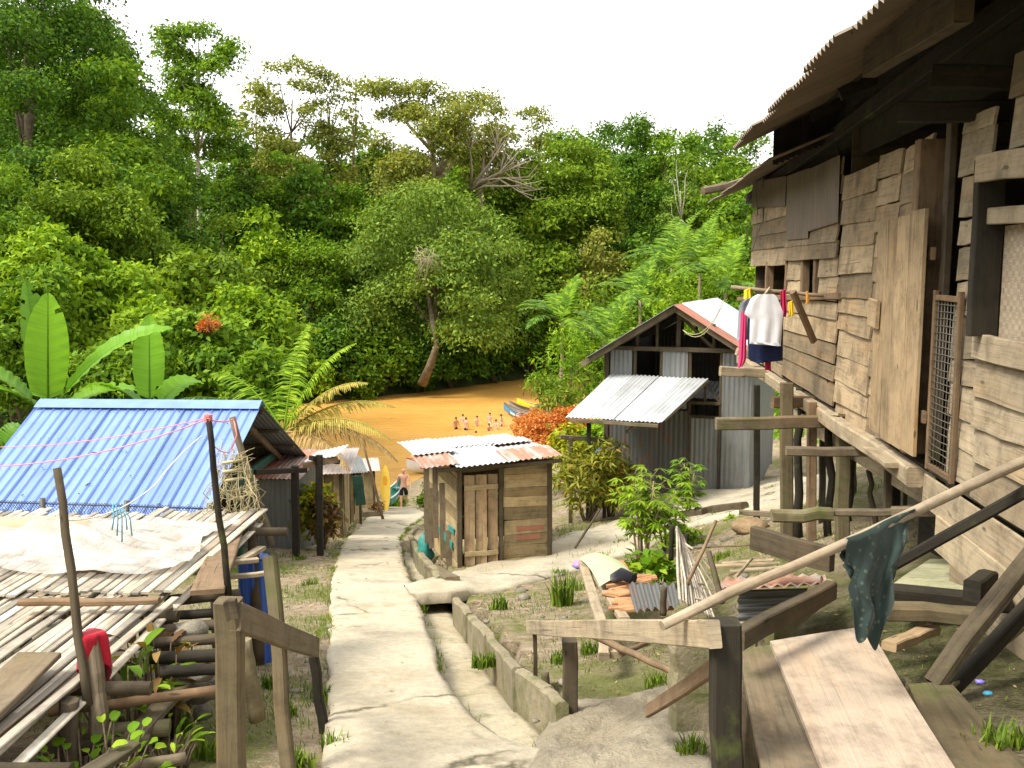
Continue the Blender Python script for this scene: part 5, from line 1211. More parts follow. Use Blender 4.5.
m.tube([P(234, 420, 7.85), P(237, 435, 7.8), P(231, 450, 7.8)], .006, 5)
for i in range(5): p = P(208, 415+1.6*i, 5.8); m.tube([p+V((math.cos(a_)*.026, math.sin(a_)*.022, 0)) for a_ in [j*1.05 for j in range(7)]], .004, 5)
tag(m.build('cord', M['rope_pink'], None, P(208, 419, 5.8)), 'pink cord strung from the dark pole across the blue roof', 'cord')
m = MB(); m.tube(sag(P(60, 520, 4.75), P(155, 485, 5.3), .06)+sag(P(155, 485, 5.3), P(202, 436, 5.8), -.02)[1:], .004, 5); tag(m.build('cord', M['rope_white'], None, P(60, 520, 4.75)), 'white cord sagging from the left thin pole to the dark pole', 'cord')
m = MB()
for i in range(5): m.tube([P(113+3*i, 503+2*i, 5.0), P(114+4*i, 518, 5.02), P(112+5*i, 530+6*(i % 3), 5.0)], .004, 4)
tag(m.build('string', M['rope_blue'], None, P(115, 505, 5)), 'blue strings dangling over the plastic sheet', 'string')
m = MB(); a, b = P(-40, 501, 8.4), P(215, 509, 8.2)
for i in range(90):
    f = i/89; p = a.lerp(b, f); h_ = .13+.03*math.sin(i*.7); 
    m.tube([p+V((0, 0, .02)), p+V((.06, 0, -h_/2)), p+V((.0, 0, -h_))], .003, 3, None, 0, False); m.tube([p+V((0, 0, .02)), p+V((-.06, 0, -h_/2)), p+V((.0, 0, -h_))], .003, 3, None, 0, False)
m.tube([a, b], .006, 4); m.tube([a-V((0, 0, .13)), b-V((0, 0, .14))], .006, 4)
for f in (.02, .33, .66, .98): p = a.lerp(b, f); m.pole(V((p.x, p.y, gz(p.x, p.y)-.1)), p+V((0, 0, .05)), .025)
tag(m.build('netting_fence', M['wire'], None, V((-3.5, 8.3, gz(-3.5, 8.3)))), 'sagging black netting along the back of the bamboo platform', 'fence')
# red cloth on its stump
a, b = P(100, 733, 4.5), P(92, 634, 4.62); m = MB(); m.beam(a, b, .075, .07, (0, 1, 0), .2, 5, .008); tag(m.build('stump_post', M['grey_wood'], None, a), 'pale weathered stump post wearing the red cloth', 'post')
m = MB()
def rc(u, v):
    a_ = u*6.283; f = v; top = b+V((0, 0, .012)); r_ = .062*min(1, f*3)+.02*math.sin(a_*3+1)*f; ln = (.19+.12*max(0, math.sin(a_*1+.4))+.03*math.sin(a_*4))*max(0, f-.28)/.72
    return top+V((math.cos(a_)*(r_+.03*math.sin(a_*6+f*3)*f), math.sin(a_)*r_, -ln))
m.grid(rc, 60, 18); tag(m.build('red_cloth', M['red'], None, b), 'bright red cloth thrown over the pale stump post', 'cloth')
# retaining logs stepping down beside the platform
LG = [((165, 601), (240, 594), 6.0, .036, 'dark_wood'), ((150, 617), (243, 611), 5.7, .03, 'black_wood'), ((140, 632), (246, 622), 5.5, .034, 'dark_wood'), ((135, 645), (247, 636), 5.35, .032, 'dark_wood'), ((150, 658), (252, 655), 5.2, .036, 'black_wood'), ((160, 672), (236, 668), 5.0, .032, 'black_wood'),
      ((45, 735), (170, 728), 4.7, .045, 'moss_wood'), ((50, 712), (218, 690), 4.75, .028, 'brown_wood'), ((40, 752), (150, 742), 4.5, .04, 'dark_wood'), ((120, 770), (186, 758), 4.3, .03, 'grey_wood')]
for i, (a, b, d, r_, mt) in enumerate(LG):
    npole('log', P(*a, d), P(*b, d+.1), r_, mt, ['dark log at the top of the stack of logs under the platform edge', 'blackened log second from the top of the log stack', 'dark log in the middle of the log stack', 'dark log just below the middle one of the log stack',
          'thick dark log near the bottom of the log stack', 'blackened log lowest in the log stack', 'mossy log on the ground left of the leaning plank', 'thin straight brown pole lying across in front of the stump post', 'dark log among the leaves in the bottom left corner', 'short grey log in front of the near handrail post'][i], None, 'log', .014)
m = MB(); m.beam(P(128, 742, 4.6), P(185, 682, 5.2), .11, .04, (0, 0, 1), .15, 4, .006); tag(m.build('leaning_plank', M['grey_wood'], None, P(128, 742, 4.6)), 'wide grey plank leaning on the logs beside the red leaved plant', 'plank')
m = MB(); m.beam(P(85, 775, 4.0), P(132, 745, 4.3), .1, .03, (0, 0, 1), .15, 4, .006); tag(m.build('leaning_plank', M['dark_wood'], None, P(85, 775, 4)), 'dark plank sloping down out of the bottom edge', 'plank')
for k in range(9):
    c = P(170+R.uniform(0, 60), 655+R.uniform(-45, 60), 5.3+R.uniform(-.2, .5)); c.z = max(c.z-.05, gz(c.x, c.y)); m = MB(); m.blob(c, (R.uniform(.05, .11), R.uniform(.05, .09), R.uniform(.04, .07)), 8, 6, .2)
    tag(m.build('stone', M['stone'], None, c), 'grey rubble stone wedged among the stacked logs', 'stone', 'rubble stones by the logs')
# left handrail
lr = thing('handrail', P(232, 760, 3.7), 'left timber handrail going down the slope on three posts', 'handrail')
m = MB(); b = P(233, 800, 3.75); m.beam(b, P(229, 600, 3.75), .10, .10, (0, 1, 0), .1, 5, .004); m.build('post', M['post_wood'], lr)
m = MB(); a = P(290, 775, 4.55); m.beam(V((a.x, a.y, gz(a.x, a.y)-.2)), P(270, 556, 4.95), .07, .07, (0, 1, 0), .15, 5, .008); m.build('post', M['post_wood'], lr)
m = MB(); a = P(327, 744, 5.6); m.beam(V((a.x, a.y, gz(a.x, a.y)-.15)), P(313, 655, 5.6), .055, .06, (0, 1, 0), .15, 5, .008); m.build('post', M['black_wood'], lr)
m = MB(); m.beam(P(236, 617, 3.72), P(316, 648, 5.55), .045, .115, (0, 0, 1), .1, 4, .004); m.build('rail', M['grey_wood'], lr)
m = MB(); m.beam(P(226, 610, 3.66), P(238, 608, 3.66), .03, .08); m.build('rail_block', M['dark_wood'], lr)
npole('leaning_post', P(258, 720, 5.2), P(243, 640, 5.2), .05, 'moss_wood', 'mossy round stump right behind the near left handrail post', .045, 'post')
for a, b, w_, lb in ((P(240, 560, 6.6), P(262, 548, 7.4), .07, 'broken pale plank end pointing up the path behind the near left post'), (P(230, 577, 6.4), P(270, 573, 6.5), .04, 'lowest pale stick poking out behind the near left post'), (P(232, 563, 6.5), P(258, 560, 6.6), .05, 'pale stick above the lowest one behind the near left post')):
    m = MB(); m.beam(a, b, w_, .03); tag(m.build('broken_plank', M['pale_wood'], None, a), lb, 'plank')
c = P(256, 603, 7.6); c.z = gz(c.x, c.y); zt = P(256, 557, 7.6).z; m = MB(); n0 = 16
m.grid(lambda u, v: V((c.x+math.cos(u*6.283)*.13*(1+.06*math.sin(u*6.283*12)), c.y+math.sin(u*6.283)*.13*(1+.06*math.sin(u*6.283*12)), c.z-.05+(zt-c.z+.05)*v)), 96, 4); m.blob(V((c.x, c.y, zt)), (.125, .125, .02), 16, 4, 0)
tag(m.build('drum', M['blue_dark'], None, c), 'blue ribbed plastic drum half hidden behind the left handrail', 'drum')

# ================= right handrail, poles, boards =================
rr_ = thing('handrail', P(725, 768, 3.2), 'right timber handrail of pale plank on two dark posts', 'handrail')
m = MB(); b = P(728, 830, 3.2); m.beam(b, P(724, 622, 3.2), .10, .095, (0, 1, 0), .09, 6, .004); m.build('post', M['black_wood'], rr_)
m = MB(); a = P(571, 727, 6.0); m.beam(V((a.x, a.y, gz(a.x, a.y)-.2)), P(570, 640, 6.0), .098, .09, (0, 1, 0), .09, 5, .004); m.build('post', M['dark_wood'], rr_)
m = MB(); a = P(536, 712, 6.6); m.beam(V((a.x, a.y, gz(a.x, a.y)-.15)), P(535, 636, 6.5), .03, .03, (0, 1, 0), .1, 4, .006); m.build('post', M['dark_wood'], rr_)
m = MB(); m.beam(P(714, 634, 3.13), P(530, 627, 6.6), .05, .095, (0, 0, 1), .08, 6, .004); m.build('rail', M['pale_wood'], rr_)
npole('stump', P(547, 703, 6.9), P(545, 671, 6.9), .035, 'grey_wood', 'short grey stump between the gutter wall and the right handrail', .03, 'stump')
npole('long_pole', P(662, 626, 3.28), P(1060, 446, 4.3), .019, 'pole_wood', 'long pale pole slanting up from the right handrail with the teal cloth over it', .026, 'pole', .008)
m = MB(); m.beam(P(884, 570, 4.6), P(1050, 478, 4.1), .05, .055, (0, 0, 1), .2, 5, .003); tag(m.build('dark_pole', M['black_wood'], None, P(884, 570, 4.6)), 'blackened timber slanting up below the long pale pole', 'timber')
m = MB(); m.beam(P(738, 640, 3.9), P(832, 590, 4.5), .06, .09, (0, 0, 1), .1, 4, .006); tag(m.build('dark_brace', M['dark_wood'], None, P(738, 640, 3.9)), 'dark squared timber behind the near right handrail post', 'timber')
m = MB(); m.beam(P(752, 537, 6.0), P(832, 560, 5.5), .05, .15, (0, 0, 1), .06, 4, .006); m.build
tag(m.build('beam_end', M['dark_wood'], None, P(752, 540, 6)), 'thick sawn beam with its end towards the path above the bamboo lattice', 'beam')
m = MB(); m.beam(P(772, 517, 7.6), P(832, 513, 7.6), .09, .10, (0, 0, 1), .2, 4, .012, 1.); tag(m.build('mossy_beam', M['moss_wood'], None, P(780, 517, 7.6)), 'mossy beam with a rotten end laid across the house posts', 'beam')
m = MB(); m.beam(P(892, 512, 7.2), P(1006, 508, 6.8), .07, .08, (0, 0, 1), .15, 3, .006); tag(m.build('tie_beam', M['grey_wood'], None, P(900, 512, 7.2)), 'squared grey tie beam between the stilts in front of the shade', 'beam')
m = MB(); m.beam(P(834, 512, 7.6), P(906, 511, 7.4), .07, .055, (0, 0, 1), .2, 3, .01); tag(m.build('tie_beam', M['grey_wood'], None, P(834, 512, 7.6)), 'thinner tie beam between the mossy beam and the squared grey one', 'beam')
m = MB(); m.beam(P(740, 512, 9.5), P(772, 514, 9.3), .05, .05); tag(m.build('tie_beam', M['grey_wood'], None, P(740, 512, 9.5)), 'short grey stick left of the mossy beam', 'beam')
# teal cloth over the pole
def pl(f): return P(662, 626, 3.28).lerp(P(1060, 446, 4.3), f)
m = MB(); f0, f1 = .40, .565
def drape(u, v):
    p = pl(f0+(f1-f0)*u); fr = v*2-1; s = 1 if fr > 0 else -1
    ln = abs(fr)*((.17+.27*math.exp(-((u-.40)/.34)**4)+.05*math.sin(u*17)) if s < 0 else (.12+.20*math.exp(-((u-.6)/.35)**4)+.03*math.sin(u*14)))
    fold = .030*math.sin(u*13+abs(fr)*2.2)*abs(fr)+.014*math.sin(u*29-fr*4)*abs(fr); pull = (.45-u)*.07*abs(fr)*(1 if s < 0 else .5)
    rm = .035*NZ.fractal(V((u*3.5, v*5.5, 2.1)), 1, 2, 3)*min(1, abs(fr)*4)
    return p+V((pull+rm*.7+.012*math.sin(fr*9+u*7), s*(.030+.018*abs(fr))+fold+rm, .028*(1-min(1, abs(fr)*6))-ln+rm*.5-.016*abs(math.sin(u*9))*abs(fr)))
m.grid(drape, 56, 40); tag(m.build('draped_cloth', M['teal'], None, pl(.48)), 'dark teal printed cloth hanging over the long pale pole', 'cloth')
# walkway planks in the right foreground
def slab(name, quad, mat, label, th=.03, cat='plank', nu=6, nv=14):
    p = [V(q) for q in quad]; m = MB(); nrm = (p[1]-p[0]).cross(p[3]-p[0]).normalized(); nrm = nrm if nrm.z > 0 else -nrm; L = (p[3]-p[0]).length; W_ = (p[1]-p[0]).length; ou = R.uniform(0, 9)
    for s in (0, 1):
        n0 = len(m.uv); m.grid(lambda u, v: p[0].lerp(p[1], u).lerp(p[3].lerp(p[2], u), v)-nrm*th*s+nrm*.006*math.sin(v*5+u*2), nu, nv, (W_, L), False)
        for k in range(n0, len(m.uv)): m.uv[k] = [(a_+ou, b_+ou) for a_, b_ in m.uv[k]]
    W1 = nu+1; o = W1*(nv+1)
    for j in range(nv):
        for i_ in (0, nu): a_ = j*W1+i_; m.face((a_, a_+W1, a_+W1+o, a_+o), [(j*.1, 0), (j*.1+.1, 0), (j*.1+.1, th), (j*.1, th)])
    for i_ in range(nu):
        for j in (0, nv): a_ = j*W1+i_; m.face((a_, a_+1, a_+1+o, a_+o), [(0, i_*.05), (0, i_*.05+.05), (th, i_*.05+.05), (th, i_*.05)])
    return tag(m.build(name, M[mat], None, p[0]), label, cat)
slab('walkway_board', [P(770, 641, 4.35), P(868, 627, 4.55), P(975, 800, 3.0), P(836, 800, 2.9)], 'ply', 'widest pale plywood board at the front of the walkway', .022)
slab('walkway_board', [P(738, 650, 4.3), P(771, 646, 4.35), P(838, 800, 2.95), P(770, 810, 2.85)], 'grey_wood', 'grey walkway board left of the pale plywood one', .03)
slab('walkway_board', [P(908, 684, 4.35), P(950, 683, 4.4), P(1060, 800, 3.3), P(955, 800, 3.2)], 'post_wood', 'dark greenish walkway board right of the pale plywood one', .03)
tr_ = thing('trestle', P(780, 700, 4), 'dark timber trestle carrying the walkway boards', 'trestle')
m = MB(); m.beam(P(748, 672, 4.1)-V((0, 0, .08)), P(900, 668, 4.3)-V((0, 0, .08)), .08, .09); m.beam(P(770, 775, 3.0)-V((0, 0, .09)), P(1050, 775, 3.2)-V((0, 0, .09)), .08, .09); m.each('beam', M['dark_wood'], tr_); m = MB()
for px, py, d in ((752, 676, 4.1), (905, 672, 4.3), (780, 780, 3.02), (1040, 780, 3.2)): p = P(px, py, d); m.beam(V((p.x, p.y, gz(p.x, p.y)-.15)), p-V((0, 0, .1)), .08, .08)
m.each('leg', M['dark_wood'], tr_)
# heavy timbers, mossy slab and shade under the near end of the house
slab('mossy_slab', [P(888, 588, 6.0), P(1010, 594, 5.6), P(1060, 560, 7.2), P(930, 558, 7.6)], 'slab_concrete', 'greenish concrete slab under the skirting boards of the stilt house', .08, 'slab')
for i, (a, b, w_, h_, mt, lb) in enumerate(((P(868, 592, 5.4), P(1010, 604, 5.2), .12, .09, 'black_wood', 'upper heavy dark beam of the pile behind the teal cloth'), (P(868, 610, 5.2), P(985, 616, 5.1), .13, .08, 'post_wood', 'lower mossy beam of the pile behind the teal cloth'), (P(890, 648, 4.8), P(932, 628, 5.2), .08, .05, 'door_wood', 'short yellowish offcut beside the pale plywood board'),
        (P(972, 592, 4.9), P(990, 580, 5.1), .09, .12, 'black_wood', 'small dark block on the end of the beam pile'), (P(932, 683, 4.4), P(1062, 520, 4.6), .10, .06, 'dark_wood', 'broad slanting prop plank in the right corner'), (P(952, 690, 4.5), P(1075, 555, 4.8), .06, .08, 'black_wood', 'blackened prop behind the broad slanting plank'), (P(945, 690, 4.45), P(1070, 590, 4.9), .02, .02, 'moss_wood', 'thin green stick beside the slanting prop plank'),
        (P(770, 640, 4.4), P(830, 588, 4.9), .05, .09, 'moss_wood', 'grey mossy plank slanting up to the teal cloth'))):
    m = MB(); m.beam(a, b, w_, h_, (0, 0, 1), .12, 4, .008); tag(m.build('beam' if i < 4 else 'prop', M[mt], None, a), lb, 'beam' if i < 4 else 'prop')
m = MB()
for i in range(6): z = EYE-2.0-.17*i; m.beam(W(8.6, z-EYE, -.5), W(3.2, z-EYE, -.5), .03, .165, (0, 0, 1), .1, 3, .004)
tag(m.build('shade_screen', M['black_wood'], None, W(6, -2.6, -.5)), 'added black boards standing for the shade under the near house floor', 'screen')  # added black boards carry the shade below the floor in their colour
# rough concrete bank between the stairs and the garden
m = MB(); q4 = [G(470, 790), G(715, 790), G(556, 704), G(690, 676)]
def bank(u, v):
    p = q4[0].lerp(q4[1], u).lerp(q4[2].lerp(q4[3], u), v); a = .06*math.sin(u*6+v*3); p.x += a*.6; p.y += .1*math.sin(u*9)*v-(1-v)*.5
    e = min(u, 1-u, v, 1-v)*6; z = gz(p.x, p.y)+min(1, e)*(.055+.05*NZ.fractal(V((p.x*3, p.y*3, .7)), .8, 2, 6))-.02*(e < .3)
    return V((p.x, p.y, z))
m.grid(bank, 110, 80); tag(m.build('concrete_bank', M['bank'], None, q4[0]), kind='structure')
# lattice, sticks, wood pile, tin
m = MB()
for i in range(12):
    f = i/11; m.pole(P(677+6*f, 527+10*f, 9.9), P(680+34*f, 600+18*f, 7.4+.3*f), .014, .012, 6, 4, .012)
for i in range(4):
    f = (i+.5)/4; m.pole(P(680, 532+70*f, 9.9-2.4*f), P(690+24*f, 540+72*f, 9.7-2.2*f), .012, .01, 6, 3, .006)
for i in range(4): m.pole(P(688+5*i, 560, 9.0), P(706+7*i, 603-3*i, 8), .009, .008, 5, 3, .01)
tag(m.build('bamboo_lattice', M['bamboo'], None, P(695, 600, 8)), 'fallen lattice of thin bamboo sticks leaning above the retaining wall', 'lattice')
for (a, b, r_, mt, lb) in ((P(682, 596, 7.9), P(716, 521, 8.6), .018, 'brown_wood', 'brown stick crossing over the bamboo lattice'), (P(722, 603, 7.2), P(709, 552, 7.5), .026, 'dark_wood', 'dark pointed stake right of the bamboo lattice'), (P(735, 577, 7.8), P(752, 559, 8.6), .015, 'pale_wood', 'pale stick leaning near the dark pointed stake'),
        (P(663, 615, 7.0), P(664, 587, 7.0), .028, 'dark_wood', 'dark stake at the right end of the tin sheet'), (P(671, 560, 10.2), P(672, 525, 10.2), .03, 'black_wood', 'black stump at the top of the bamboo lattice'), (P(686, 553, 10.4), P(687, 533, 10.4), .028, 'black_wood', 'second black stump right of the lattice top'), (P(670, 549, 10.5), P(750, 545, 10.0), .012, 'grey_wood', 'thin grey rod lying across the stones'), (P(620, 655, 5.9), P(672, 630, 6.4), .018, 'brown_wood', 'thin brown branch under the right handrail'),
        (P(590, 634, 6.4), P(680, 676, 5.0), .024, 'brown_wood', 'smooth grey pole slanting beneath the right handrail'), (P(575, 548, 15), P(600, 509, 15.4), .022, 'dark_wood', 'thin crooked branch leaning beside the leafy garden shrub')):
    npole('stick', a, b, r_, mt, lb, r_*.85, 'stick')
m = MB(); m.beam(P(648, 711, 4.6), P(712, 669, 3.5), .025, .065, (0, 1, 0), .1, 3, .004); tag(m.build('slotted_plank', M['brown_wood'], None, P(648, 711, 4.6)), 'short brown plank with dark mortise holes beside the near right post', 'plank')
for i, f in enumerate((.5, .76)):
    p = P(648, 711, 4.6).lerp(P(712, 669, 3.5), f); m = MB(); m.beam(p+V((-.018, -.04, -.008)), p+V((.02, -.04, .012)), .034, .004, (0, 1, 0)) if False else None
wp_ = thing('retaining_pier', P(700, 735, 4.6), 'mossy concrete pier behind the right handrail', 'pier')
m = MB(); c = P(700, 730, 4.9); c.z = gz(c.x, c.y); zt = P(700, 628, 4.9).z; m.beam(V((c.x+.06, c.y, c.z-.3)), V((c.x+.06, c.y, zt)), .17, .45, (1, 0, 0), .1, 8, .012); m.build('pier', M['wall_concrete'], wp_)
for i, (a, b, w_, h_, mt, lb) in enumerate(((P(583, 563, 9.9), P(612, 655, 6.7), .09, .05, 'pale_wood', 'long pale plank along the left side of the wood pile'), (P(588, 565, 10.0), P(624, 620, 7.6), .09, .05, 'pale_wood', 'second pale plank lying against the wood pile'), (P(604, 657, 6.65), P(604, 645, 6.8), .08, .07, 'pale_wood', 'sawn block at the near end of the wood pile'), (P(620, 562, 9.8), P(640, 590, 8.6), .08, .03, 'fresh_wood', 'orange brown plank sticking out of the top of the wood pile'), (P(640, 575, 9.2), P(632, 590, 8.6), .05, .03, 'fresh_wood', 'short split plank beside the green sheet'))):
    m = MB(); m.beam(a, b, w_, h_, (0, 0, 1), .12, 3, .006); tag(m.build('plank', M[mt], None, a), lb, 'plank')
m = MB(); a, b, c, d = P(579, 557, 10.0), P(612, 556, 10.0), P(600, 585, 8.6), P(636, 580, 8.7)
m.grid(lambda u, v: a.lerp(b, u).lerp(c.lerp(d, u), v)+V((0, 0, .05*math.sin(v*3)+.06*math.sin(u*3.1)-.02)), 10, 10, (.4, 1)); tag(m.build('green_board', plain('faded_green_sheet', (.36, .42, .24), .7), None, a), 'faded green curved sheet over the wood pile', 'sheet')
for i in range(26):
    y = 582+R.uniform(0, 30); a = P(606+R.uniform(-4, 14), y, 8.7-(y-582)*.03); b = a+V((R.uniform(.35, .5), R.uniform(-.25, .1), R.uniform(-.04, .08))); m = MB(); m.beam(a, b, R.uniform(.03, .06), R.uniform(.025, .04), (R.uniform(-1, 1), 0, 1), .2, 2, .006)
    tag(m.build('firewood', M['fresh_wood'], None, a), 'split orange firewood stick stacked beside the tin sheet', 'firewood', 'split firewood in the wood pile')
m = MB(); m.sheet(P(627, 583, 8.3), P(675, 584, 7.9), P(635, 611, 7.5), P(680, 606, 7.2), .085, .018, 5, .03); tag(m.build('tin_sheet', M['tin_dark'], None, P(650, 600, 7.6)), 'bent grey corrugated sheet on the firewood', 'metal sheet')
m = MB(); m.tube([P(614, 578, 8.6), P(622, 574, 8.5), P(634, 579, 8.4)], [.05, .06, .05], 8); tag(m.build('tyre_piece', M['black_cloth'], None, P(620, 578, 8.5)), 'black rubber piece on top of the firewood', 'rubber')
m = MB(); m.blob(P(580, 565, 10.4), (.09, .07, .05), 8, 5, .15); tag(m.build('plastic_bag', plain('purple_plastic', (.3, .18, .5), .4), None, P(580, 566, 10.4)), 'small purple plastic bag on the garden soil', 'bag')
tn = thing('low_tin_shelter', P(765, 620, 6.2), 'low dark corrugated shelter with a rusty edge behind the near post', 'shelter')
m = MB(); m.sheet(P(738, 624, 6.3), P(738, 590, 6.35), P(808, 618, 6.0), P(808, 588, 6.05), .055, .014, 5); m.build('wall_sheet', M['tin_dark'], tn)
m = MB(); m.sheet(P(722, 589, 6.0), P(828, 584, 5.8), P(725, 578, 7.2), P(825, 574, 7.0), .09, .012, 4); m.build('roof', M['tin_rust'], tn)
m = MB(); m.tube([P(722, 586, 6.3), P(768, 583, 6.2), P(822, 580, 6.0)], .03, 8); m.build('edge_pole', M['tin_rust'], tn)
for k, (a, b) in enumerate(((P(722, 563, 10), P(790, 559, 9.8)), (P(715, 567, 9.8), P(785, 563, 9.6)), (P(730, 572, 9.4), P(788, 567, 9.4)))):
    m = MB(); m.beam(a, b, .06, .03, (0, 0, 1), .2, 3, .006); tag(m.build('slat', M['pale_wood'], None, a), ['back pale slat of the three on the ground by the house posts', 'middle pale slat of the three on the ground by the house posts', 'front pale slat of the three on the ground by the house posts'][k], 'slat')
m = MB(); a = G(745, 536); m.blob(a+V((.15, .3, .05)), (.28, .25, .13), 22, 12, .10); tag(m.build('soil_mound', M['soil'], None, a), 'bare brown soil mound beside the front house posts', 'mound')
m = MB(); a = G(668, 525)
for px, py, px2, py2, lb in ((640, 537, 668, 520, 'nearest dark log edging the garden side of the side path'), (668, 520, 705, 517, 'middle dark log edging the side path'), (700, 516, 745, 511, 'farthest dark log edging the side path by the house posts')):
    a, b = G(px, py), G(px2, py2); m = MB(); m.beam(a+V((0, 0, .06)), b+V((0, 0, .07)), .16, .16, (0, 0, 1), .2, 3, .02); tag(m.build('edging_log', M['dark_wood'], None, a), lb, 'log')
for i in range(46):
    px, py = R.choice([(R.uniform(690, 745), R.uniform(530, 600)), (R.uniform(530, 690), R.uniform(650, 760)), (R.uniform(470, 600), R.uniform(590, 650)), (R.uniform(280, 335), R.uniform(560, 760)), (R.uniform(300, 360), R.uniform(515, 560))])
    c = G(px, py); s = R.uniform(.015, .05) if py > 600 else R.uniform(.03, .09); m = MB(); m.blob(c+V((0, 0, s*.15)), (s*R.uniform(.8, 1.4), s, s*.6), 7, 5, .22); tag(m.build('stone', M['stone'], None, c), 'loose grey pebble lying on the bare ground', 'stone', 'loose pebbles on the ground')
for (px, py, c_, lb) in ((681, 753, (.75, .12, .2), 'pink scrap of litter on the concrete bank'), (980, 686, (.25, .2, .8), 'violet scrap of litter in the shade at the right'), (987, 695, (.1, .45, .7), 'turquoise scrap of litter in the shade at the right'), (665, 738, (.75, .75, .72), 'white scrap of litter on the concrete bank'), (606, 745, (.55, .2, .1), 'rusty red scrap of litter on the concrete bank')):
    c = G(px, py); m = MB(); m.blob(c+V((0, 0, .008)), (.03, .02, .012), 7, 4, .3); tag(m.build('litter', plain('litter_plastic', c_, .4), None, c), lb, 'litter')
# ================= plants close by =================
def broad_plant(name, px, py, d, n, L, W_, h, mat, label, cat='plant', spread=.12, ground=True):
    c = P(px, py, d)
    if ground: c.z = gz(c.x, c.y)
    t = thing(name, c, label, cat); sm = MB(); lf = MB()
    for i in range(n):
        a = i*2.4+R.uniform(-.4, .4); hh = h*R.uniform(.35, 1); b = c+V((math.cos(a)*spread*R.random(), math.sin(a)*spread*R.random(), 0)); e = b+V((math.cos(a)*spread*.6, math.sin(a)*spread*.6, hh))
        sm.tube([b, b.lerp(e, .5)+V((0, 0, .02)), e], [.008, .006, .004], 5); el = R.uniform(.1, .9); blade(lf, e, (math.cos(a)*math.cos(el), math.sin(a)*math.cos(el), math.sin(el)), L*R.uniform(.7, 1.1), W_*R.uniform(.8, 1.1), 1.0, R.uniform(-.3, .3), .2, 0, 6)
    sm.build('stem', M['bark'], t); lf.build('foliage', M[mat], t); return t
def palmate(px, py, d, n, h, label, name='cassava_shrub', mat='leaf_lit'):
    c = P(px, py, d); c.z = gz(c.x, c.y); t = thing(name, c, label, 'shrub'); sm = MB(); q = []
    for i in range(n):
        a = R.uniform(0, 6.28); r_ = R.uniform(.05, .36); e = c+V((math.cos(a)*r_, math.sin(a)*r_, h*R.uniform(.55, 1))); sm.tube([c+V((math.cos(a)*.06, math.sin(a)*.06, -.05)), c.lerp(e, .5)+V((R.uniform(-.04, .04), 0, .05)), e], [.018, .014, .008], 5)
        for k in range(16):
            f = R.uniform(.35, 1.05); p = c.lerp(e, f); a2 = R.uniform(0, 6.28); pe = R.uniform(.10, .26); o = p+V((math.cos(a2)*pe, math.sin(a2)*pe, R.uniform(-.03, .12))); sm.tube([p, o], .003, 3, None, 0, False)
            for s in range(6):
                a3 = a2+(s-2.5)*.62; dd = V((math.cos(a3), math.sin(a3), R.uniform(-.5, -.05))).normalized(); sd_ = V((-math.sin(a3), math.cos(a3), R.uniform(-.2, .2))); L = R.uniform(.11, .19); q += [o, o+dd*L*.5+sd_*.022, o+dd*L+V((0, 0, -.02)), o+dd*L*.5-sd_*.022]
    sm.build('stem', M['bark_pale'], t); npmesh('foliage', [tuple(x) for x in q], 4, M[mat], t); return t
palmate(642, 552, 13.6, 9, 1.35, 'bright green leafy shrub growing where the side path bends')
palmate(668, 532, 14.2, 4, 1.0, 'smaller slender shrub just right of the bright leafy shrub')
palmate(690, 508, 17.5, 5, 1.1, 'thin shrub growing against the dark wall of the metal shed', 'slender_shrub', 'leaf_mid')
palmate(722, 470, 12.5, 0, .4, '') if False else None
bush(588, 430, 19.2, 90, 'leaf_brown', 'bronze green strap leaved bush between the hut and metal shed', leafpx=9, asp=.22, dens=1.5, yb=522)
bush(612, 448, 19.6, 44, 'leaf_brown', 'right shoulder of bronze foliage under the white awning', leafpx=8, asp=.25, yb=515)
bush(430, 478, 44, 26, 'leaf_mid', 'dark weeds on the bank between the man and the hut', leafpx=3, yb=512)
bush(548, 405, 31, 84, 'leaf_orange', 'orange red leaved bush above the hut roof', leafpx=4, asp=.3, yb=462, dens=1.4)
bush(520, 430, 29, 26, 'leaf_orange', 'small orange bush left of the larger orange one', leafpx=3.5, yb=458, asp=.3)
bush(575, 420, 27, 60, 'leaf_croton', 'yellow green bush below the orange red one', leafpx=6, yb=475)
bush(604, 422, 26, 50, 'leaf_lit', 'bright green low bush left of the awning post', leafpx=6, yb=470)
bush(318, 474, 19.3, 42, 'leaf_croton', 'yellow green croton bush between the dark shelter posts', leafpx=8, dens=1.5, yb=545)
bush(322, 490, 18.8, 34, 'leaf_redsh', 'dark red tinged bush at the foot of the croton', leafpx=7, yb=548)
bush(655, 548, 10.5, 40, 'leaf_lit', 'low broad leaved garden plant right of the green sheet', leafpx=12, dens=1.2, yb=592, asp=.6)
bush(690, 533, 14.5, 60, 'leaf_lit', 'low weeds beside the log edging of the side path', leafpx=7, dens=1.0, yb=556)
bush(740, 518, 15.5, 40, 'leaf_lit', 'low weeds right of the front house posts', leafpx=6, dens=.8, yb=535)
bush(398, 494, 43, 26, 'leaf_lit', 'bright green weeds behind the walking man', leafpx=3, yb=512)
bush(425, 490, 43, 18, 'leaf_mid', 'dark green weeds right of the walking man', leafpx=3, yb=512)
broad_plant('garden_plant', 480, 421+22, 27, 7, 1.3, .42, 1.0, 'leaf_banana', 'pale green broad leaved plant just behind the hut roof', 'plant', .3)
broad_plant('leafy_plant', 128, 700, 5.0, 30, .17, .06, .55, 'leaf_lit', 'green broad leaved plant beside the red cloth', 'plant', .16)
broad_plant('cordyline_plant', 158, 690, 5.25, 34, .22, .05, .62, 'leaf_redsh', 'dark red leaved plant in front of the stacked logs', 'plant', .12)
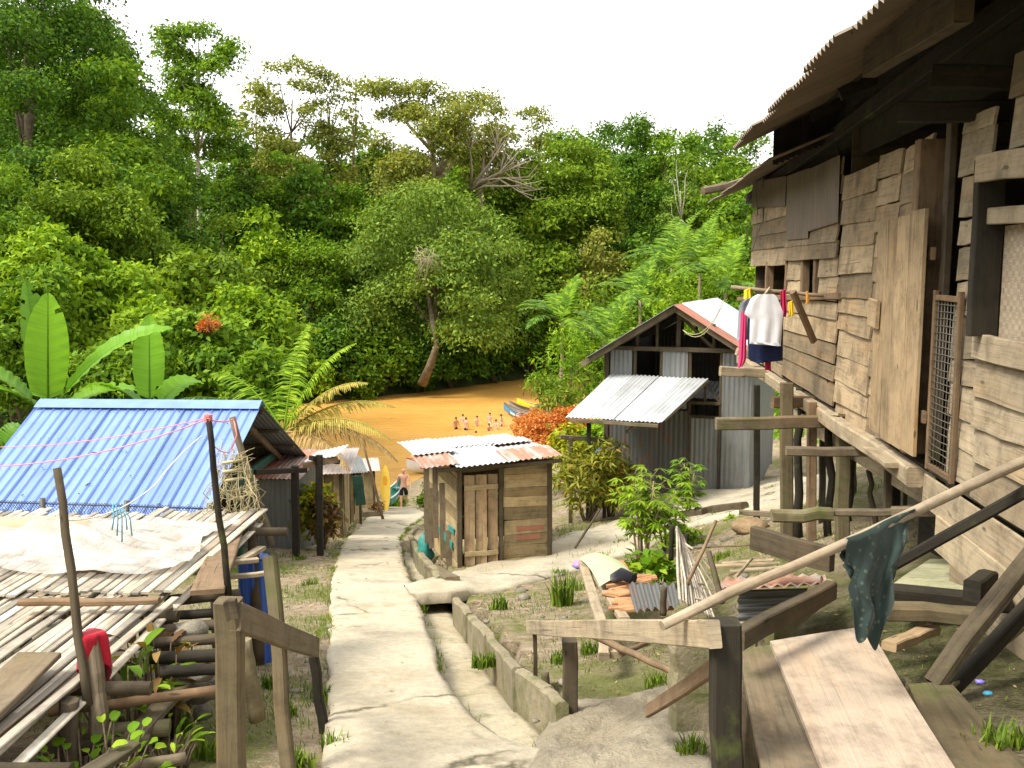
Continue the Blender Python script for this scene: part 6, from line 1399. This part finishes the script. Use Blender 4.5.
broad_plant('cordyline_plant', 170, 660, 5.5, 12, .22, .05, .6, 'leaf_croton', 'yellow green upright shoots above the dark red leaved plant', 'plant', .10)
broad_plant('weed', 70, 770, 4.1, 46, .08, .05, .28, 'leaf_lit', 'leafy weed in the bottom left corner', 'weed', .25)
broad_plant('weed', 100, 750, 4.25, 36, .075, .05, .30, 'leaf_lit', 'leafy weed at the foot of the stump post', 'weed', .18)
broad_plant('weed', 165, 745, 4.7, 30, .11, .022, .22, 'leaf_lit', 'slender leaved weed right of the leaning grey plank', 'weed', .12)
broad_plant('weed', 78, 660, 4.6, 4, .10, .06, .45, 'leaf_lit', 'thin climbing weed by the thin left pole', 'weed', .04)
grass('grass_tuft', 563, 606, 80, .42, .14, 'tall green grass tuft left of the wood pile')
grass('grass_tuft', 585, 590, 60, .25, .25, 'low grass patch above the tall grass tuft')
grass('grass_tuft', 498, 610, 40, .22, .12, 'small grass tuft on the garden edge above the gutter')
for i, (px, py) in enumerate(((300, 768), (272, 690), (335, 752), (345, 530), (310, 585), (280, 640), (490, 665), (560, 665), (480, 668), (620, 545), (600, 560), (720, 560), (700, 545), (285, 720), (322, 700), (300, 560), (448, 560), (440, 545), (560, 575), (770, 490), (690, 760), (655, 690), (1005, 745), (985, 755), (590, 655), (230, 735), (205, 760), (180, 730))):
    grass('weed_patch', px, py, 70, .14, .08 if py > 600 else .14, 'ragged low grass and weeds growing on the bare ground', 'leaf_grass', 'weeds', .007)['group'] = 'ragged weeds on the bare ground'
# ground cover nobody could count
q = []
def patch(n, xr, yr, h, wd):
    for i in range(n):
        x, y = R.uniform(*xr), R.uniform(*yr)
        if atY(PL, y)-.05 < x < atY(PRr, y)+.35 and y < 40: continue
        if math.sin(x*2.1+y*.7)+math.sin(y*1.9-x*1.3)+R.uniform(-.6, .6) < .35: continue
        z = gz_q(x, y); a2 = R.uniform(0, 6.28); hh = h*R.uniform(.4, 1.1); o = V((math.cos(a2), math.sin(a2), 0))*hh*.5; s = V((-math.sin(a2), math.cos(a2), 0))*wd; b = V((x, y, z-.01)); q.extend([b-s, b+s, b+o+V((0, 0, hh))+s*.1, b+o+V((0, 0, hh))-s*.1])
_g = None
def gz_q(x, y):
    i = min(max(np.searchsorted(gx, x)-1, 0), nx-2); j = min(max(np.searchsorted(gy, y)-1, 0), ny-2); fx = (x-gx[i])/(gx[i+1]-gx[i]); fy = (y-gy[j])/(gy[j+1]-gy[j])
    return (Hh[j, i]*(1-fx)+Hh[j, i+1]*fx)*(1-fy)+(Hh[j+1, i]*(1-fx)+Hh[j+1, i+1]*fx)*fy
patch(26000, (-4.5, -1.2), (4, 15), .06, .004); patch(10000, (-6, -1.5), (12, 26), .08, .007); patch(16000, (-.4, 4.5), (6.5, 15), .055, .005); patch(4000, (2, 8), (14, 22), .09, .008); patch(5000, (-1.5, 4), (14, 30), .12, .01); patch(6000, (1.4, 3.6), (3, 7), .035, .003)
for i in range(9000):
    y = R.uniform(4.5, 34); s_ = R.choice((-1, 1)); x = (atY(PL, y)-abs(R.gauss(0, .10))+.03 if s_ < 0 else atY(PRr, y)+abs(R.gauss(0, .05))-.02)
    if math.sin(y*2.3+s_)+math.sin(y*5.1)*.6 < R.uniform(-.6, .8): continue
    z = max(gz_q(x, y), SL0-SL*y-.12); a2 = R.uniform(0, 6.28); hh = R.uniform(.03, .10); o = V((math.cos(a2), math.sin(a2), 0))*hh*.5; s = V((-math.sin(a2), math.cos(a2), 0))*.005; b = V((x, y, z-.01)); q.extend([b-s, b+s, b+o+V((0, 0, hh))+s*.1, b+o+V((0, 0, hh))-s*.1])
tag(npmesh('short_grass', [tuple(x) for x in q], 4, M['leaf_grass']), 'thin short grass and moss over the bare ground', 'grass', None, 'stuff')

q = []
for i in range(5200):
    x, y = R.uniform(-4.5, 5), R.uniform(3.6, 22)
    if atY(PL, y)+.1 < x < atY(PRr, y)-.1 and R.random() < .93: continue
    z = max(gz_q(x, y), (SL0-SL*y+.045) if atY(PL, y) < x < atY(PRr, y) else -9); c = V((x, y, z+.012)); a = R.uniform(0, 6.28); L = R.uniform(.02, .055)*min(1, max(.35, y/14)); d = V((math.cos(a), math.sin(a), R.uniform(-.3, .3)))*L; e = V((-math.sin(a), math.cos(a), R.uniform(-.4, .4)))*L*.35; q += [c-d, c+e, c+d, c-e]
tag(npmesh('leaf_litter', [tuple(x) for x in q], 4, leaf('dead_leaf_litter', (.16, .10, .045), (.36, .26, .13), .1)), 'dry fallen leaves and chips scattered on the ground', 'leaf litter', None, 'stuff')
# ---- bananas behind the blue roof ----
def banana(px, yb, d, leaves, label):
    c = P(px, yb, d); g_ = gz(c.x, c.y); t = thing('banana_plant', (c.x, c.y, g_), label, 'banana plant'); m = MB(); m.pole(V((c.x, c.y, g_-.1)), c, .13, .07, 10, 6, .02); m.build('stem', M['leaf_banana'], t)
    for (x0, y0, x1, y1, W_, droop, roll, dd) in leaves:
        a, b = P(x0, y0, d), P(x1, y1, d+dd); m = MB(); L = (b-a).length*(1+droop*.25); mid = (b-a).normalized()+V((0, 0, droop*.48)); pts = blade(m, a, mid, L, W_, droop, roll); m.tube([c]+[p-V((0, 0, .012)) for p in pts], [.04]+[.026*(1-.85*i/len(pts)) for i in range(len(pts))], 5) ; m.build('leaf', M['leaf_banana'], t)
banana(52, 412, 19.5, [(44, 408, 27, 288, .80, .15, .5, .6), (48, 414, 48, 300, .84, .12, -.1, -.4), (56, 405, 150, 338, .5, .95, .6, .2), (40, 410, -25, 372, .75, .9, -.2, -.5), (55, 415, 130, 396, .6, .9, .2, .8), (44, 412, -20, 400, .5, 1.2, .3, .2)], 'banana plant with two tall upright leaves above the blue roof')
banana(152, 425, 20, [(150, 410, 149, 319, .66, .08, 0, .3), (155, 412, 192, 386, .6, 1.3, .3, .8), (150, 412, 95, 398, .55, 1.2, .3, .5)], 'banana plant with one upright leaf at the right of the blue roof')
banana(5, 452, 16.5, [(5, 448, 14, 430, .45, 1.2, .4, .1), (5, 450, -20, 430, .4, 1.0, 0, .2)], 'low yellowing banana shoot at the left edge of the roof')

# ---- palms ----
palm(284, 432, 23.5, 'coconut palm with long drooping fronds beside the blue roof', 9, ['leaf_lit', 'leaf_palmyel', 'leaf_palmyel', 'leaf_palmdry', 'leaf_lit', 'leaf_palmyel', 'leaf_lit', 'leaf_palm', 'leaf_palmdry'], 'coconut_palm', None, .12, 2.9, 46, .55, (66, 50, 34, 14, 78, 24, 50, 40, 6), 1.25, .6, [15, -8, 5, -5, 60, -20, 150, 200, -35], .03)
for i, (px, yc, d, L, lb) in enumerate(((672, 268, 52, 3.7, 'feathery palm crown just left of the stilt house eaves'), (700, 262, 56, 3.4, 'dense palm behind the clothes pole and house corner'), (640, 300, 48, 2.8, 'low palm with drooping fronds behind the metal shed ridge'), (562, 322, 40, 2.4, 'small palm above the bamboo shrub by the river'), (725, 285, 38, 2.6, 'palm right against the corner of the stilt house'), (612, 340, 42, 2.6, 'greyish palm fronds left of the metal shed'))):
    palm(px, yc, d, lb, 12, ['leaf_mid', 'leaf_palm', 'leaf_mid'], 'palm_tree', None, .09, L, 22, L*.26, (0, 80), 1.3, .3, None, .07)
bush(566, 318, 34, 72, 'leaf_lit', 'tall feathery bamboo shrub standing in front of the river', 'bamboo_shrub', 7, None, .62, 'shrub', .2, 418, 12)
bush(560, 372, 33, 60, 'leaf_yel', 'lower leaning foliage at the foot of the bamboo shrub', 'bush', 6, None, .6, 'bush', .25, 425)
bush(640, 300, 34, 0.1, 'leaf_mid', '') if False else None

# ---- big broad-leaved bushes behind the blue roof ----
LB = [(60, 215, 31, 190, 'leaf_lit', 'bright large leaved bush on the left above the banana leaves', 440), (25, 250, 28, 130, 'leaf_mid', 'large leaved bush at the left picture edge', 450), (150, 275, 30, 150, 'leaf_lit', 'glossy large leaved bush above the right banana leaf', 445), (215, 240, 40, 150, 'leaf_yel', 'yellow green leafy tree top behind the glossy bush', 440), (215, 300, 28, 130, 'leaf_mid', 'dark glossy bush between the roof ridge and the palm', 445),
      (255, 340, 25.5, 90, 'leaf_mid', 'dense bush touching the right end of the blue ridge', 440), (110, 330, 26, 130, 'leaf_mid', 'dense dark bush right behind the banana leaves', 440), (255, 265, 36, 110, 'leaf_lit', 'leafy bush with a few orange leaves below the tall forest', 440)]
for (px, yt, d, wpx, mt, lb, yb) in LB: bush(px, yt, d, wpx, mt, lb, 'broadleaf_bush', 7.5, None, .9, 'bush', .5, yb, 14)
q = bush(206, 312, 27, 22, 'leaf_orange', 'cluster of orange leaves in the glossy bush', 'bush', 4.5, None, .12, 'bush', .5, 334, 4)

# ================= forest =================
T = tree
# left hillside
T(25, -120, 52, 250, 'round', 'leaf_dark', 'huge dark tree filling the top left corner', group=TG['left'], low=.2, leafpx=5, lobes_n=34)
T(10, 30, 66, 230, 'round', 'leaf_dark', 'deep shaded tree behind the top left corner', group=TG['left'], low=.1)
T(118, 48, 57, 90, 'round', 'leaf_mid', 'tree whose right side meets the sky left of the emergent tree', group=TG['left'], low=.2)
T(85, 6, 60, 120, 'round', 'leaf_mid', 'hillside tree whose pale top meets the sky near the left corner', group=TG['left'], low=.35)
T(105, 60, 48, 150, 'round', 'leaf_mid', 'mid green large leaved hillside tree below the left corner', group=TG['left'], low=.15, leafpx=6)
T(35, 70, 44, 170, 'round', 'leaf_dark', 'broad dark green hillside tree at the left edge', group=TG['left'], low=.1, leafpx=6)
T(150, 100, 62, 90, 'round', 'leaf_dark', 'dark tree at the right end of the left hillside', group=TG['left'], low=.2)
T(70, 150, 42, 180, 'round', 'leaf_yel', 'drooping yellow green tree in front of the left hillside', group=TG['left'], low=.05, leafpx=6, droop=.7)
T(140, 170, 45, 120, 'round', 'leaf_mid', 'green drooping tree in the middle of the left hillside', group=TG['left'], low=.05, leafpx=5.5, droop=.7)
T(0, 165, 38, 120, 'round', 'leaf_mid', 'shaded tree low on the left edge', group=TG['left'], low=.05, leafpx=6)
T(185, 175, 58, 90, 'round', 'leaf_dark', 'dark undergrowth tree at the foot of the tall pale trunk', group=TG['left'], low=.05)
T(225, 215, 52, 100, 'round', 'leaf_yel', 'low yellow green tree left of the river forest', group=TG['left'], low=.05)
# far bank: emergent and skyline trees
T(197, 26, 100, 100, 'tiers', 'leaf_mid', 'tall emergent tree with a bare pale trunk and open plates of leaves', group=TG['far'], low=.66, bark='bark_white', leafpx=4, dens=1.7, lobes_n=13, tr=1.2)
T(184, 142, 106, 70, 'round', 'leaf_mid', 'leafy tree half way up behind the tall pale trunk', group=TG['far'], low=.3)
T(255, 82, 118, 60, 'tiers', 'leaf_olive', 'thin crowned skyline tree right of the tall pale trunk', group=TG['far'], low=.35, leafpx=4, dens=.9)
T(293, 60, 116, 92, 'tiers', 'leaf_olive', 'lacy skyline tree with sky showing through its crown', group=TG['far'], low=.45, leafpx=4, dens=.8, lobes_n=14)
T(330, 74, 118, 60, 'tiers', 'leaf_olive', 'open skyline tree touching the lacy one', group=TG['far'], low=.5, leafpx=4, dens=.9, lobes_n=10)
T(357, 78, 124, 34, 'tiers', 'leaf_olive', 'spindly skyline tree between the lacy tree and big brown tree', group=TG['far'], low=.45, leafpx=3.6, dens=.8, lobes_n=8)
T(428, 82, 112, 135, 'tiers', 'leaf_olive', 'big olive brown skyline tree with a thick bare trunk', group=TG['far'], low=.52, bark='bark_pale', leafpx=4, dens=1.0, lobes_n=15, tr=2.6)
T(485, 92, 118, 72, 'round', 'leaf_olive', 'olive crown with bare pale branches right of the big trunk', group=TG['far'], low=.5, bark='bark_pale', leafpx=3.8, dens=.6)
T(537, 108, 140, 60, 'tiers', 'leaf_olive', 'small lacy skyline tree right of the olive crowns', group=TG['far'], low=.4, leafpx=3.6)
for (px, yt, d, w_, mt, lb) in ((575, 124, 142, 50, 'leaf_mid', 'low skyline tree above the yellow green slope'), (603, 118, 146, 50, 'leaf_dark', 'dark skyline tree left of the vine covered column'), (640, 115, 140, 66, 'leaf_dark', 'vine covered column tree standing on the right skyline'), (668, 120, 136, 50, 'leaf_mid', 'vine covered tree right of the darkest column'), (697, 128, 142, 52, 'leaf_mid', 'skyline tree above the pale spindly tree'), (722, 120, 148, 56, 'leaf_dark', 'tallest skyline tree next to the house eaves'), (752, 128, 140, 50, 'leaf_mid', 'skyline tree partly hidden by the house eaves'), (620, 150, 132, 60, 'leaf_dark', 'dark vine hung tree under the right skyline')):
    T(px, yt, d, w_, 'column', mt, lb, group=TG['far'], low=.15, leafpx=4)
T(680, 148, 118, 44, 'tiers', 'leaf_pale', 'pale spindly tree with tufted tiers in front of the vine columns', group=TG['far'], low=.35, bark='bark_white', leafpx=3.4, lobes_n=9)
T(607, 156, 120, 40, 'round', 'leaf_yel', 'bright yellow green crown left of the vine covered column', group=TG['far'], low=.6)
for (px, yt, d, w_, mt, lb) in ((235, 118, 132, 90, 'leaf_mid', 'leafy tree filling the skyline behind the thin crowned tree'), (275, 138, 130, 90, 'leaf_mid', 'leafy tree behind the foot of the lacy skyline tree'), (318, 132, 134, 90, 'leaf_dark', 'leafy tree behind the open skyline tree'), (360, 128, 136, 90, 'leaf_mid', 'leafy tree behind the spindly skyline tree'), (405, 110, 134, 80, 'leaf_olive', 'leafy tree behind the left of the olive brown crown'), (500, 128, 140, 80, 'leaf_olive', 'leafy tree behind the spreading bare branches'), (455, 118, 138, 80, 'leaf_mid', 'leafy tree behind the thick bare trunk'), (165, 112, 126, 80, 'leaf_mid', 'leafy tree behind the left of the emergent tree'), (735, 138, 128, 70, 'leaf_mid', 'leafy tree below the tallest skyline tree by the eaves')):
    T(px, yt, d, w_, 'round', mt, lb, group=TG['far'], low=.05)
for i, (px, yt, d, w_, mt) in enumerate(((588, 138, 158, 90, 'leaf_mid'), (625, 132, 160, 90, 'leaf_dark'), (660, 134, 158, 90, 'leaf_mid'), (700, 138, 160, 90, 'leaf_dark'), (738, 134, 162, 90, 'leaf_mid'), (650, 165, 140, 80, 'leaf_mid'), (695, 170, 138, 80, 'leaf_yel'), (550, 130, 150, 70, 'leaf_mid'))):
    T(px, yt, d, w_, 'round', mt, ['leafy tree deep behind the yellow green slope', 'dark tree deep behind the vine column', 'leafy tree deep behind the pale spindly tree', 'dark tree at the back of the right skyline', 'farthest tree behind the house eaves', 'mid green tree between the vine columns and the palms', 'yellow green tree right behind the pale spindly tree', 'leafy tree behind the small lacy skyline tree'][i], group=TG['far'], low=.03, dens=1.2)
# second rank
for (px, yt, d, w_, k, mt, lb, lo) in ((565, 140, 122, 125, 'round', 'leaf_yel', 'broad yellow green tree sloping down right of the dome tree', .08), (520, 150, 120, 90, 'round', 'leaf_yel', 'yellow green tree behind the right of the dome tree', .1), (600, 230, 108, 70, 'round', 'leaf_olive', 'olive tree low on the right bend of the river', .05),
        (310, 160, 106, 90, 'round', 'leaf_dark', 'dark tree under the lacy skyline tree', .1), (275, 150, 108, 80, 'round', 'leaf_mid', 'mid green tree left of the dark one under the skyline', .1), (350, 185, 108, 80, 'round', 'leaf_mid', 'leafy tree just left of the dome tree top', .1), (240, 140, 106, 80, 'round', 'leaf_dark', 'dark tree right of the tall pale trunk', .1),
        (200, 190, 98, 80, 'round', 'leaf_dark', 'dark tree behind the base of the tall pale trunk', .05), (260, 210, 98, 90, 'round', 'leaf_lit', 'bright tree in the lower left of the far forest', .05), (312, 235, 97, 80, 'round', 'leaf_mid', 'mid green tree left of the dome tree', .05), (390, 150, 126, 80, 'round', 'leaf_dark', 'shaded crown beneath the big olive tree', .2), (460, 165, 128, 90, 'round', 'leaf_mid', 'leafy crown filling the gap under the olive crowns', .2),
        (655, 190, 122, 70, 'round', 'leaf_dark', 'shadowy tree left of the pale spindly tree', .05), (715, 185, 118, 70, 'round', 'leaf_mid', 'dark tree behind the palms', .05), (640, 235, 105, 60, 'round', 'leaf_dark', 'dark low tree behind the feathery palm', .05), (745, 200, 100, 60, 'round', 'leaf_dark', 'tree behind the corner of the stilt house', .05), (545, 215, 112, 90, 'round', 'leaf_yel', 'hanging yellow green foliage above the river bend', .0)):
    T(px, yt, d, w_, k, mt, lb, group=TG['far'], low=lo)
# the dome tree over the water and its neighbours along the bank
T(432, 186, 100, 215, 'dome', 'leaf_pale', 'great rounded vine covered tree overhanging the river', group=TG['far'], low=.16, leafpx=4, depth=.8, droop=.6, lobes_n=34, zb=2.0)
for (px, yt, d, w_, mt, lb, yb) in ((285, 310, 92, 90, 'leaf_mid', 'bank bush where the river begins at the left', 408), (335, 300, 93.5, 90, 'leaf_dark', 'dark bank bush left below the dome tree', 404), (378, 315, 95, 80, 'leaf_mid', 'bank bush beside the bent pale trunk', 398), (452, 320, 101, 80, 'leaf_dark', 'dark bank bush right of the bent pale trunk', 388), (495, 305, 106, 80, 'leaf_dark', 'dark bank bush in the middle of the far shore', 384), (530, 290, 111, 80, 'leaf_mid', 'hanging bank bush left of the river bend', 378),
        (570, 300, 116, 70, 'leaf_dark', 'bank bush at the river bend', 374), (610, 300, 118, 70, 'leaf_dark', 'shaded bank bush behind the bamboo shrub', 372), (305, 345, 90.5, 60, 'leaf_lit', 'bright bank bush with hanging leaves', 404), (415, 345, 97.5, 60, 'leaf_dark', 'low dark bank bush touching the water', 393), (360, 355, 93, 50, 'leaf_mid', 'low bank bush with roots at the water edge', 401)):
    bush(px, yt, d, w_, mt, lb, 'bank_bush', 4.6, 'bushes along the far river bank', 1.0, 'bush', .5, yb, 12)
# bent bare trunk, dead branches
m = MB(); pts = [P(*a) for a in ((422, 384, 93.2), (430, 366, 92.5), (437, 345, 92), (433, 328, 92.5), (430, 305, 96), (426, 285, 97), (420, 265, 99))]; m.tube(pts, [.5, .4, .32, .27, .22, .16, .1], 9, None, .08)
for (a, b, c) in (((433, 328), (442, 312), (452, 300)), ((433, 330), (422, 312), (412, 300))): m.tube([P(*a, 95.5), P(*b, 95.5), P(*c, 95)], [.14, .09, .04], 5)
tag(m.build('bare_trunk', M['bark'], None, pts[0]), 'bent bare brown trunk rising from the bank below the dome tree', 'trunk')
m = MB()
for i in range(26):
    a = P(424+R.uniform(-12, 10), 246+R.uniform(0, 16), 89.5); e = P(425+R.uniform(-16, 20), 264+R.uniform(0, 28), 89.5); m.tube([a, a.lerp(e, .4)+V((R.uniform(-.5, .5), 0, .4)), e], [.03, .022, .01], 4)
tag(m.build('hanging_vines', M['dead'], None, P(425, 250, 89.5)), 'grey tangle of dead vines on the face of the dome tree', 'vines')
m = MB(); o = P(470, 192, 113)
for (x1, y1, x2, y2, x3, y3) in ((480, 180, 505, 178, 540, 190), (480, 182, 500, 172, 520, 150), (478, 178, 492, 160, 505, 140), (485, 186, 515, 186, 538, 182), (472, 170, 470, 150, 478, 128), (490, 178, 512, 168, 532, 160), (484, 172, 498, 150, 490, 125), (500, 180, 520, 192, 534, 196)):
    m.tube([o, P(x1, y1, 111), P(x2, y2, 110), P(x3, y3, 109.5)], [.20, .14, .08, .03], 6)
    for k in range(6): b = P((x2+x3)/2+R.uniform(-10, 10), (y2+y3)/2+R.uniform(-7, 7), 110); m.tube([P(x2, y2, 110), b, b+V((R.uniform(-1.8, 1.8), 0, R.uniform(-.2, 2.0)))], [.06, .04, .02], 4)
tag(m.build('dead_branches', M['dead'], None, o), 'bare pale branches spreading right of the olive brown tree', 'branches')
# undergrowth filling the far slope and the left hill
def undergrowth(name, pts, s, mat, label):
    pos = np.array(pts); nr = np.tile([0, -.5, .8], (len(pos), 1)); tag(npmesh(name, leaves_at(pos, nr, s, .2, .6, .9), 4, M[mat]), label, 'undergrowth', None, 'stuff')
def slope_pts(n, xr, f0, f1):
    out = []
    X = rng.uniform(*xr, n); Y = rng.uniform(f0, f1, n); s = -sdist(X, Y, FAR); ok = (s > .3); X, Y = X[ok], Y[ok]; Zb = gz_np(X, Y, False); ch = 1.2+.9*np.sin(X*.9+Y*.35)+.7*np.sin(Y*.8-X*.5); Z = Zb+np.abs(ch)*rng.uniform(.3, 1, len(X))
    return np.c_[X, Y, Z]
undergrowth('undergrowth', slope_pts(60000, (-70, 60), 78, 160), .62, 'leaf_dark', 'dark tangled undergrowth covering the far river bank')
X = rng.uniform(-48, -13, 30000); Y = rng.uniform(22, 76, 30000); ok = sdist(X, Y, NEAR) > .5; X, Y = X[ok], Y[ok]; Zb = gz_np(X, Y, False); Z = Zb+np.abs(.9+.8*np.sin(X*.9+Y*.5)+.5*np.sin(Y*1.1))*rng.uniform(.2, 1, len(X))
undergrowth('undergrowth', np.c_[X, Y, Z], .34, 'leaf_dark', 'dark tangled undergrowth covering the left hillside')
X = rng.uniform(3, 30, 26000); Y = rng.uniform(26, 75, 26000); ok = (sdist(X, Y, NEAR) > .5) & ((X > 9) | (Y > 30)); X, Y = X[ok], Y[ok]; Zb = gz_np(X, Y, False); Z = Zb+np.abs(.5+.5*np.sin(X*.9+Y*.5)+.4*np.sin(Y*1.1))*rng.uniform(.2, 1, len(X))
undergrowth('undergrowth', np.c_[X, Y, Z], .24, 'leaf_mid', 'green undergrowth on the river bank behind the metal shed')
for (px, yt, d, w_, mt, lb) in ((668, 276, 40, 70, 'leaf_lit', 'bright shrubby tree right behind the shed ridge'), (722, 268, 36, 60, 'leaf_mid', 'shrubby tree behind the right roof slope of the shed'), (655, 250, 62, 70, 'leaf_mid', 'leafy tree among the palms left of the shed ridge'), (610, 268, 66, 60, 'leaf_mid', 'leafy riverside tree above the bamboo shrub'), (725, 232, 60, 80, 'leaf_lit', 'bright bushy tree at the corner of the stilt house'), (590, 300, 52, 50, 'leaf_mid', 'small tree between the bamboo shrub and metal shed'), (690, 232, 70, 60, 'leaf_mid', 'leafy tree behind the feathery palm crown'), (640, 318, 44, 60, 'leaf_mid', 'low tree just behind the metal shed eave')):
    T(px, yt, d, w_, 'round', mt, lb, group=TG['right'], low=.1, leafpx=5)
for (px, yt, d, w_, mt, lb) in ((790, 190, 60, 90, 'leaf_mid', 'tree hidden behind the far end of the stilt house'), (850, 170, 75, 110, 'leaf_dark', 'dark tree behind the middle of the stilt house'), (800, 140, 120, 120, 'leaf_mid', 'far tree behind the stilt house roof'), (880, 140, 125, 120, 'leaf_dark', 'dark far tree behind the stilt house roof')):
    T(px, yt, d, w_, 'round', mt, lb, group=TG['right'], low=.05, leafpx=6)
print('QUADS', sum(len(m_.polygons) for m_ in bpy.data.meshes))
